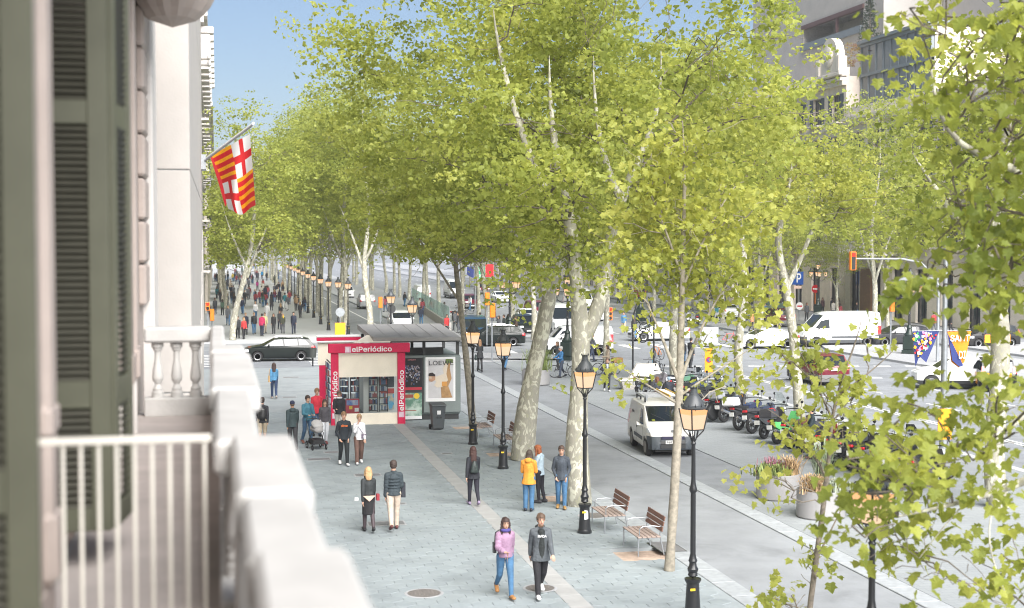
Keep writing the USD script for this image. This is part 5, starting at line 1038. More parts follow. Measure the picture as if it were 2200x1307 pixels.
# ================================================================== VEHICLES (front towards local +x)
def paint(name, c, rough=.25): return mat('car_paint_' + name, c, rough, 0.0, coat=.25, spec=.35)
Mf, CS = m3.Manifold, m3.CrossSection
def ex_y(poly, w): return Mf.extrude(CS([poly]), w).rotate([90, 0, 0]).translate([0, w / 2, 0])
def ex_x(poly, l): return Mf.extrude(CS([poly]), l).rotate([90, 0, 90])
def ccw(p):
    p = np.asarray(p, float); a = np.sum(p[:, 0] * np.roll(p[:, 1], -1) - np.roll(p[:, 0], -1) * p[:, 1]); return p if a > 0 else p[::-1]
def rounded(p, r): return [list(q) for q in np.array(Polygon(p).buffer(-r, join_style=2).buffer(r, quad_segs=5).exterior.coords)[:-1]]
def band(a, b, o=.28, i=.22):
    a, b = np.array(a, float), np.array(b, float); d = (b - a) / np.linalg.norm(b - a); n = np.array([d[1], -d[0]]); return [a + n * o, b + n * o, b - n * i, a - n * i]
def wheel(t, x, y, r, w=.2, rimc=None, spokes=5):
    s = 1 if y > 0 else -1
    q = part('wheel', mv(rotx(lathe([(r * .62, -w / 2), (r * .93, -w / 2), (r, -w / 2 + .03), (r, w / 2 - .03), (r * .93, w / 2), (r * .62, w / 2), (r * .60, 0)], 22), pi / 2), (x, y, r)), rubber, t, smooth=40)
    y1 = y + s * (w / 2 - .02); ms = [mv(rotx(lathe([(r * .56, -.02), (r * .65, -.03), (r * .65, .03), (r * .56, .02)], 22), pi / 2), (x, y1, r)), cyl((x, y1 - .02, r), (x, y1 + .02, r), r * .16)]
    for k in range(spokes): a = k * 2 * pi / spokes; ms.append(hull([(x + r * (.1 * cos(a) + e * .09 * sin(a)) , y1 + yy, r + r * (.1 * sin(a) - e * .09 * cos(a))) for e in (-1, 1) for yy in (-.012, .012)] + [(x + r * (.6 * cos(a) + e * .07 * sin(a)), y1 + yy, r + r * (.6 * sin(a) - e * .07 * cos(a))) for e in (-1, 1) for yy in (-.012, .012)]))
    part('rim', cat(ms), rimc or mat('alloy_rim', (.42, .43, .44), .35, .7), q)
    part('wheel_well', mv(rotx(lathe([(0, -.01), (r * .6, -.01), (r * .6, .01), (0, .01)], 16), pi / 2), (x, y - s * .02, r)), black_plastic, q)
def vehicle(name, label, cat_, loc, rot, L, W, Hh, prof, wins, ws, rw, body_m, wheels, r, group=None, tumble=.16, belt=.95, lower_m=None, lower_z=.0, nose=.25, tail=.18, lights=True, plate=None, spokes=5, fw=None, bumper=None, lamps=((.62, .78), (.75, .95)), stripe=None, rimc=None):
    t = thing(name, label, cat_, loc, rot, group)
    side = ex_y(ccw(rounded(prof, .05)), W + .1)
    plan = Mf.extrude(CS([ccw(rounded([(-L / 2, -W / 2 + tail), (-L / 2 + tail * .7, -W / 2), (L / 2 - nose * 1.6, -W / 2), (L / 2 - nose * .35, -W / 2 + nose * .45), (L / 2, -W / 2 + nose * 1.5), (L / 2, W / 2 - nose * 1.5), (L / 2 - nose * .35, W / 2 - nose * .45), (L / 2 - nose * 1.6, W / 2), (-L / 2 + tail * .7, W / 2), (-L / 2, W / 2 - tail)], .06))]), Hh + .4)
    h2 = W / 2; fr = [(-h2 + .05, .15), (-h2, .45), (-h2, belt * .88), (-h2 + .03, belt), (-h2 + tumble, Hh - .04), (-h2 + tumble + .12, Hh), (-h2 + tumble + .3, Hh + .02)]; fr = fr + [(-x, z) for x, z in fr[::-1]]
    full = side ^ plan ^ ex_x(ccw(fr), L + 1).translate([-L / 2 - .5, 0, 0])
    cuts = [ex_y(ccw(rounded(w, .03)), W + .4) for w in wins]; tw = W - 2 * tumble - .14
    if ws: cuts.append(ex_y(ccw(band(*ws)), (fw or tw + .16)))
    if rw: cuts.append(ex_y(ccw(band(*rw[::-1])), tw + .06))
    arch = [Mf.cylinder(.6, r + .07, r + .07, 24).rotate([90, 0, 0]).translate([x, s * (W / 2 + .34) if s < 0 else W / 2 + .26, r]) for x in wheels for s in (-1, 1)]
    arch = [Mf.cylinder(.34, r + .07, r + .07, 24).rotate([90, 0, 0]).translate([x, (W / 2 + .06 if s > 0 else -W / 2 + .28), r]) for x in wheels for s in (-1, 1)]
    body = full
    for c in cuts + arch: body = body - c
    zc_ = (Hh + .3) / 2; core = full.translate([0, 0, -zc_]).scale([(L - .05) / L, (W - .045) / W, (Hh - .04) / Hh]).translate([0, 0, zc_])
    glass = core ^ Mf.cube([L, W + 1, Hh], True).translate([0, 0, belt - .12 + Hh / 2])
    if lower_m is not None:
        lo = body ^ Mf.cube([L + 1, W + 1, 2 * lower_z], True); part('sill', mv(lo, (0, 0, 0)), lower_m, t, smooth=25); body = body - Mf.cube([L + 1, W + 1, 2 * lower_z], True)
    if bumper is not None:
        bm, bx, bz = bumper; reg = Mf.cube([2, W + 1, bz], True).translate([L / 2 - bx + 1, 0, bz / 2]); part('bumper', body ^ reg, bm, t, smooth=25); body = body - reg
    part('body', body, body_m, t, smooth=25); part('windows', glass, dark_glass, t, smooth=25)
    part('floor', box(-L / 2 + .3, L / 2 - .3, -W / 2 + .3, W / 2 - .3, .18, .5), black_plastic, t)
    big = full.translate([0, 0, -zc_]).scale([1.004, 1.006, 1.004]).translate([0, 0, zc_])
    if lights:
        for s in (-1, 1):
            part('headlight', big ^ Mf.cube([.5, .42, lamps[0][1] - lamps[0][0]], True).translate([L / 2 - .16, s * (W / 2 - .16), sum(lamps[0]) / 2]), mat('headlight', (.62, .64, .66), .1, coat=1), t, smooth=25)
            part('tail_light', big ^ Mf.cube([.36, .26, lamps[1][1] - lamps[1][0]], True).translate([-L / 2 + .10, s * (W / 2 - .10), sum(lamps[1]) / 2]), mat('tail_light', (.42, .015, .02), .2, coat=.8), t, smooth=25)
            part('mirror', hull([(x, s * y, z) for x, y, z in ((0, W / 2 - .02, belt), (.1, W / 2 - .02, belt), (.02, W / 2 + .18, belt + .02), (.14, W / 2 + .16, belt + .02), (.02, W / 2 + .18, belt + .17), (.1, W / 2 + .16, belt + .15))]) if not wins else mv(hull([(x, s * y, z) for x, y, z in ((0, W / 2 - .03, 0), (.1, W / 2 - .03, 0), (.02, W / 2 + .18, .02), (.14, W / 2 + .16, .02), (.02, W / 2 + .18, .17), (.1, W / 2 + .16, .15))]), (max(p[0] for p in wins[0]) - .32, 0, belt)), black_plastic if lower_m is not None else body_m, t)
        part('grille', big ^ Mf.cube([.12, W * .5, .14], True).translate([L / 2, 0, .52]), black_plastic, t)
    for x in wheels:
        for s in (-1, 1): wheel(t, x, s * (W / 2 - .12), r, spokes=spokes, rimc=rimc)
    zpl = .62
    if plate is not None:
        for e, z in ((1, .38), (-1, plate)): part('number_plate', cbox((e * (L / 2 + .006), 0, z), (.02, .5, .11)), mat('plate_white', (.62, .62, .60), .4), t)
    return t
def at_px(px, py): p = G(px, py, -.14); return (p[0], p[1], -.136)
blackp, whitep, redp, bluep = paint('black_green', (.010, .014, .013)), paint('white', (.70, .71, .72)), paint('burgundy', (.12, .012, .022)), paint('blue', (.018, .05, .10))
estate_prof = [(-2.3, .35), (-2.32, .75), (-2.22, 1.0), (-1.9, 1.36), (-1.5, 1.46), (-.3, 1.48), (.25, 1.40), (1.05, 1.0), (1.9, .86), (2.25, .70), (2.3, .45), (2.2, .22), (-2.2, .22)]
estate_w = [[(-.28, .98), (.9, .98), (.30, 1.34), (-.2, 1.40)], [(-1.18, 1.0), (-.36, .98), (-.30, 1.40), (-1.12, 1.40)], [(-1.95, 1.04), (-1.26, 1.0), (-1.2, 1.39), (-1.62, 1.35)]]
c = at_px(607, 777); ec = vehicle('estate_car', 'black estate car crossing between the kiosk and the crowd', 'car', (c[0] - .2, c[1] + .9, -.136), pi, 4.6, 1.8, 1.48, estate_prof, estate_w, ((1.02, 1.0), (.28, 1.40)), ((-2.18, 1.06), (-1.85, 1.36)), blackp, (-1.36, 1.34), .32, plate=.80); part('roof_rail', cat([tube([(-1.5, s * .62, 1.47), (-1.3, s * .62, 1.52), (.0, s * .62, 1.54), (.25, s * .62, 1.47)], .016, 6) for s in (-1, 1)]), chrome, ec)
sed_prof = [(-2.3, .40), (-2.32, .72), (-2.2, .98), (-1.6, 1.08), (-.9, 1.36), (-.2, 1.42), (.35, 1.33), (1.1, .98), (1.95, .82), (2.28, .66), (2.3, .4), (2.2, .2), (-2.2, .2)]
sed_w = [[(-.2, .98), (.92, .97), (.36, 1.27), (-.14, 1.34)], [(-1.35, 1.04), (-.28, .98), (-.22, 1.35), (-.8, 1.32)]]
c = at_px(1653, 750); sw = vehicle('saloon_car', 'white low saloon car waiting in front of the big white van', 'car', (c[0], c[1] + .8, -.136), pi, 4.6, 1.8, 1.42, sed_prof, sed_w, ((1.06, .99), (.38, 1.33)), ((-1.58, 1.08), (-.95, 1.34)), whitep, (-1.35, 1.42), .34, plate=.8)
c = at_px(1932, 745); copy(sw, (c[0] + .3, c[1] + 1.0, -.136), pi + .03, 'dark saloon car half hidden behind the lamp pedestal on the island', 'car', name='dark_car') if False else vehicle('dark_car', 'dark grey car half hidden behind the lamp pedestal on the island', 'car', (c[0] + .3, c[1] + 1.0, -.136), pi, 4.6, 1.8, 1.46, estate_prof, estate_w[:2], ((1.02, 1.0), (.28, 1.40)), None, paint('anthracite', (.025, .026, .03)), (-1.36, 1.34), .32)
mpv_prof = [(-2.0, .35), (-2.06, .85), (-1.98, 1.05), (-1.62, 1.56), (-1.3, 1.62), (0, 1.62), (.6, 1.5), (1.35, 1.06), (1.85, .92), (2.1, .7), (2.1, .4), (2.0, .22), (-1.95, .22)]
mpv_w = [[(-.2, 1.04), (1.15, 1.04), (.58, 1.44), (-.15, 1.53)], [(-1.2, 1.06), (-.3, 1.04), (-.25, 1.53), (-1.15, 1.53)], [(-1.75, 1.1), (-1.3, 1.06), (-1.25, 1.52), (-1.55, 1.5)]]
c = at_px(1787, 830); mpv = vehicle('hatchback', 'burgundy hatchback driving away up the main road', 'car', (c[0], c[1] + 1.9, -.136), pi / 2 + .06, 4.15, 1.78, 1.62, mpv_prof, mpv_w, ((1.35, 1.06), (.62, 1.5)), ((-2.0, 1.08), (-1.64, 1.55)), redp, (-1.25, 1.3), .32, plate=.86, lamps=((.7, .86), (.82, 1.18)), lower_m=mat('grey_bumper', (.16, .16, .16), .5), lower_z=.60)
suv_prof = [(-2.05, .45), (-2.1, .85), (-2.0, 1.05), (-1.7, 1.48), (-1.4, 1.6), (-.2, 1.62), (.35, 1.53), (1.02, 1.08), (1.75, .98), (2.05, .8), (2.08, .5), (1.98, .28), (-1.95, .28)]
suv_w = [[(-.2, 1.06), (.86, 1.06), (.36, 1.46), (-.14, 1.52)], [(-1.25, 1.08), (-.28, 1.06), (-.22, 1.52), (-1.1, 1.50)]]
c = at_px(2062, 838); vehicle('white_suv', 'white compact off-roader turning behind the lighting column', 'car', (c[0] + .2, c[1] + .9, -.136), pi - .32, 4.15, 1.8, 1.62, suv_prof, suv_w, ((1.0, 1.09), (.38, 1.52)), ((-2.0, 1.08), (-1.7, 1.48)), whitep, (-1.28, 1.3), .35, lower_m=black_plastic, lower_z=.46, plate=.78, lamps=((.78, .92), (.85, 1.06)))
tx_prof = mpv_prof; taxi_y = mat('taxi_yellow', srgb(245, 160, 20, .85), .3, coat=.5)
def taxi(label, loc, rot):
    t = vehicle('taxi', label, 'taxi', loc, rot, 4.15, 1.78, 1.62, mpv_prof, mpv_w, ((1.35, 1.06), (.62, 1.5)), ((-2.0, 1.08), (-1.64, 1.55)), paint('black', (.012, .012, .013)), (-1.25, 1.3), .32, plate=.70, group='black and yellow taxis', lamps=((.7, .86), (.95, 1.3)))
    for s in (-1, 1): part('yellow_door', rbox(-1.15, .85, s * .895 - .012, s * .895 + .012, .35, .94, .01), taxi_y, t)
    part('yellow_tailgate', rbox(-2.085, -2.06, -.6, .6, .78, .99, .01), taxi_y, t); part('roof_light', cat(rbox(-.1, .08, -.22, .22, 1.62, 1.76, .03)), white_paint, t); return t
c = at_px(2152, 845); taxi('black and yellow taxi seen from behind at the right edge below the leaves', (c[0] + .6, c[1] + 2.0, -.136), pi / 2 - .35); c = at_px(2125, 748); taxi('black and yellow taxi crossing far behind the orange pennant', (c[0] + .5, c[1] + .9, -.136), pi)
van_prof = [(-3.0, .4), (-3.0, 2.0), (-2.9, 2.42), (-2.6, 2.5), (.9, 2.5), (1.35, 2.36), (2.25, 1.42), (2.85, 1.12), (2.98, .8), (3.0, .45), (2.9, .28), (-2.95, .28)]
c = at_px(1808, 746); bv = vehicle('big_van', 'big white high-roof van behind the white saloon car', 'van', (c[0] + .1, c[1] + 1.1, -.136), pi, 6.0, 2.05, 2.5, van_prof, [[(.95, 1.35), (2.08, 1.35), (1.62, 1.88), (1.0, 2.0)]], ((2.3, 1.42), (1.45, 2.3)), None, whitep, (-1.95, 1.98), .36, tumble=.14, belt=1.3, lower_m=mat('grey_plastic', (.06, .065, .07), .5), lower_z=.52, nose=.35, tail=.06, lamps=((.95, 1.2), (.9, 1.5)), bumper=(mat('grey_plastic', (.06, .065, .07), .5), .35, .75))
part('side_rub_strip', cat([box(-2.7, .85, s * 1.032 - .012, s * 1.032 + .012, .62, .78) for s in (-1, 1)]), mat('grey_plastic', (.06, .065, .07), .5), bv); part('door_handle', cbox((.78, 1.035, 1.15), (.12, .02, .05)), black_plastic, bv)
mv_prof = [(-2.4, .4), (-2.4, 1.6), (-2.3, 1.9), (-2.0, 1.96), (.6, 1.96), (1.0, 1.86), (1.6, 1.22), (2.2, 1.02), (2.38, .75), (2.4, .45), (2.3, .25), (-2.35, .25)]
mwins = [[(.55, 1.15), (1.45, 1.15), (1.05, 1.62), (.6, 1.72)]]
c = at_px(1243, 765); mvn = vehicle('panel_van', 'white panel van with a black bumper behind the forked plane trunk', 'van', (c[0], c[1] + 1.0, -.136), pi, 4.8, 1.92, 1.96, mv_prof, mwins, ((1.62, 1.22), (1.05, 1.82)), None, whitep, (-1.5, 1.5), .33, belt=1.1, lower_m=black_plastic, lower_z=.45, bumper=(black_plastic, .35, .72), lamps=((.82, 1.02), (.9, 1.4)), nose=.3, tail=.08)
c = at_px(1034, 741); vehicle('blue_van', 'dark blue van facing the crossing beside the ringed lamp post', 'van', (c[0] - .1, c[1] + 2.4, -.136), -pi / 2 - .12, 4.9, 1.92, 1.98, mv_prof, mwins + [[(-2.1, 1.18), (-.9, 1.15), (-.9, 1.75), (-2.05, 1.72)], [(-.75, 1.15), (.4, 1.15), (.4, 1.75), (-.75, 1.75)]], ((1.62, 1.22), (1.05, 1.82)), None, bluep, (-1.5, 1.5), .34, belt=1.1, lamps=((.8, 1.02), (.9, 1.4)), plate=.6, nose=.3, tail=.08)
for (px, py, rot, kind, lb) in ((866, 712, -pi / 2, 'w', 'white car facing us beyond the kiosk roof in the service lane'), (747, 641, -pi / 2, 'w', 'far white car in the service lane behind the row of lamps'), (790, 663, pi / 2, 'g', 'silver car in the service lane left of the glass railing'), (1205, 712, -pi / 2 + .5, 's', 'white car with black wheels between the plane trunks beyond the crossing'), (1132, 718, -pi / 2 + .1, 'b', 'black car waiting beyond the crossing behind the pale trunk'), (905, 642, pi / 2, 'w2', 'far white van up the avenue left of the glass railing'), (1375, 640, pi / 2, 'r', 'far red car on the main road')):
    c = G(px, py, -.03); m_ = {'w': whitep, 'g': paint('silver', (.30, .31, .32)), 's': whitep, 'b': blackp, 'w2': whitep, 'r': paint('red', (.25, .02, .02))}[kind]
    if kind == 's': vehicle('parked_car', lb, 'car', (c[0], c[1] + 1.6, -.136), rot, 4.15, 1.8, 1.62, suv_prof, suv_w, ((1.0, 1.09), (.38, 1.52)), ((-2.0, 1.08), (-1.7, 1.48)), m_, (-1.28, 1.3), .35, plate=.8)
    elif kind == 'w2': vehicle('panel_van', lb, 'van', (c[0], c[1], -.13), rot, 4.8, 1.92, 1.96, mv_prof, mwins, ((1.62, 1.22), (1.05, 1.82)), None, m_, (-1.5, 1.5), .33, belt=1.1)
    else: vehicle('parked_car', lb, 'car', (c[0], c[1] + 1.9, -.03 if px < 900 else -.136), rot, 4.15, 1.78, 1.62, mpv_prof, mpv_w, ((1.35, 1.06), (.62, 1.5)), ((-2.0, 1.08), (-1.64, 1.55)), m_, (-1.25, 1.3), .32, plate=.86)
# white compact van with roof rack
fio = [(-1.93, .38), (-1.95, .9), (-1.86, 1.45), (-1.72, 1.66), (-1.45, 1.73), (.05, 1.74), (.42, 1.66), (1.02, 1.16), (1.62, .99), (1.88, .78), (1.93, .5), (1.90, .28), (-1.88, .28)]
cream_w = paint('cream_white', (.60, .585, .55), .35); bump_g = mat('slate_bumper', (.055, .065, .075), .55)
a, c = G(1393, 988, -.03), G(1493, 983, -.03); fv = vehicle('compact_van', 'white compact van with an aluminium roof rack driving in the service lane', 'van', (15.35, (a[1] + c[1]) / 2 + 1.95, -.028), -pi / 2 - .10, 3.88, 1.72, 1.74, fio, [[(.02, 1.0), (.90, 1.02), (.44, 1.50), (.10, 1.54)]], ((1.06, 1.17), (.46, 1.64)), None, cream_w, (-1.22, 1.26), .315, belt=.98, tumble=.13, nose=.28, tail=.06, lights=True, lamps=((.84, 1.0), (.8, 1.3)), plate=None, bumper=(bump_g, .42, .74), fw=1.36, spokes=9, rimc=mat('hub_cap', (.22, .21, .20), .5, .3))
for s in (-1, 1):
    part('fog_light', mv(roty(lathe([(0, 0), (.05, 0), (.05, .02), (0, .02)], 12), pi / 2), (1.84, s * .62, .56)), chrome, fv); part('side_rub_strip', box(-.62, .85, s * .862 - .012, s * .862 + .012, .50, .62), bump_g, fv); part('door_handle', cbox((-.12, s * .868, .92), (.05, .02, .18)), black_plastic, fv)
    part('door_gap', cat(box(-.20, -.19, s * .8595 - .004, s * .8595 + .004, .4, 1.0), box(.93, .94, s * .8595 - .004, s * .8595 + .004, .66, 1.0)), black_plastic, fv); part('bumper_seam', cbox((1.90, s * .42, .5), (.06, .012, .36)), black_plastic, fv)
    rr_ = part('roof_rack', cat(rbox(-1.6, .30, s * .60 - .02, s * .60 + .02, 1.86, 1.92, .006)), mat('aluminium', (.42, .43, .44), .35, .7), fv)
    for x in (-1.4, -.7, .1): part('rack_foot', cbox((x, s * .61, 1.79), (.07, .05, .14)), black_plastic, rr_)
    part('rack_end', rbox(.28, .34, s * .60 - .03, s * .60 + .03, 1.80, 2.02, .008), steel, rr_)
for k in range(6): part('rack_bar', rbox(-1.5 + k * .3, -1.45 + k * .3, -.6, .6, 1.88, 1.905, .006), mat('aluminium', (.42, .43, .44), .35, .7), fv)
part('upper_grille', cbox((1.925, 0, .70), (.03, .80, .10)), mat('grille_violet', (.02, .018, .05), .4), fv); part('lower_grille', cbox((1.925, 0, .40), (.03, .86, .12)), black_plastic, fv); part('badge', mv(roty(lathe([(0, 0), (.05, 0), (.05, .012), (0, .012)], 14), pi / 2), (1.80, 0, .92)), chrome, fv)
pl = part('number_plate', cbox((1.945, 0, .55), (.02, .52, .115)), mat('plate_white', (.62, .62, .60), .4), fv); tx = fit('9681 JGF', .44, .075); part('lettering', mv(rotz(upright((tx[0] - [.22, 0, 0], tx[1]), (0, 0, 0)), pi / 2), (1.957, 0, .515)), plain((.03, .03, .035)), pl)
tx = fit('quimica', .42, .10); tx = (tx[0] * [1, 1, 1], tx[1]); part('lettering', upright(tx, (-1.05, -.846, 1.28)), plain((.10, .10, .10)), fv)
part('yellow_sticker', mv(cbox((0, 0, 0), (.10, .10, .012)), (1.02, -.5, 1.205)), mat('lime_sticker', (.55, .6, .05), .5), fv)
part('wiper', cat(cyl((1.03, -.1, 1.2), (.80, -.55, 1.40), .008), cyl((1.03, .35, 1.2), (.80, -.05, 1.40), .008)), black_plastic, fv)
ld = thing('ladder', 'yellow and white ladder lying on the roof rack of the compact van', 'ladder', (15.35, (a[1] + c[1]) / 2 + 1.95, -.028), -pi / 2 - .10)
lady = mat('ladder_yellow', (.55, .33, .03), .5)
for s in (0, .34): part('rail', rbox(-1.9, .45, .18 + s, .23 + s, 1.93, 2.0, .006), lady, ld)
for k in range(8): part('rung', cyl((-1.8 + k * .3, .23, 1.965), (-1.8 + k * .3, .52, 1.965), .014), white_paint, ld)

# ------------------------------------------------------------------ motorcycles, front towards +x, rear wheel at the origin
def torus(R, r, n=22, k=8, flat=1.0):
    a = np.arange(n + 1) * 2 * pi / n; V = []
    for t_ in a[:-1]:
        for b in np.arange(k) * 2 * pi / k: V.append(((R + r * cos(b)) * cos(t_), r * sin(b) * flat, (R + r * cos(b)) * sin(t_)))
    Fq = [[i * k + j, ((i + 1) % n) * k + j, ((i + 1) % n) * k + (j + 1) % k, i * k + (j + 1) % k] for i in range(n) for j in range(k)]
    return tri((np.array(V), np.array(Fq)[:, ::-1]))
def mwheel(t, x, R=.29, w=.055, spokes=6):
    q = part('wheel', mv(torus(R - w, w), (x, 0, R)), rubber, t, smooth=40); ms = [mv(torus(R - 2 * w - .01, .014, 20, 5), (x, 0, R)), cyl((x, -.05, R), (x, .05, R), .05)]
    for k in range(spokes): a = k * 2 * pi / spokes + .3; ms.append(cyl((x, 0, R), (x + (R - 2 * w) * cos(a), 0, R + (R - 2 * w) * sin(a)), .013, n=5))
    part('rim', cat(ms), mat('dark_alloy', (.10, .10, .105), .4, .6), q)
def moto(label, px, py, rot, scooter=True, col=None, seatc=None, box_=None, screen=False, exh='steel', fork=None, lean=-.08, z=0.0, tail_red=True, cover=False):
    p = G(px, py); t = thing('motor_scooter' if scooter else 'motorcycle', label, 'motor scooter' if scooter else 'motorcycle', (p[0], p[1], z), rot, 'motorcycles parked in a row on the median', 1.0); col = col or black_plastic
    x = UsdGeom.Xformable(stage.GetPrimAtPath(t)); x.ClearXformOpOrder(); place2(x, (p[0], p[1], z), rot, None); pr0 = stage.GetPrimAtPath(t); pr0.CreateAttribute('xformOp:rotateX', Sdf.ValueTypeNames.Float).Set(math.degrees(lean)); pr0.CreateAttribute('xformOp:scale', Sdf.ValueTypeNames.Float3).Set(Gf.Vec3f(1.12, 1.12, 1.12)); pr0.GetAttribute('xformOpOrder').Set(['xformOp:translate', 'xformOp:rotateZ', 'xformOp:rotateX', 'xformOp:scale']); WB = 1.30 if scooter else 1.38; R = .25 if scooter else .31
    mwheel(t, 0, R, .06); mwheel(t, WB, R, .052)
    hs = [sph((.0, 0, 0), .01, 4)]
    if scooter:
        part('rear_body', hull([(-.30, s * .05, .72) for s in (-1, 1)] + [(-.22, s * .12, .60) for s in (-1, 1)] + [(.10, s * .15, .42) for s in (-1, 1)] + [(.55, s * .13, .40) for s in (-1, 1)] + [(.60, s * .12, .66) for s in (-1, 1)] + [(-.1, s * .13, .76) for s in (-1, 1)]), col, t, smooth=40)
        part('footboard', rbox(.5, 1.0, -.17, .17, .27, .36, .03), black_plastic, t)
        part('front_shield', hull([(1.0, s * .2, .35) for s in (-1, 1)] + [(.95, s * .22, .75) for s in (-1, 1)] + [(1.02, s * .13, 1.0) for s in (-1, 1)] + [(1.12, s * .10, .95) for s in (-1, 1)] + [(1.18, s * .12, .55) for s in (-1, 1)]), col, t, smooth=40)
        part('seat', hull([(-.26, s * .08, .78) for s in (-1, 1)] + [(-.2, s * .14, .84) for s in (-1, 1)] + [(.25, s * .15, .80) for s in (-1, 1)] + [(.58, s * .10, .76) for s in (-1, 1)] + [(-.1, s * .14, .74) for s in (-1, 1)] + [(.55, s * .1, .68) for s in (-1, 1)]), seatc or black_plastic, t, smooth=40)
    else:
        part('tank', hull([(.45, s * .12, .72) for s in (-1, 1)] + [(.5, s * .15, .86) for s in (-1, 1)] + [(.9, s * .14, .92) for s in (-1, 1)] + [(.98, s * .10, .74) for s in (-1, 1)]), col, t, smooth=40)
        part('seat', hull([(-.32, s * .08, .88) for s in (-1, 1)] + [(-.30, s * .10, .80) for s in (-1, 1)] + [(.45, s * .13, .72) for s in (-1, 1)] + [(.46, s * .12, .82) for s in (-1, 1)] + [(.0, s * .14, .86) for s in (-1, 1)]), seatc or black_plastic, t, smooth=40)
        part('engine', rbox(.42, .92, -.17, .17, .30, .68, .06), mat('engine_grey', (.07, .07, .075), .45, .5), t); part('frame', cat(tube([(0, .09, .32), (.4, .10, .42), (.95, .06, .85)], .022, 6), tube([(0, -.09, .32), (.4, -.10, .42), (.95, -.06, .85)], .022, 6), tube([(-.3, 0, .78), (.3, 0, .62)], .03, 6)), black_iron, t)
        part('side_fairing', hull([(.95, s * .16, .6) for s in (-1, 1)] + [(1.12, s * .13, .98) for s in (-1, 1)] + [(1.28, s * .09, .86) for s in (-1, 1)] + [(1.05, s * .14, .5) for s in (-1, 1)]), col, t, smooth=40)
    hx = 1.04 if scooter else 1.02
    part('fork', cat([cyl((WB, s * .075, R), (hx, s * .07, .95), .022, n=6) for s in (-1, 1)]), fork or mat('fork_metal', (.25, .25, .26), .35, .7), t)
    part('front_mudguard', mv(sph((0, 0, 0), (R * 1.02, .07, R * .62), 12), (WB + .02, 0, R * 1.35)), col, t, smooth=True)
    part('handlebar', cat(tube([(hx - .12, -.36, 1.06), (hx, -.15, 1.08), (hx, .15, 1.08), (hx - .12, .36, 1.06)], .016, 6), cyl((hx - .12, -.38, 1.06), (hx - .08, -.26, 1.065), .022), cyl((hx - .12, .38, 1.06), (hx - .08, .26, 1.065), .022)), black_iron, t)
    part('headlight', sph((hx + .17, 0, .90), (.08, .11, .09), 10), mat('headlight', (.62, .64, .66), .1, coat=1), t, smooth=True)
    for s in (-1, 1):
        m = part('mirror', mv(roty(sph((0, 0, 0), (.02, .065, .05), 8), .2), (hx - .06, s * .36, 1.30)), black_plastic, t); part('mirror_stem', cyl((hx - .05, s * .28, 1.07), (hx - .06, s * .36, 1.28), .008, n=5), black_iron, m)
    if tail_red: part('tail_light', rbox(-.37, -.28, -.09, .09, .74, .82, .02), mat('tail_light', (.42, .015, .02), .2, coat=.8), t)
    part('rear_mudguard', hull([(-.36, s * .08, .5) for s in (-1, 1)] + [(-.3, s * .08, .70) for s in (-1, 1)] + [(-.28, s * .07, .5) for s in (-1, 1)] + [(-.15, s * .07, .66) for s in (-1, 1)]), black_plastic, t); part('number_plate', cbox((-.37, 0, .58), (.012, .20, .14)), mat('plate_white', (.62, .62, .60), .4), t)
    part('exhaust', tube([(.45, -.15, .30), (.2, -.17, .30), (.05, -.18, .36), (-.30, -.19, .48)], [.025, .04, .06, .055], 10), chrome if exh == 'steel' else black_plastic, t, smooth=40)
    part('stand', cyl((.55, .1, .3), (.50, .26, .01), .014), black_iron, t)
    if screen: part('windscreen', (lambda v: cat((v, np.array([[0, 1, 3], [0, 3, 2], [2, 3, 5], [2, 5, 4]]))))(np.array([(hx + .12, -.2, 1.0), (hx + .12, .2, 1.0), (hx + .02, -.2, 1.28), (hx + .02, .2, 1.28), (hx - .08, -.13, 1.5), (hx - .08, .13, 1.5)])), pane('clear_plastic'), t)
    if box_ is not None: bq = part('top_box', mv(hull([(sx * .20, sy * .24, z_) for sx in (-1, 1) for sy in (-1, 1) for z_ in (.04, .2)] + [(sx * .15, sy * .2, z_) for sx in (-1, 1) for sy in (-1, 1) for z_ in (0, .30)]), (-.36, 0, .88)), box_, t, smooth=30)
    if cover: part('side_case', mv(rotx(lathe([(0, -.1), (.26, -.1), (.3, -.05), (.3, .05), (.26, .1), (0, .1)], 20), pi / 2), (-.30, .28, .42)), black_plastic, t, smooth=40)
    return t
hb = math.atan2(.55, .9); mp = lambda n, c: mat('moto_' + n, c, .3, coat=.5)
moto('big black touring motorcycle with a clear screen at the left of the row', 1533, 904, hb, False, black_plastic, screen=True, exh='b', z=0)
moto('black motorcycle with a round side case and a silver top box', 1556, 908, hb, False, mp('graphite', (.03, .03, .035)), box_=mat('silver_case', (.35, .36, .38), .4, .4), cover=True, fork=mat('gold_fork', (.45, .22, .04), .4, .6))
moto('blue motorcycle with a white square top box', 1588, 925, hb, False, mp('blue', (.012, .022, .075)), box_=white_paint, fork=mat('magenta_fork', (.35, .03, .12), .4))
moto('blue and black motorcycle with a chrome silencer', 1617, 932, hb, False, mp('deep_blue', (.015, .025, .06)), seatc=mat('grey_seat', (.05, .05, .055), .6), lean=-.12)
moto('green scooter with a red and black helmet box', 1670, 955, hb, True, mp('green', (.10, .42, .13)), box_=mat('grey_case', (.04, .04, .045), .4))
moto('red and black motorcycle beside the green scooter', 1699, 965, hb, False, mp('red', (.12, .012, .02)), exh='b')
moto('dark scooter with a red front shield behind the man in the dark coat', 1752, 984, hb, True, mp('crimson', (.25, .015, .03)))
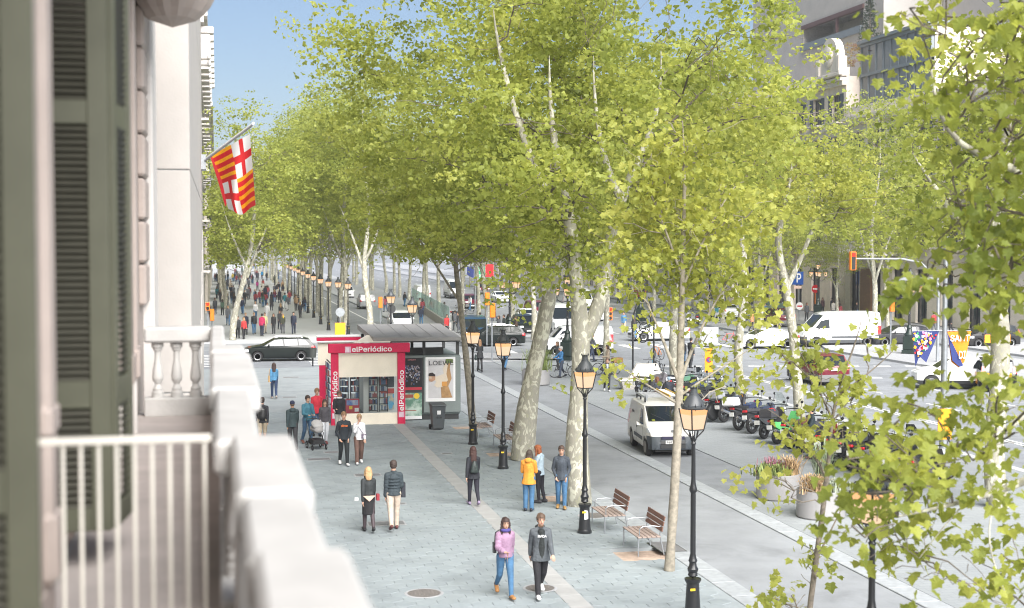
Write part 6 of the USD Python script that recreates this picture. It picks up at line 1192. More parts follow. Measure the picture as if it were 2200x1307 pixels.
more = [(1642, 944, 1, (.03, .03, .034), 'black maxi scooter between the chrome silencer and the green scooter'), (1724, 974, 0, (.05, .05, .055), 'dark grey motorcycle left of the man in the dark coat'), (1774, 992, 1, (.02, .02, .022), 'black scooter just right of the man in the dark coat'), (1797, 1001, 1, (.03, .032, .035), 'long black scooter with a clear screen near the man'), (1820, 1008, 0, (.02, .025, .04), 'dark blue motorcycle behind the spiky plant'), (1843, 1015, 1, (.02, .02, .022), 'black scooter with grey mirrors behind the spiky plant'),
        (1868, 1021, 1, (.16, .16, .17), 'silver scooter under the leaves behind the planters'), (1892, 1028, 0, (.04, .04, .045), 'black motorcycle behind the near lamp lantern'), (1920, 1036, 1, (.025, .03, .04), 'dark scooter with a clear screen under the leaves at the right'), (1948, 1045, 1, (.05, .05, .055), 'grey scooter second from the right end of the row'), (1976, 1054, 1, (.03, .03, .03), 'dark scooter at the right end of the row')]
for px, py, sc__, cc, lb in more: moto(lb, px, py, hb + .04 * sin(px), bool(sc__), mp('c%d' % px, cc), screen=px in (1797, 1920, 1642), exh='steel' if px % 2 else 'b')
moto('black scooter in the second rank behind the touring motorcycle', 1512, 886, .6, True, mp('c1512', (.03, .03, .03)), screen=True); moto('dark motorcycle with a blue fairing in the second rank', 1478, 872, .65, False, mp('c1478', (.02, .03, .10)), screen=True); moto('green and white motorcycle behind the roof-rack van', 1452, 858, .6, False, mp('c1452', (.10, .25, .15)))
moto('grey motorcycle with a red tail parked in front of the mosaic bench', 1378, 852, .25, False, mp('grey', (.12, .11, .12)), lean=-.05); moto('white scooter behind the seated children', 1432, 846, .6, True, mp('white', (.55, .56, .58))); moto('black scooter with a white headlight behind the roof-rack van', 1466, 866, .7, True, mp('black2', (.02, .025, .03))); moto('dark motorcycle behind the lantern by the orange sign', 1496, 880, .6, False, mp('black3', (.025, .03, .03)))
for k, (px, py) in enumerate([(975, 690), (985, 697), (996, 706), (1635, 708), (1655, 712), (1480, 700), (1500, 702)]):
    moto(['far motorcycle by the glass railing, the farthest', 'far motorcycle by the glass railing, the middle one', 'far motorcycle by the glass railing, the nearest', 'far motorcycle behind the white saloon, left one', 'far motorcycle behind the white saloon, right one', 'far motorcycle across the road by the cabinet, left one', 'far motorcycle across the road by the cabinet, right one'][k], px, py, .8 if k < 3 else 1.2, k % 2 == 0, mp('far%d' % k, [(.05, .05, .06), (.3, .3, .32), (.02, .02, .02), (.2, .03, .04)][k % 4]))
h_ = thing('helmet', 'red and black helmet sitting on the green scooter', 'helmet', tuple(G(1670, 955) + np.array([cos(hb) * -.36, sin(hb) * -.36, 1.20]))); part('shell', sph((0, 0, 0), (.16, .14, .15), 14), mat('helmet_black', (.02, .02, .022), .2, coat=.8), h_, smooth=True); part('red_patch', sph((.0, -.02, .05), (.155, .137, .115), 14), mp('helmet_red', (.35, .02, .03)), h_, smooth=True)

# ------------------------------------------------------------------ bicycles
def bicycle(label, px, py, rot, col, name='bicycle', basket=False):
    p = G(px, py); t = thing(name, label, 'bicycle', (p[0], p[1], 0), rot, 'bicycles')
    for x in (-.52, .52):
        q = part('wheel', mv(torus(.325, .02, 26, 6), (x, 0, .345)), rubber, t); part('spokes', cat([cyl((x, 0, .345), (x + .31 * cos(a), 0, .345 + .31 * sin(a)), .004, n=4) for a in np.arange(10) * pi / 5]), chrome, q)
    part('frame', cat([tube(q, .017, 6) for q in ([(-.52, 0, .345), (-.08, 0, .29)], [(-.08, 0, .29), (-.2, 0, .82)], [(-.08, 0, .29), (.38, 0, .74)], [(-.17, 0, .74), (.36, 0, .80)], [(-.52, 0, .345), (-.17, 0, .74)], [(.36, 0, .92), (.40, 0, .70), (.52, 0, .345)])]), col, t)
    part('saddle', hull([(-.34, s * .07, .85) for s in (-1, 1)] + [(-.08, s * .02, .86) for s in (-1, 1)] + [(-.32, s * .06, .89) for s in (-1, 1)] + [(-.1, 0, .88)]), black_plastic, t); part('handlebar', tube([(.26, -.28, 1.0), (.37, -.1, 1.02), (.37, .1, 1.02), (.26, .28, 1.0)], .014, 6), black_iron, t)
    part('crank', cat(lathe([(0, -.01), (.09, -.01), (.09, .01), (0, .01)], 14)) if False else mv(rotx(lathe([(0, -.01), (.09, -.01), (.09, .01), (0, .01)], 14), pi / 2), (-.08, -.04, .29)), steel, t)
    if basket: part('cargo_box', rbox(.35, .9, -.22, .22, .68, .95, .02), mat('wood_box', (.30, .17, .06), .7), t)
    return t
bicycle('black bicycle pushed by the man in the blue tracksuit', 1212, 812, 2.9, black_iron); bicycle('cargo bicycle with a wooden box behind the lantern', 1303, 806, .1, black_iron, basket=True); bicycle('red bicycle lying by the road beside the near planter', 1856, 1102, .5, mat('bike_red', (.45, .04, .03), .4)); bicycle('red hire bicycle in front of the white saloon', 1566, 740, .1, mat('bike_red', (.45, .04, .03), .4))
for k, (px, py) in enumerate([(1392, 842), (1404, 838), (1414, 834), (1412, 800)]): bicycle(['bicycle leaning at the mosaic bench, nearest one', 'bicycle leaning at the mosaic bench, middle one', 'bicycle leaning at the mosaic bench, farthest one', 'orange bicycle hanging by the wrought iron standard'][k], px, py - 28, 1.2 + .2 * k, [black_iron, mat('bike_cyan', (.05, .25, .35), .4), black_iron, sig_orange][k])

# ================================================================== PEOPLE (facing local +x)
_ico = {k: np.array(trimesh.creation.icosphere(subdivisions=k).vertices) for k in (1, 2)}
def bone(a, b, ra, rb, lod):
    P = _ico[1 if lod < 3 else 1]
    return m3.Manifold.hull_points(np.vstack([P * np.asarray(ra) + a, P * np.asarray(rb) + b]))
def blob(pts, lod): return m3.Manifold.hull_points(np.vstack([_ico[1] * np.asarray(r) + np.asarray(c) for c, r in pts]))
def fuse(ms, lod, it=6, ref=.03):
    m = m3.Manifold.batch_boolean(ms, m3.OpType.Add)
    if lod >= 2:
        v, f = tri(m.refine_to_length(ref)); tm = trimesh.Trimesh(v, f, process=True); trimesh.smoothing.filter_taubin(tm, lamb=.5, nu=.53, iterations=it); return np.array(tm.vertices), np.array(tm.faces)
    return tri(m)
skin_l, skin_m = mat('skin_light', (.46, .27, .19), .55), mat('skin_tan', (.34, .19, .12), .55)
def tone(c, r=.8): return mat('cloth_' + '_'.join(str(int(round(x * 999))) for x in c), c, r, var=.14, scale=9, bump=.7, bscale=22)
BK, NV, GY, DG, WH, JN, JN2, BE, BR, OL = (.012, .012, .014), (.018, .024, .045), (.09, .095, .105), (.035, .038, .042), (.55, .55, .55), (.045, .09, .17), (.05, .13, .24), (.36, .30, .22), (.10, .06, .045), (.035, .045, .04)
def person(label, px, py, head, h=1.72, walk=0.0, lod=2, top=BK, bot=JN, shoe=BK, hair=(.03, .02, .015), long=0.0, arms=('s', 's'), hem=.84, flare=.0, legw=1.0, skirt=None, legm=None, female=False, bow=0.0, look=0.0, sit=False, group=None, z=0.0, short=False, open_=None, cap=None, puffy=0, hood=None, scarf=None, bald=False, tans=False, at=None):
    p = np.asarray(at if at is not None else G(px, py, z), float); k = h / 1.75
    t = thing('person', label, 'person', (p[0], p[1], z), head, group); sk = skin_m if tans else skin_l
    sw = .140 if female else .158; jl = {}
    for s, g in ((1, 1), (-1, -1)):
        a = walk * g
        if sit: th, kn = 1.35, 1.3
        elif a >= 0: th, kn = .42 * a, .12 + .06 * a
        else: th, kn = .34 * a, .12 - .62 * a
        hip = np.array([0, s * .088, .93]); knee = hip + .43 * np.array([sin(th), 0, -cos(th)]); sh = th - kn; ank = knee + .41 * np.array([sin(sh), 0, -cos(sh)])
        ft = (-.75 * max(0, -a) + (.25 * a if a > 0 else 0)) * .8; toe = ank + .17 * np.array([cos(ft), 0, sin(ft)]) + [0, s * .015, -.045]; heel = ank + [-.055 * cos(ft), 0, -.055 * sin(ft) - .03]
        jl[s] = (hip, knee, ank, toe, heel)
    low = min(min(q[2][2] - .085, q[3][2] - .035, q[4][2] - .05) for q in jl.values()); dz = np.array([0, 0, -low])
    if sit: dz = np.array([0, 0, -.50])
    for s in jl: jl[s] = tuple(q + dz for q in jl[s])
    L = np.array([.03 * abs(walk), 0, 0]) + dz
    pel, wst, chs, nk = np.array([0, 0, .95]) + dz, np.array([.0, 0, 1.08]) + L, np.array([.01, 0, 1.28]) + L, np.array([0, 0, 1.47]) + L
    hd = np.array([.03 + .09 * bow, 0, 1.625 - .04 * bow]) + L; ja = {}
    for s, mode in zip((1, -1), arms):
        shd = np.array([-.01, s * sw, 1.385]) + L; fw = -walk * s * .55
        prm = {'s': (fw, .07, .25 + max(0, fw) * .5, .05), 'p': (-.15, .22, .62, .55), 'f': (.30, .12, 1.15, .45), 'face': (.75, .10, 2.2, .45), 'h': (.15, .10, 1.2, .25), 'd': (.0, .06, .12, .0), 'b': (-.35, .2, .3, .1), 'hip': (-.2, .65, 1.5, 1.2), 'o': (.1, .45, .5, -.1), 'r': (.7, .2, .5, .0)}[mode]
        up = np.array([sin(prm[0]) * cos(prm[1]), s * sin(prm[1]), -cos(prm[0]) * cos(prm[1])]); el = shd + .285 * up; e = prm[0] + prm[2]; inw = prm[1] - prm[3]
        fa = np.array([sin(e) * cos(inw), s * sin(inw), -cos(e) * cos(inw)]); wr = el + .25 * fa; ja[s] = (shd, el, wr, fa)
    F_ = 1.0 if not female else .93
    # body, one continuous surface
    ms = [blob([(pel, (.105, .145 * F_, .11)), (wst, (.095, .13 * F_, .09))], lod), blob([(wst, (.095, .13 * F_, .09)), (chs, (.112, .140 * F_, .12)), (nk - [0, 0, .05], (.065, .09, .05))], lod), bone(nk - [0, 0, .04], hd - [.015, 0, .05], .058, .054, lod),
          blob([(hd + [-.012, 0, .035], (.098, .076, .085)), (hd + [.012, 0, -.045], (.075, .062, .065)), (hd + [.045, 0, -.085], (.032, .036, .028))], lod)]
    if lod >= 2:
        ms += [blob([(hd + [.098, 0, .0], .010), (hd + [.118, 0, -.032], .013)], lod)] + [blob([(hd + [-.008, s * .074, -.005], (.02, .012, .032))], lod) for s in (-1, 1)]
    for s in (1, -1):
        shd, el, wr, fa = ja[s]; hip, knee, ank, toe, heel = jl[s]
        ms += [bone(chs + [0, s * .06, .02], shd - [0, 0, .025], .062, .046, lod), bone(shd, el, .053, .042, lod), bone(el, wr, .042, .028, lod), bone(hip, knee, .083, .056, lod), bone(knee, ank, .056, .038, lod), bone(ank - [0, 0, .02], toe, .04, .03, lod), bone(heel, toe, .036, .03, lod)]
        side = np.cross(fa, [0, 0, 1.0]); side = side / (np.linalg.norm(side) + 1e-6) if abs(fa[2]) < .97 else np.array([1.0, 0, 0]); 
        if abs(fa[2]) < .97: pass
        pl = wr + fa * .075; nrm = np.cross(fa, side)
        ms.append(blob([(wr + fa * .015, .026), (pl + side * .022, .015), (pl - side * .022, .015)], lod))
        if lod >= 3:
            for q, (o, ln) in enumerate(((-.027, .062), (-.009, .073), (.009, .070), (.026, .055))):
                b0 = pl + side * o; b1 = b0 + fa * ln * .55 + nrm * .008 * s; b2 = b0 + fa * ln * .95 + nrm * .026 * s; ms += [bone(b0, b1, .009, .0085, lod), bone(b1, b2, .0085, .0075, lod)]
            b0 = wr + fa * .035 + side * .026; b1 = b0 + fa * .028 + side * .024 + nrm * .01 * s; ms += [bone(b0, b1, .011, .0095, lod), bone(b1, b1 + fa * .03 + side * .004, .0095, .008, lod)]
    S3 = np.array([k] * 3)
    def put(nm, m, mt, par=t, **kw): v, f = tri(m); return part(nm, (v * S3, f), mt, par, smooth=55, **kw)
    put('body', fuse(ms, lod, 5, .022 if lod >= 3 else .035), tone(legm) if False else sk)
    # face
    if lod >= 2:
        put('eyes', cat([sph(hd + [.088, s * .031, .012], (.010, .014, .008), 8) for s in (-1, 1)]), plain((.03, .02, .02), .3)); put('mouth', sph(hd + [.082, 0, -.062], (.010, .022, .006), 8), plain((.30, .10, .09), .5))
        put('eyebrows', cat([sph(hd + [.090, s * .032, .032], (.008, .018, .005), 6) for s in (-1, 1)]), tone(hair, .7))
    # trousers / skirt / tights
    e = .014; lw = legw
    if legm is not None:
        put('tights', fuse([q for s in (1, -1) for q in (bone(jl[s][0], jl[s][1], .083 + .006, .056 + .006, lod), bone(jl[s][1], jl[s][2], .056 + .006, .038 + .006, lod))], lod, 3), tone(legm, .6))
    if skirt:
        zk = skirt * 1.0 + dz[2]; put('skirt', fuse([blob([(pel + [0, 0, .08], (.125, .165, .03)), (np.array([.0, 0, zk]), (.14 + .06 * abs(walk), .175, .02))], lod)], lod, 2), tone(bot))
    else:
        ms = [blob([(pel + [0, 0, .03], (.105 + e, .145 * F_ + e, .11)), (jl[1][0], .09), (jl[-1][0], .09)], lod)]
        for s in (1, -1):
            hip, knee, ank, toe, heel = jl[s]; ms += [bone(hip, knee, .083 + e + .006, .056 * (.6 + .4 * lw) + e, lod)]
            if not short: ms += [bone(knee, ank + [0, 0, -.01], .056 * (.6 + .4 * lw) + e, .038 * lw + e, lod)]
        put('trousers', fuse(ms, lod, 4), tone(bot))
    # shoes
    for s in (1, -1):
        hip, knee, ank, toe, heel = jl[s]; q = [(heel + [0, 0, .004], (.046, .042, .045)), (toe + [0, 0, .004], (.05, .046, .034)), (ank - [0, 0, .015], (.05, .046, .05))]
        put('shoe', blob(q, 1), tone(shoe, .6))
    # jacket or top
    zc = hem + dz[2] * 1.0; jp = .016 + .008 * bool(puffy)
    fr = .015 + flare
    ms = [blob([(chs, (.115 + jp, .142 * F_ + jp, .12)), (wst, (.10 + jp, .135 * F_ + jp, .09)), (nk - [0, 0, .055], (.072, .095, .05))], lod), blob([(wst, (.10 + jp, .135 * F_ + jp, .08)), (np.array([.0, 0, zc + .02]), (.115 + jp + fr, .15 * F_ + jp + fr, .022))], lod), blob([(nk - [0.005, 0, .03], (.072, .078, .03)), (nk + [-.01, 0, .02], (.068, .07, .02))], lod)]
    for s in (1, -1):
        shd, el, wr, fa = ja[s]; ms += [bone(nk + [-.01, s * .03, -.035], shd + [0, 0, .0], .055, .056 + jp * .5, lod), bone(chs + [0, s * .07, .03], shd - [0, 0, .03], .085, .056 + jp * .5, lod), bone(shd, el, .052 + jp, .042 + jp, lod), bone(el, wr - fa * .012, .042 + jp, .034 + jp * .5, lod)]
    if puffy and lod >= 2:
        for q in range(6): zz = zc + .05 + q * .078; ms.append(blob([((.005, 0, zz), (.121 + jp + (.0 if zz > 1.1 else -.006), .152 * F_ + jp, .026))], lod))
        for s in (1, -1):
            shd, el, wr, fa = ja[s]
            for q in (.25, .55, .85): ms += [bone(shd + (el - shd) * q, shd + (el - shd) * (q + .04), .057 + jp, .057 + jp, lod), bone(el + (wr - el) * q * .9, el + (wr - el) * (q * .9 + .04), .046 + jp, .046 + jp, lod)]
    jk = put('jacket', fuse(ms, lod, 3 if puffy else 4, .026), tone(top))
    if open_ is not None:   # lighter or darker garment seen between the open fronts
        put('inner_top', fuse([blob([(chs + [.050, 0, .12], (.093, .075, .05)), (np.array([.050, 0, zc + .06]), (.118, .085, .02))], lod)], lod, 2), tone(open_))
    if hood is not None: put('hood', fuse([blob([(nk + [-.075, 0, .0], (.06, .11, .05)), (nk + [-.09, 0, -.05], (.05, .09, .05))], lod)], lod, 3), tone(hood))
    if scarf is not None: put('scarf', mv(torus(.075, .038, 16, 8), (0, 0, 0)) if False else (lambda q: (q[0][:, [0, 2, 1]] * [1, 1.1, 1] + nk + [.01, 0, .02], q[1][:, ::-1]))(torus(.072, .036, 16, 8)), tone(scarf))
    # hair or cap
    if cap is not None:
        put('cap', fuse([m3.Manifold.hull_points(_ico[1] * [.108, .09, .085] + hd + [-.012, 0, .055]), blob([(hd + [.09, 0, .045], (.06, .06, .010))], lod)], lod, 2), tone(cap)); put('hair', blob([(hd + [-.05, 0, -.01], (.06, .076, .05))], 1), tone(hair))
    elif not bald:
        hc = m3.Manifold.hull_points(np.vstack([_ico[2] * [.115, .090, .098] + hd + [-.020, 0, .042], _ico[1] * [.06, .078, .05] + hd + [-.05, 0, -.03]])) - m3.Manifold.cube([.2, .3, .2], True).translate([.148 + hd[0], 0, hd[2] - .055]) - m3.Manifold.cube([.2, .3, .2], True).translate([.108 + hd[0], 0, hd[2] - .115])
        ms = [hc]
        if long: ms += [blob([(hd + [-.06, 0, .03], (.06, .088, .06)), (hd + [-.085, 0, -.10], (.055, .095, .05)), (hd + [-.105, 0, -.08 - long], (.04, .08 if long < .4 else .06, .04))], lod)] + ([bone(hd + [-.01, s * .075, .02], hd + [-.0, s * .085, -.06 - long * .6], .03, .03, lod) for s in (-1, 1)])
        hv, hf = fuse(ms, lod, 2, .022)
        if lod >= 2: hv = hv + (meshkit.noise(hv * 38)[:, None] - .5) * .022 * (hv - hd) / (np.linalg.norm(hv - hd, axis=1, keepdims=True) + .01)
        put('hair', (hv, hf), tone(hair, .6))
    return t, dict(k=k, hd=hd, chs=chs, nk=nk, wst=wst, ja=ja, jl=jl, p=p, head=head)
def carried(name, label, cat_, J, m, mt, smooth=40):
    v, f = tri(m); return solo(name, (v * J['k'], f), mt, label, cat_, loc=(J['p'][0], J['p'][1], J['p'][2]), rot=J['head'], smooth=smooth)
TO, AW, LF, RT = -pi / 2, pi / 2, pi, 0.0
leather = mat('black_leather', (.014, .014, .015), .35)
# --- near people
t, J = person('woman in a lilac quilted jacket, blue jeans and tan boots walking towards the balcony', 1085, 1285, TO + .05, 1.70, .75, 3, (.27, .165, .25), JN2, (.32, .15, .05), (.035, .018, .015), .26, ('s', 'f'), .90, puffy=1, female=True, scarf=(.06, .05, .20), hood=(.20, .13, .07), legw=.85)
carried('handbag', 'dark handbag under the arm of the woman in the lilac jacket', 'bag', J, cat(hull([(x, y, z) for x in (-.06, .05) for y in (-.26, -.20) for z in (.98, 1.2)]), tube([(0, -.23, 1.18), (-.03, -.2, 1.4), (-.02, -.12, 1.46), (.04, -.2, 1.36), (.02, -.23, 1.18)], .012, 5)), leather)
t, J = person('bearded man in an open grey parka over a black printed hoodie beside the lilac jacket', 1161, 1284, TO - .02, 1.78, -.75, 3, (.075, .085, .095), (.013, .013, .016), WH, (.09, .055, .035), 0, ('s', 's'), .78, flare=.03, open_=(.018, .022, .022), hood=(.02, .022, .025))
part('hoodie_print', mv(rotz(upright((lambda q: (q[0] - [.09, 0, 0], q[1]))(fit('RVCA', .18, .05)), (0, 0, 0)), pi / 2), (.172, 0, 1.31 + J['chs'][2] - 1.28)), white_paint, t); part('beard', blob([(J['hd'] + [.055, 0, -.085], (.04, .05, .032))], 1), tone((.12, .07, .045)), t, smooth=50)
t, J = person('blonde woman in a black leather jacket, black skirt and tights walking away', 792, 1143, AW + .05, 1.66, .5, 3, (.022, .026, .028), (.010, .010, .012), BK, (.42, .26, .13), .10, ('s', 's'), .93, skirt=.50, legm=(.05, .035, .04), female=True, scarf=(.012, .012, .012))
carried('shirt_tail', 'beige shirt hem below the black leather jacket of the blonde woman', 'shirt', J, hull([(-.15, -.15, .98), (-.15, .15, .98), (-.165, 0, .84), (-.12, -.17, .99), (-.12, .17, .99), (-.14, 0, .85)]), tone((.45, .33, .26))); carried('handbag', 'small red handbag at the hip of the blonde woman', 'bag', J, hull([(x, y, z) for x in (-.12, .02) for y in (-.28, -.2) for z in (.85, 1.02)]), tone((.25, .02, .03), .5)); carried('paper_bag', 'white paper bag in the left hand of the blonde woman', 'bag', J, hull([(x, y, z) for x in (.05, .1) for y in (.26, .36) for z in (.84, .92)]), white_paint)
t, J = person('man in a dark quilted jacket and cream trousers walking away beside the blonde woman', 846, 1139, AW - .02, 1.80, -.6, 3, (.028, .040, .048), (.46, .38, .31), (.10, .03, .03), (.045, .03, .025), 0, ('d', 'h'), .88, puffy=1)
carried('folded_coat', 'dark coat hanging over the forearm of the man in the quilted jacket', 'coat', J, hull([(x, y, z) for x, z in ((.05, 1.15), (.22, 1.15), (.02, .80), (.25, .78)) for y in (-.30, -.20)]), tone((.018, .02, .028)))
t, J = person('woman with long brown hair in a black jacket and leggings walking away alone', 1017, 1086, AW + .04, 1.66, .55, 3, (.014, .016, .022), (.016, .016, .026), (.28, .22, .34), (.05, .022, .018), .30, ('b', 's'), .80, flare=.03, female=True, legw=.8)
carried('backpack', 'soft dark green backpack on the woman with long brown hair', 'backpack', J, blob([((-.17, 0, 1.02), (.06, .13, .05)), ((-.17, 0, 1.18), (.055, .10, .06)), ((-.15, 0, 1.30), (.03, .05, .04))], 2), tone((.018, .028, .026), .5))
t, J = person('person in a bright orange hooded jacket and jeans with bowed head, seen from behind', 1136, 1098, AW - .35, 1.70, .05, 3, (.62, .25, .03), JN2, (.02, .02, .03), (.055, .04, .03), .04, ('f', 'f'), .76, flare=.03, hood=(.60, .24, .03), bow=1.0, legw=1.25)
t, J = person('woman with curly red hair in a pale blue jacket behind the orange jacket', 1160, 1081, AW + .9, 1.66, .12, 3, (.30, .38, .44), (.014, .014, .02), (.03, .03, .035), (.22, .065, .02), .20, ('f', 'f'), .84, female=True, legw=.75, bow=.6)
t, J = person('man in a dark blue hooded anorak and blue jeans standing by the forked tree', 1206, 1094, TO - .25, 1.76, .25, 3, (.045, .055, .07), JN2, (.28, .16, .05), (.06, .035, .025), 0, ('p', 'p'), .80, hood=(.035, .042, .055), look=.3)
t, J = person('young man in a black hoodie with orange lettering walking towards us', 739, 1001, TO + .06, 1.80, .5, 3, (.012, .016, .022), (.012, .016, .018), WH, (.16, .09, .045), 0, ('p', 'p'), .84)
part('hoodie_print', mv(rotz(upright((lambda q: (q[0] - [.11, 0, 0], q[1]))(fit('citron', .22, .075)), (0, 0, 0)), pi / 2), (.150 * J['k'], 0, 1.30)), mat('print_orange2', (.60, .13, .02), .6), t)
t, J = person('young woman in a white sweatshirt and brown trousers touching her face', 772, 998, TO + .02, 1.68, -.5, 3, (.62, .62, .64), (.13, .075, .06), WH, (.30, .19, .10), .0, ('s', 'face'), .86, female=True, legw=1.35)
carried('crossbody_bag', 'small mauve crossbody bag on the woman in the white sweatshirt', 'bag', J, cat(hull([(x, y, z) for x in (.14, .19) for y in (.06, .22) for z in (.92, 1.06)]), tube([(.15, .14, 1.05), (.16, .0, 1.25), (.10, -.12, 1.42), (-.1, -.1, 1.40)], .010, 5)), tone((.13, .10, .15), .5))
t, J = person('man in a teal jacket and jeans pushing the grey pram', 661, 955, TO + .35, 1.80, .45, 2, (.035, .13, .18), (.04, .085, .15), (.14, .05, .035), (.035, .022, .018), 0, ('f', 'f'), .86)
pr_ = thing('pram', 'grey and black pram pushed by the man in the teal jacket', 'pram', (*G(680, 965)[:2], 0), TO + .25)
part('bassinet', fuse([blob([((-.15, 0, .72), (.2, .19, .14)), ((.25, 0, .70), (.16, .18, .12))], 2)], 2), mat('pram_grey', (.27, .26, .26), .8), pr_, smooth=50); part('canopy', fuse([blob([((.02, 0, .92), (.2, .2, .14)), ((.2, 0, .84), (.12, .2, .12))], 2)], 2), mat('pram_grey_light', (.33, .32, .32), .8), pr_, smooth=50)
part('chassis', cat([tube([(-.55, s * .2, 1.02), (-.25, s * .22, .6), (.3, s * .24, .14)], .014, 6) for s in (-1, 1)] + [tube([(.15, s * .22, .6), (-.3, s * .26, .14)], .014, 6) for s in (-1, 1)]), black_iron, pr_); part('handle', cyl((-.55, -.2, 1.02), (-.55, .2, 1.02), .018), black_plastic, pr_); part('basket', hull([(x, y, z) for x in (-.3, .28) for y in (-.2, .2) for z in (.2, .36)]), tone(BK), pr_)
for x, R in ((.32, .10), (-.32, .14)):
    for s in (-1, 1): part('wheel', mv(torus(R - .02, .02, 16, 6), (x, s * .25, R)), rubber, pr_)
t, J = person('woman in a grey quilted jacket and white trousers walking beside the pram', 698, 957, TO + .1, 1.68, -.4, 2, (.060, .055, .065), (.58, .59, .62), (.13, .04, .04), (.06, .03, .022), .14, ('d', 's'), .90, puffy=1, female=True, legw=.85)
person('man with a red shirt behind the pram group', 681, 938, TO + .2, 1.84, .3, 2, (.45, .02, .04), JN, BK, (.20, .11, .06), 0, ('d', 'd'), .84)
t, J = person('person in a black jacket with a white fleece collar and sunglasses by the kiosk', 729, 938, TO - .1, 1.74, .3, 2, (.016, .016, .02), (.45, .43, .40), (.03, .04, .08), (.10, .06, .04), 0, ('d', 'f'), .86, scarf=(.60, .60, .62))
part('sunglasses', cat([sph(J['hd'] * J['k'] + [.094, s * .032, .012], (.012, .024, .018), 8) for s in (-1, 1)]), dark_glass, t)
person('man in a navy cap and dark green jacket walking away by the balcony coping', 629, 969, AW + .1, 1.78, .45, 2, (.025, .042, .046), (.03, .03, .034), BK, (.08, .05, .03), 0, ('s', 's'), .84, hood=(.03, .05, .055), cap=(.015, .02, .05), tans=True)
t, J = person('man with a shiny black backpack and beige shorts walking away at the left', 564, 958, AW, 1.76, -.4, 2, (.02, .022, .028), BE, WH, (.04, .025, .02), 0, ('s', 's'), .84, short=True)
carried('backpack', 'shiny black backpack on the man with beige shorts', 'backpack', J, blob([((-.20, 0, 1.06), (.09, .16, .10)), ((-.19, 0, 1.30), (.08, .15, .10))], 2), leather)
t, J = person('woman in a light blue denim jacket and dark jeans walking away towards the crossing', 589, 857, AW + .02, 1.70, .5, 2, (.07, .21, .36), (.025, .045, .10), (.40, .33, .28), (.05, .03, .025), .22, ('s', 's'), .90, female=True, legw=.9)
carried('tote_bag', 'beige tote bag on the shoulder of the woman in the denim jacket', 'bag', J, cat(hull([(x, y, z) for x, z in ((-.16, .82), (.14, .82), (-.15, 1.12), (.13, 1.12)) for y in (.20, .28)]), tube([(-.1, .24, 1.1), (0, .2, 1.45), (.1, .24, 1.1)], .012, 5)), tone((.42, .28, .14)))
# --- middle distance
t, J = person('woman in a long dark coat riding an electric scooter away', 1031, 797, AW + .1, 1.70, .15, 2, (.016, .018, .02), (.014, .014, .016), BK, (.22, .12, .06), .16, ('f', 'f'), .66, flare=.06, female=True, z=.14, at=G(1031, 799))
carried('shoulder_bag', 'big dark green shoulder bag of the woman on the scooter', 'bag', J, blob([((-.1, .28, .80), (.2, .08, .12)), ((-.05, .27, .95), (.12, .05, .08))], 2), tone((.018, .03, .028), .5))
e_ = G(1031, 799); t = thing('electric_scooter', 'electric kick scooter under the woman in the long dark coat', 'scooter', (e_[0], e_[1], 0), AW + .1); part('deck', rbox(-.35, .40, -.08, .08, .09, .13, .02), black_plastic, t); part('stem', tube([(.40, 0, .12), (.48, 0, .2), (.40, 0, 1.05)], .022, 7), black_iron, t); part('handlebar', cyl((.40, -.24, 1.05), (.40, .24, 1.05), .016), black_iron, t)
for x in (-.42, .48): part('wheel', mv(torus(.08, .025, 16, 6), (x, 0, .105)), rubber, t)
person('person in blue jeans and a dark jacket half hidden by the lamp beyond the planter', 1086, 795, AW - .6, 1.72, .5, 2, DG, JN2, BK, (.03, .02, .02), 0, ('f', 's'), .84)
person('grey haired man in a blue tracksuit top pushing a bicycle', 1206, 812, LF + .15, 1.72, .5, 2, (.03, .12, .26), (.035, .045, .07), BK, (.35, .34, .33), 0, ('f', 'r'), .84)
person('curly haired woman walking next to the man with the bicycle', 1198, 796, LF + .2, 1.66, .2, 2, (.03, .035, .04), DG, BK, (.13, .08, .05), .10, ('d', 'd'), .84, female=True)
person('woman in a beige coat with a backpack by the cargo bicycle', 1306, 808, LF, 1.72, .3, 2, (.30, .24, .18), DG, BK, (.05, .03, .02), .05, ('f', 'd'), .70, flare=.04, female=True)
person('woman with a pale mask, black jacket and grey top walking towards the lantern', 1304, 842, TO - .1, 1.68, .45, 2, (.02, .022, .025), (.02, .02, .024), WH, (.10, .06, .04), 0, ('o', 'hip'), .86, open_=(.33, .36, .40), female=True)
person('man in a dark coat with hat looking up by the orange sign', 1484, 792, RT + .7, 1.80, .2, 2, (.018, .02, .024), DG, BK, (.03, .02, .02), 0, ('f', 'd'), .76, cap=(.02, .02, .022)); person('person in blue jeans beside the man in the dark coat by the orange sign', 1467, 790, AW, 1.68, .2, 2, DG, JN2, BK, (.05, .03, .02), .1, ('f', 'd'), .86)
person('man in grey striding past the back of the white panel van', 1272, 778, RT + .2, 1.78, .7, 2, GY, (.03, .04, .07), BK, (.04, .03, .02), 0, ('s', 's'), .84)
person('man in a brown jacket standing beside the ringed lamp pedestal', 1109, 730, LF, 1.78, .1, 2, (.07, .045, .03), BK, BK, (.06, .04, .02), 0, ('f', 'd'), .82); person('person in a grey coat in front of the blue van, left one', 1072, 726, LF + .5, 1.72, .1, 1, GY, DG, BK, (.05, .03, .02), .1, ('f', 'd'), .8); person('person in a dark green coat in front of the blue van, right one', 1083, 724, LF + .3, 1.74, .2, 1, OL, DG, BK, (.05, .03, .02), 0, ('d', 'd'), .8)
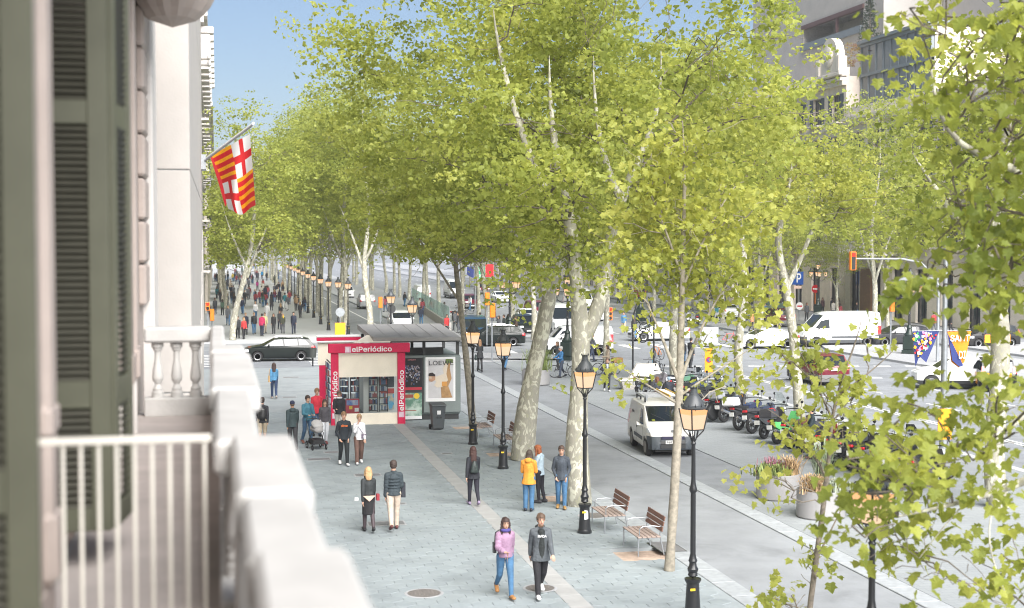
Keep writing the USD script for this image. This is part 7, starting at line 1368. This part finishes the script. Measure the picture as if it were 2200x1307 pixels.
person('person in a navy coat between the pale trunk and the leaning trunk', 1146, 724, LF, 1.76, .2, 1, NV, (.03, .08, .10), BK, (.04, .02, .02), 0, ('d', 'd'), .8); person('woman in turquoise by the dark candelabra post', 1209, 706, LF + .3, 1.68, .2, 1, (.03, .22, .28), DG, BK, (.03, .02, .02), .15, ('f', 'd'), .84, female=True)
person('man in a dark coat standing among the parked scooters', 1744, 986, LF - .25, 1.80, .25, 3, (.018, .03, .036), JN, (.09, .04, .035), (.03, .02, .02), 0, ('f', 'f'), .76)
person('child with brown hair in a grey jacket sitting by the parked motorcycles', 1412, 862, AW + .4, 1.50, 0, 2, (.05, .055, .07), (.06, .03, .03), BK, (.14, .06, .03), .16, ('f', 'f'), .84, sit=True, female=True, z=.35); person('child in a pale blue hooded jacket sitting by the parked motorcycles', 1437, 860, AW + .2, 1.45, 0, 2, (.03, .035, .05), (.20, .03, .06), BK, (.24, .32, .40), 0, ('f', 'f'), .84, sit=True, z=.35)
# --- far side, before the shop fronts
GF = 'people before the ochre shop fronts'
for (px, py, hd_, tp, bt, hr, lg, wk, lb) in [(1672, 704, LF, BK, BE, BK, .2, .5, 'woman in black with pale trousers walking along the green glass railing'), (1643, 692, TO, (.03, .10, .22), NV, BR, 0, .2, 'person in a blue jacket by the green glass railing'), (1662, 664, TO, BK, DG, (.03, .02, .02), .1, .0, 'woman in black standing at the stone doorway'), (1788, 676, AW, NV, DG, BK, 0, .0, 'tall man in a dark coat standing with his back to us before the shop'),
        (1767, 676, TO, (.10, .05, .06), DG, BR, .1, 0, 'person in maroon left of the tall dark man'), (1801, 676, TO, (.25, .20, .20), DG, BK, .2, 0, 'woman with long dark hair right of the tall dark man'), (1814, 675, TO, NV, DG, BK, .1, 0, 'second person right of the tall dark man'), (1842, 675, TO, DG, DG, BR, 0, 0, 'third person right of the tall dark man'), (1857, 675, TO, (.04, .12, .12), DG, (.03, .02, .02), .1, 0, 'person with a face mask in teal before the entrance'), (1871, 674, AW, WH, DG, BR, 0, 0, 'person in a white shirt before the entrance'),
        (1616, 713, TO + .5, (.50, .22, .10), DG, (.12, .08, .05), 0, .4, 'cyclist in orange and white behind the white saloon'), (1613, 662, AW, (.04, .25, .28), NV, BR, 0, .3, 'person in turquoise by the far trunk'), (1733, 690, TO, GY, DG, BR, .1, .2, 'person in grey sitting place behind the round white sign'), (2006, 716, AW, (.40, .03, .04), GY, BK, 0, .5, 'person in a red jacket walking behind the lighting column'), (2042, 716, LF, BK, BK, BK, 0, .6, 'person in black walking behind the orange pennant'), (1328, 652, LF, (.06, .03, .06), NV, BK, 0, .4, 'far person in purple crossing the main road'), (1318, 628, RT, (.30, .36, .42), BK, BR, .1, .4, 'far person in pale blue beyond the main road')]:
    person(lb, px, py, hd_, 1.74, wk, 1, tp, bt, BK, hr, lg, ('d', 'd'), .82, group=GF if px > 1600 else None)
# --- the crowd on the left pavement beyond the crossing
names = {'grey': GY, 'black': BK, 'charcoal': DG, 'navy': NV, 'white': WH, 'crimson': (.40, .02, .08), 'red': (.42, .03, .03), 'cream': (.50, .46, .25), 'olive': (.05, .055, .035), 'teal': (.03, .18, .22), 'bright blue': (.02, .22, .45), 'cyan': (.04, .38, .42), 'magenta': (.26, .01, .14), 'beige': (.40, .34, .27), 'maroon': (.14, .015, .03), 'camel': (.30, .20, .11), 'green': (.05, .09, .06), 'denim blue': (.06, .15, .26), 'yellow': (.55, .42, .04), 'pink': (.45, .22, .25)}
bots = {'jeans': JN2, 'black trousers': BK, 'grey trousers': GY, 'white trousers': WH, 'dark trousers': DG, 'beige trousers': BE, 'navy trousers': NV}
crowd = [(490, 700, 'grey', 'jeans', 't', 'at the left, partly behind the lone tree'), (511, 727, 'charcoal', 'black trousers', 't', 'with the brown bag right of the lone trunk'), (524, 729, 'red', 'black trousers', 't', 'nearest to the lone trunk'), (528, 720, 'navy', 'dark trousers', 't', 'behind the red vest'), (546, 719, 'black', 'jeans', 't', 'next to the crimson top'), (563, 723, 'crimson', 'navy trousers', 'a', 'in the front of the crowd'), (569, 718, 'cream', 'beige trousers', 't', 'behind the crimson top'), (588, 718, 'black', 'dark trousers', 't', 'with a shoulder bag in the front row'), (601, 709, 'charcoal', 'navy trousers', 't', 'left behind the yellow scarf'), (608, 717, 'olive', 'grey trousers', 't', 'with a yellow scarf'), (631, 718, 'navy', 'navy trousers', 't', 'standing apart at the right of the crowd'), (645, 684, 'charcoal', 'black trousers', 'a', 'by the first dark lamp bases'), (636, 669, 'camel', 'dark trousers', 't', 'left of the pair by the lamp row'), (655, 671, 'navy', 'jeans', 'a', 'right of the pair by the lamp row'), (549, 688, 'white', 'jeans', 't', 'in the second row'), (574, 690, 'white', 'white trousers', 't', 'all in white in the second row'), (583, 668, 'charcoal', 'dark trousers', 'a', 'with a dark backpack in the middle'), (565, 661, 'green', 'jeans', 'a', 'in the middle of the crowd'), (548, 650, 'denim blue', 'jeans', 't', 'left of the middle'), (521, 676, 'navy', 'jeans', 't', 'just right of the lone trunk'), (462, 676, 'charcoal', 'navy trousers', 'a', 'at the far left by the house fronts'), (478, 678, 'green', 'black trousers', 'a', 'at the far left walking away'), (488, 662, 'navy', 'navy trousers', 'a', 'left of the lone trunk walking away'), (466, 642, 'teal', 'dark trousers', 'a', 'by the house fronts farther up'), (473, 650, 'black', 'dark trousers', 'a', 'left walking away farther up'), (487, 627, 'charcoal', 'jeans', 'a', 'left far up in jeans'), (536, 643, 'maroon', 'grey trousers', 'a', 'left of the middle farther up'), (503, 662, 'black', 'grey trousers', 'a', 'behind the lone trunk'), (612, 664, 'teal', 'white trousers', 'a', 'at the right with pale trousers'), (618, 668, 'grey', 'white trousers', 't', 'at the right beside the teal jacket'), (596, 645, 'white', 'dark trousers', 'a', 'right of the middle farther up'), (590, 650, 'maroon', 'jeans', 'a', 'in a dark red coat right of the middle'), (607, 628, 'camel', 'dark trousers', 't', 'by the lamp row farther up'), (553, 625, 'magenta', 'dark trousers', 'a', 'in the far middle'), (565, 622, 'red', 'black trousers', 'a', 'in the far middle, right'), (496, 630, 'beige', 'dark trousers', 't', 'far up at the left'), (563, 600, 'bright blue', 'navy trousers', 'a', 'far up, bright blue'), (573, 604, 'black', 'black trousers', 't', 'far up beside the bright blue jacket'), (584, 588, 'cyan', 'dark trousers', 'a', 'far up, bright cyan'), (548, 592, 'beige', 'grey trousers', 'a', 'far up in beige'), (543, 610, 'black', 'jeans', 'a', 'far up left of the bright blue jacket'), (478, 618, 'charcoal', 'beige trousers', 'a', 'far up at the house fronts'), (483, 594, 'white', 'grey trousers', 't', 'far up at the left, pale'), (446, 632, 'black', 'black trousers', 'a', 'with the red suitcase at the left edge'), (449, 690, 'charcoal', 'black trousers', 't', 'beside the red pedestrian light'), (530, 600, 'navy', 'jeans', 'a', 'far up among the trunks'), (520, 590, 'green', 'dark trousers', 'a', 'far up, dull green'), (505, 592, 'maroon', 'jeans', 't', 'far up in maroon'), (598, 600, 'grey', 'jeans', 'a', 'far up by the lamp row'), (611, 606, 'navy', 'white trousers', 't', 'far up by the lamp row, pale trousers'), (462, 605, 'pink', 'jeans', 't', 'far up by the facades in pink'), (455, 590, 'black', 'grey trousers', 'a', 'far up nearest the facades'), (590, 612, 'olive', 'black trousers', 'a', 'far up right of the middle'), (515, 618, 'denim blue', 'beige trousers', 'a', 'far up right of the lone trunk'), (500, 606, 'yellow', 'jeans', 'a', 'far up in yellow'), (573, 640, 'black', 'jeans', 'a', 'in the middle behind the green jacket'), (526, 655, 'charcoal', 'grey trousers', 't', 'right of the lone trunk in the second row'), (603, 690, 'black', 'beige trousers', 'a', 'right of the white clad pair')]
rc = np.random.default_rng(9)
for px, py, c, b_, d, where in crowd:
    fem = rc.uniform() < .5
    t, J = person(f'{"woman" if fem else "man"} in a {c} top and {b_} {where}' if len(f'in a {c} top and {b_} {where}'.split()) < 15 else f'{"woman" if fem else "man"} in {c} and {b_} {where}', px, py, (AW if d == 'a' else TO) + rc.normal(0, .12), rc.uniform(1.62, 1.68) if fem else rc.uniform(1.72, 1.82), rc.choice([-1, 1]) * rc.uniform(.3, .7), 1, names[c], bots[b_], BK, [(.03, .02, .015), (.10, .06, .035), (.05, .03, .02), (.30, .19, .09)][int(rc.integers(0, 4))], rc.uniform(.1, .25) if fem else 0, ('s', 's'), .84 if rc.uniform() < .7 else .68, female=fem, group='people walking in the crowd on the left pavement')
    if where.startswith('with a yellow'): part('scarf', blob([(J['nk'] + [.09, .03, -.1], (.03, .05, .12))], 1), tone((.65, .45, .02)), t)
    if 'suitcase' in where: q = thing('suitcase', 'red suitcase beside the person in black at the left edge', 'suitcase', (J['p'][0] - .15, J['p'][1] - .5, 0)); part('case', rbox(-.2, .2, -.12, .12, .05, .62, .04), mat('case_red', (.45, .02, .03), .4), q); part('handle', tube([(-.12, 0, .6), (-.12, 0, .95), (.12, 0, .95), (.12, 0, .6)], .012, 6), black_iron, q)

# farthest walkers, too small to tell apart, and more traffic up the avenue
protos_ = []; PC = ('black', 'navy', 'grey', 'red', 'beige')
for k, c in enumerate((BK, NV, GY, (.30, .05, .06), (.40, .38, .34))):
    t, J = person(f'distant walker in {PC[k]} far up the left pavement', 520 + 8 * k, 584 - 2 * k, AW if k % 2 else TO, 1.72, .5, 1, c, (JN2, BK, DG, JN, GY)[k], BK, (.04, .03, .02), .1 * (k % 2), ('s', 's'), .8, group=f'distant walkers in {PC[k]} far up the left pavement'); protos_.append(t)
for k in range(62):
    yy = 165 + 170 * rc.uniform() ** 1.4; copy(protos_[k % 5], (rc.uniform(-.2, 9.0), yy, 0), (AW if rc.uniform() < .5 else TO) + rc.normal(0, .2), f'distant walker in {PC[k % 5]} far up the left pavement', 'person', f'distant walkers in {PC[k % 5]} far up the left pavement', name='person')
for k in range(16):
    copy(protos_[k % 5], (rc.uniform(17, 25) if k % 2 else rc.uniform(43, 60), rc.uniform(112, 175), 0), rc.uniform(0, 6), f'distant walker in {PC[k % 5]} on the ' + ('left median' if k % 2 else 'right side') + ' beyond the crossing', 'person', f'distant walkers in {PC[k % 5]} beyond the crossing, ' + ('left' if k % 2 else 'right'), name='person')
cars_ = {'white': sw, 'burgundy': mpv, 'white high': bv}
for k, (x, yy, src, lb) in enumerate([(28, 128, sw, 'far white saloon on the main road, nearest in the left lane'), (31.5, 140, mpv, 'far burgundy hatchback on the main road, second lane'), (35, 132, sw, 'far white saloon on the main road, third lane'), (28.2, 160, mpv, 'farther burgundy hatchback in the left lane'), (38.5, 150, bv, 'far white van in the right lane of the main road'), (34.8, 175, sw, 'farther white saloon in the third lane'), (31.4, 190, bv, 'farthest white van on the main road'), (38, 205, mpv, 'farthest burgundy hatchback in the right lane')]):
    copy(src, (x, yy, -.136), -pi / 2, lb, 'van' if src == bv else 'car', 'traffic up the avenue', name='distant_vehicle')

cc_ = [('navy', 'jeans'), ('red', 'black trousers'), ('charcoal', 'grey trousers'), ('white', 'jeans'), ('olive', 'dark trousers'), ('maroon', 'navy trousers'), ('denim blue', 'beige trousers'), ('black', 'jeans'), ('yellow', 'dark trousers'), ('grey', 'black trousers'), ('teal', 'white trousers'), ('camel', 'jeans')]
for k, (px, py) in enumerate([(905, 700), (960, 722), (985, 716), (1010, 668), (1062, 690), (1165, 690), (1340, 715), (1362, 730), (1400, 700), (1440, 712), (1540, 690), (1590, 700)]):
    c, b_ = cc_[k]; person(f'pedestrian in a {c} top and {b_} ' + ['left of the glass railing', 'right end of the glass railing', 'beside the far motorcycles', 'below the far banners', 'behind the blue van', 'between the plane trunks', 'right of the red traffic light', 'left of the ironwork standard', 'behind the ironwork standard', 'behind the pale thin trunk', 'near the utility cabinet', 'in front of the far shop railing'][k], px, py, (AW, TO, LF, RT)[k % 4] + .2 * k, 1.72, .5, 1, names[c], bots[b_], BK, (.05, .03, .02), .15 * (k % 2), ('s', 'd'), .82)
for k, (x, yy, src, ro, lb) in enumerate([(19.5, 101, ec, pi, 'black estate car on the cross street behind the plane trunks'), (33, 104, sw, pi, 'second white saloon on the cross street farther back'), (27, 112, bv, -pi / 2, 'tall white van entering the crossing behind the trunks'), (49.3, 120, mpv, pi / 2, 'burgundy hatchback in the right service lane'), (49.4, 134, sw, pi / 2, 'white saloon in the right service lane')]):
    copy(src, (x, yy, -.136), ro, lb, 'van' if src == bv else 'car', 'traffic at the crossing', name='distant_vehicle')
# thin city haze
hz_ = usdkit.material(stage, '/World/Looks/haze', {'v': ('principled_volume', {'color': (.93, .95, .97), 'density': 0.00042, 'anisotropy': .3})}, volume='v.volume')
struct('haze', box(-3050, 3050, -450, 4050, -1.3, 62), hz_, kind='stuff')
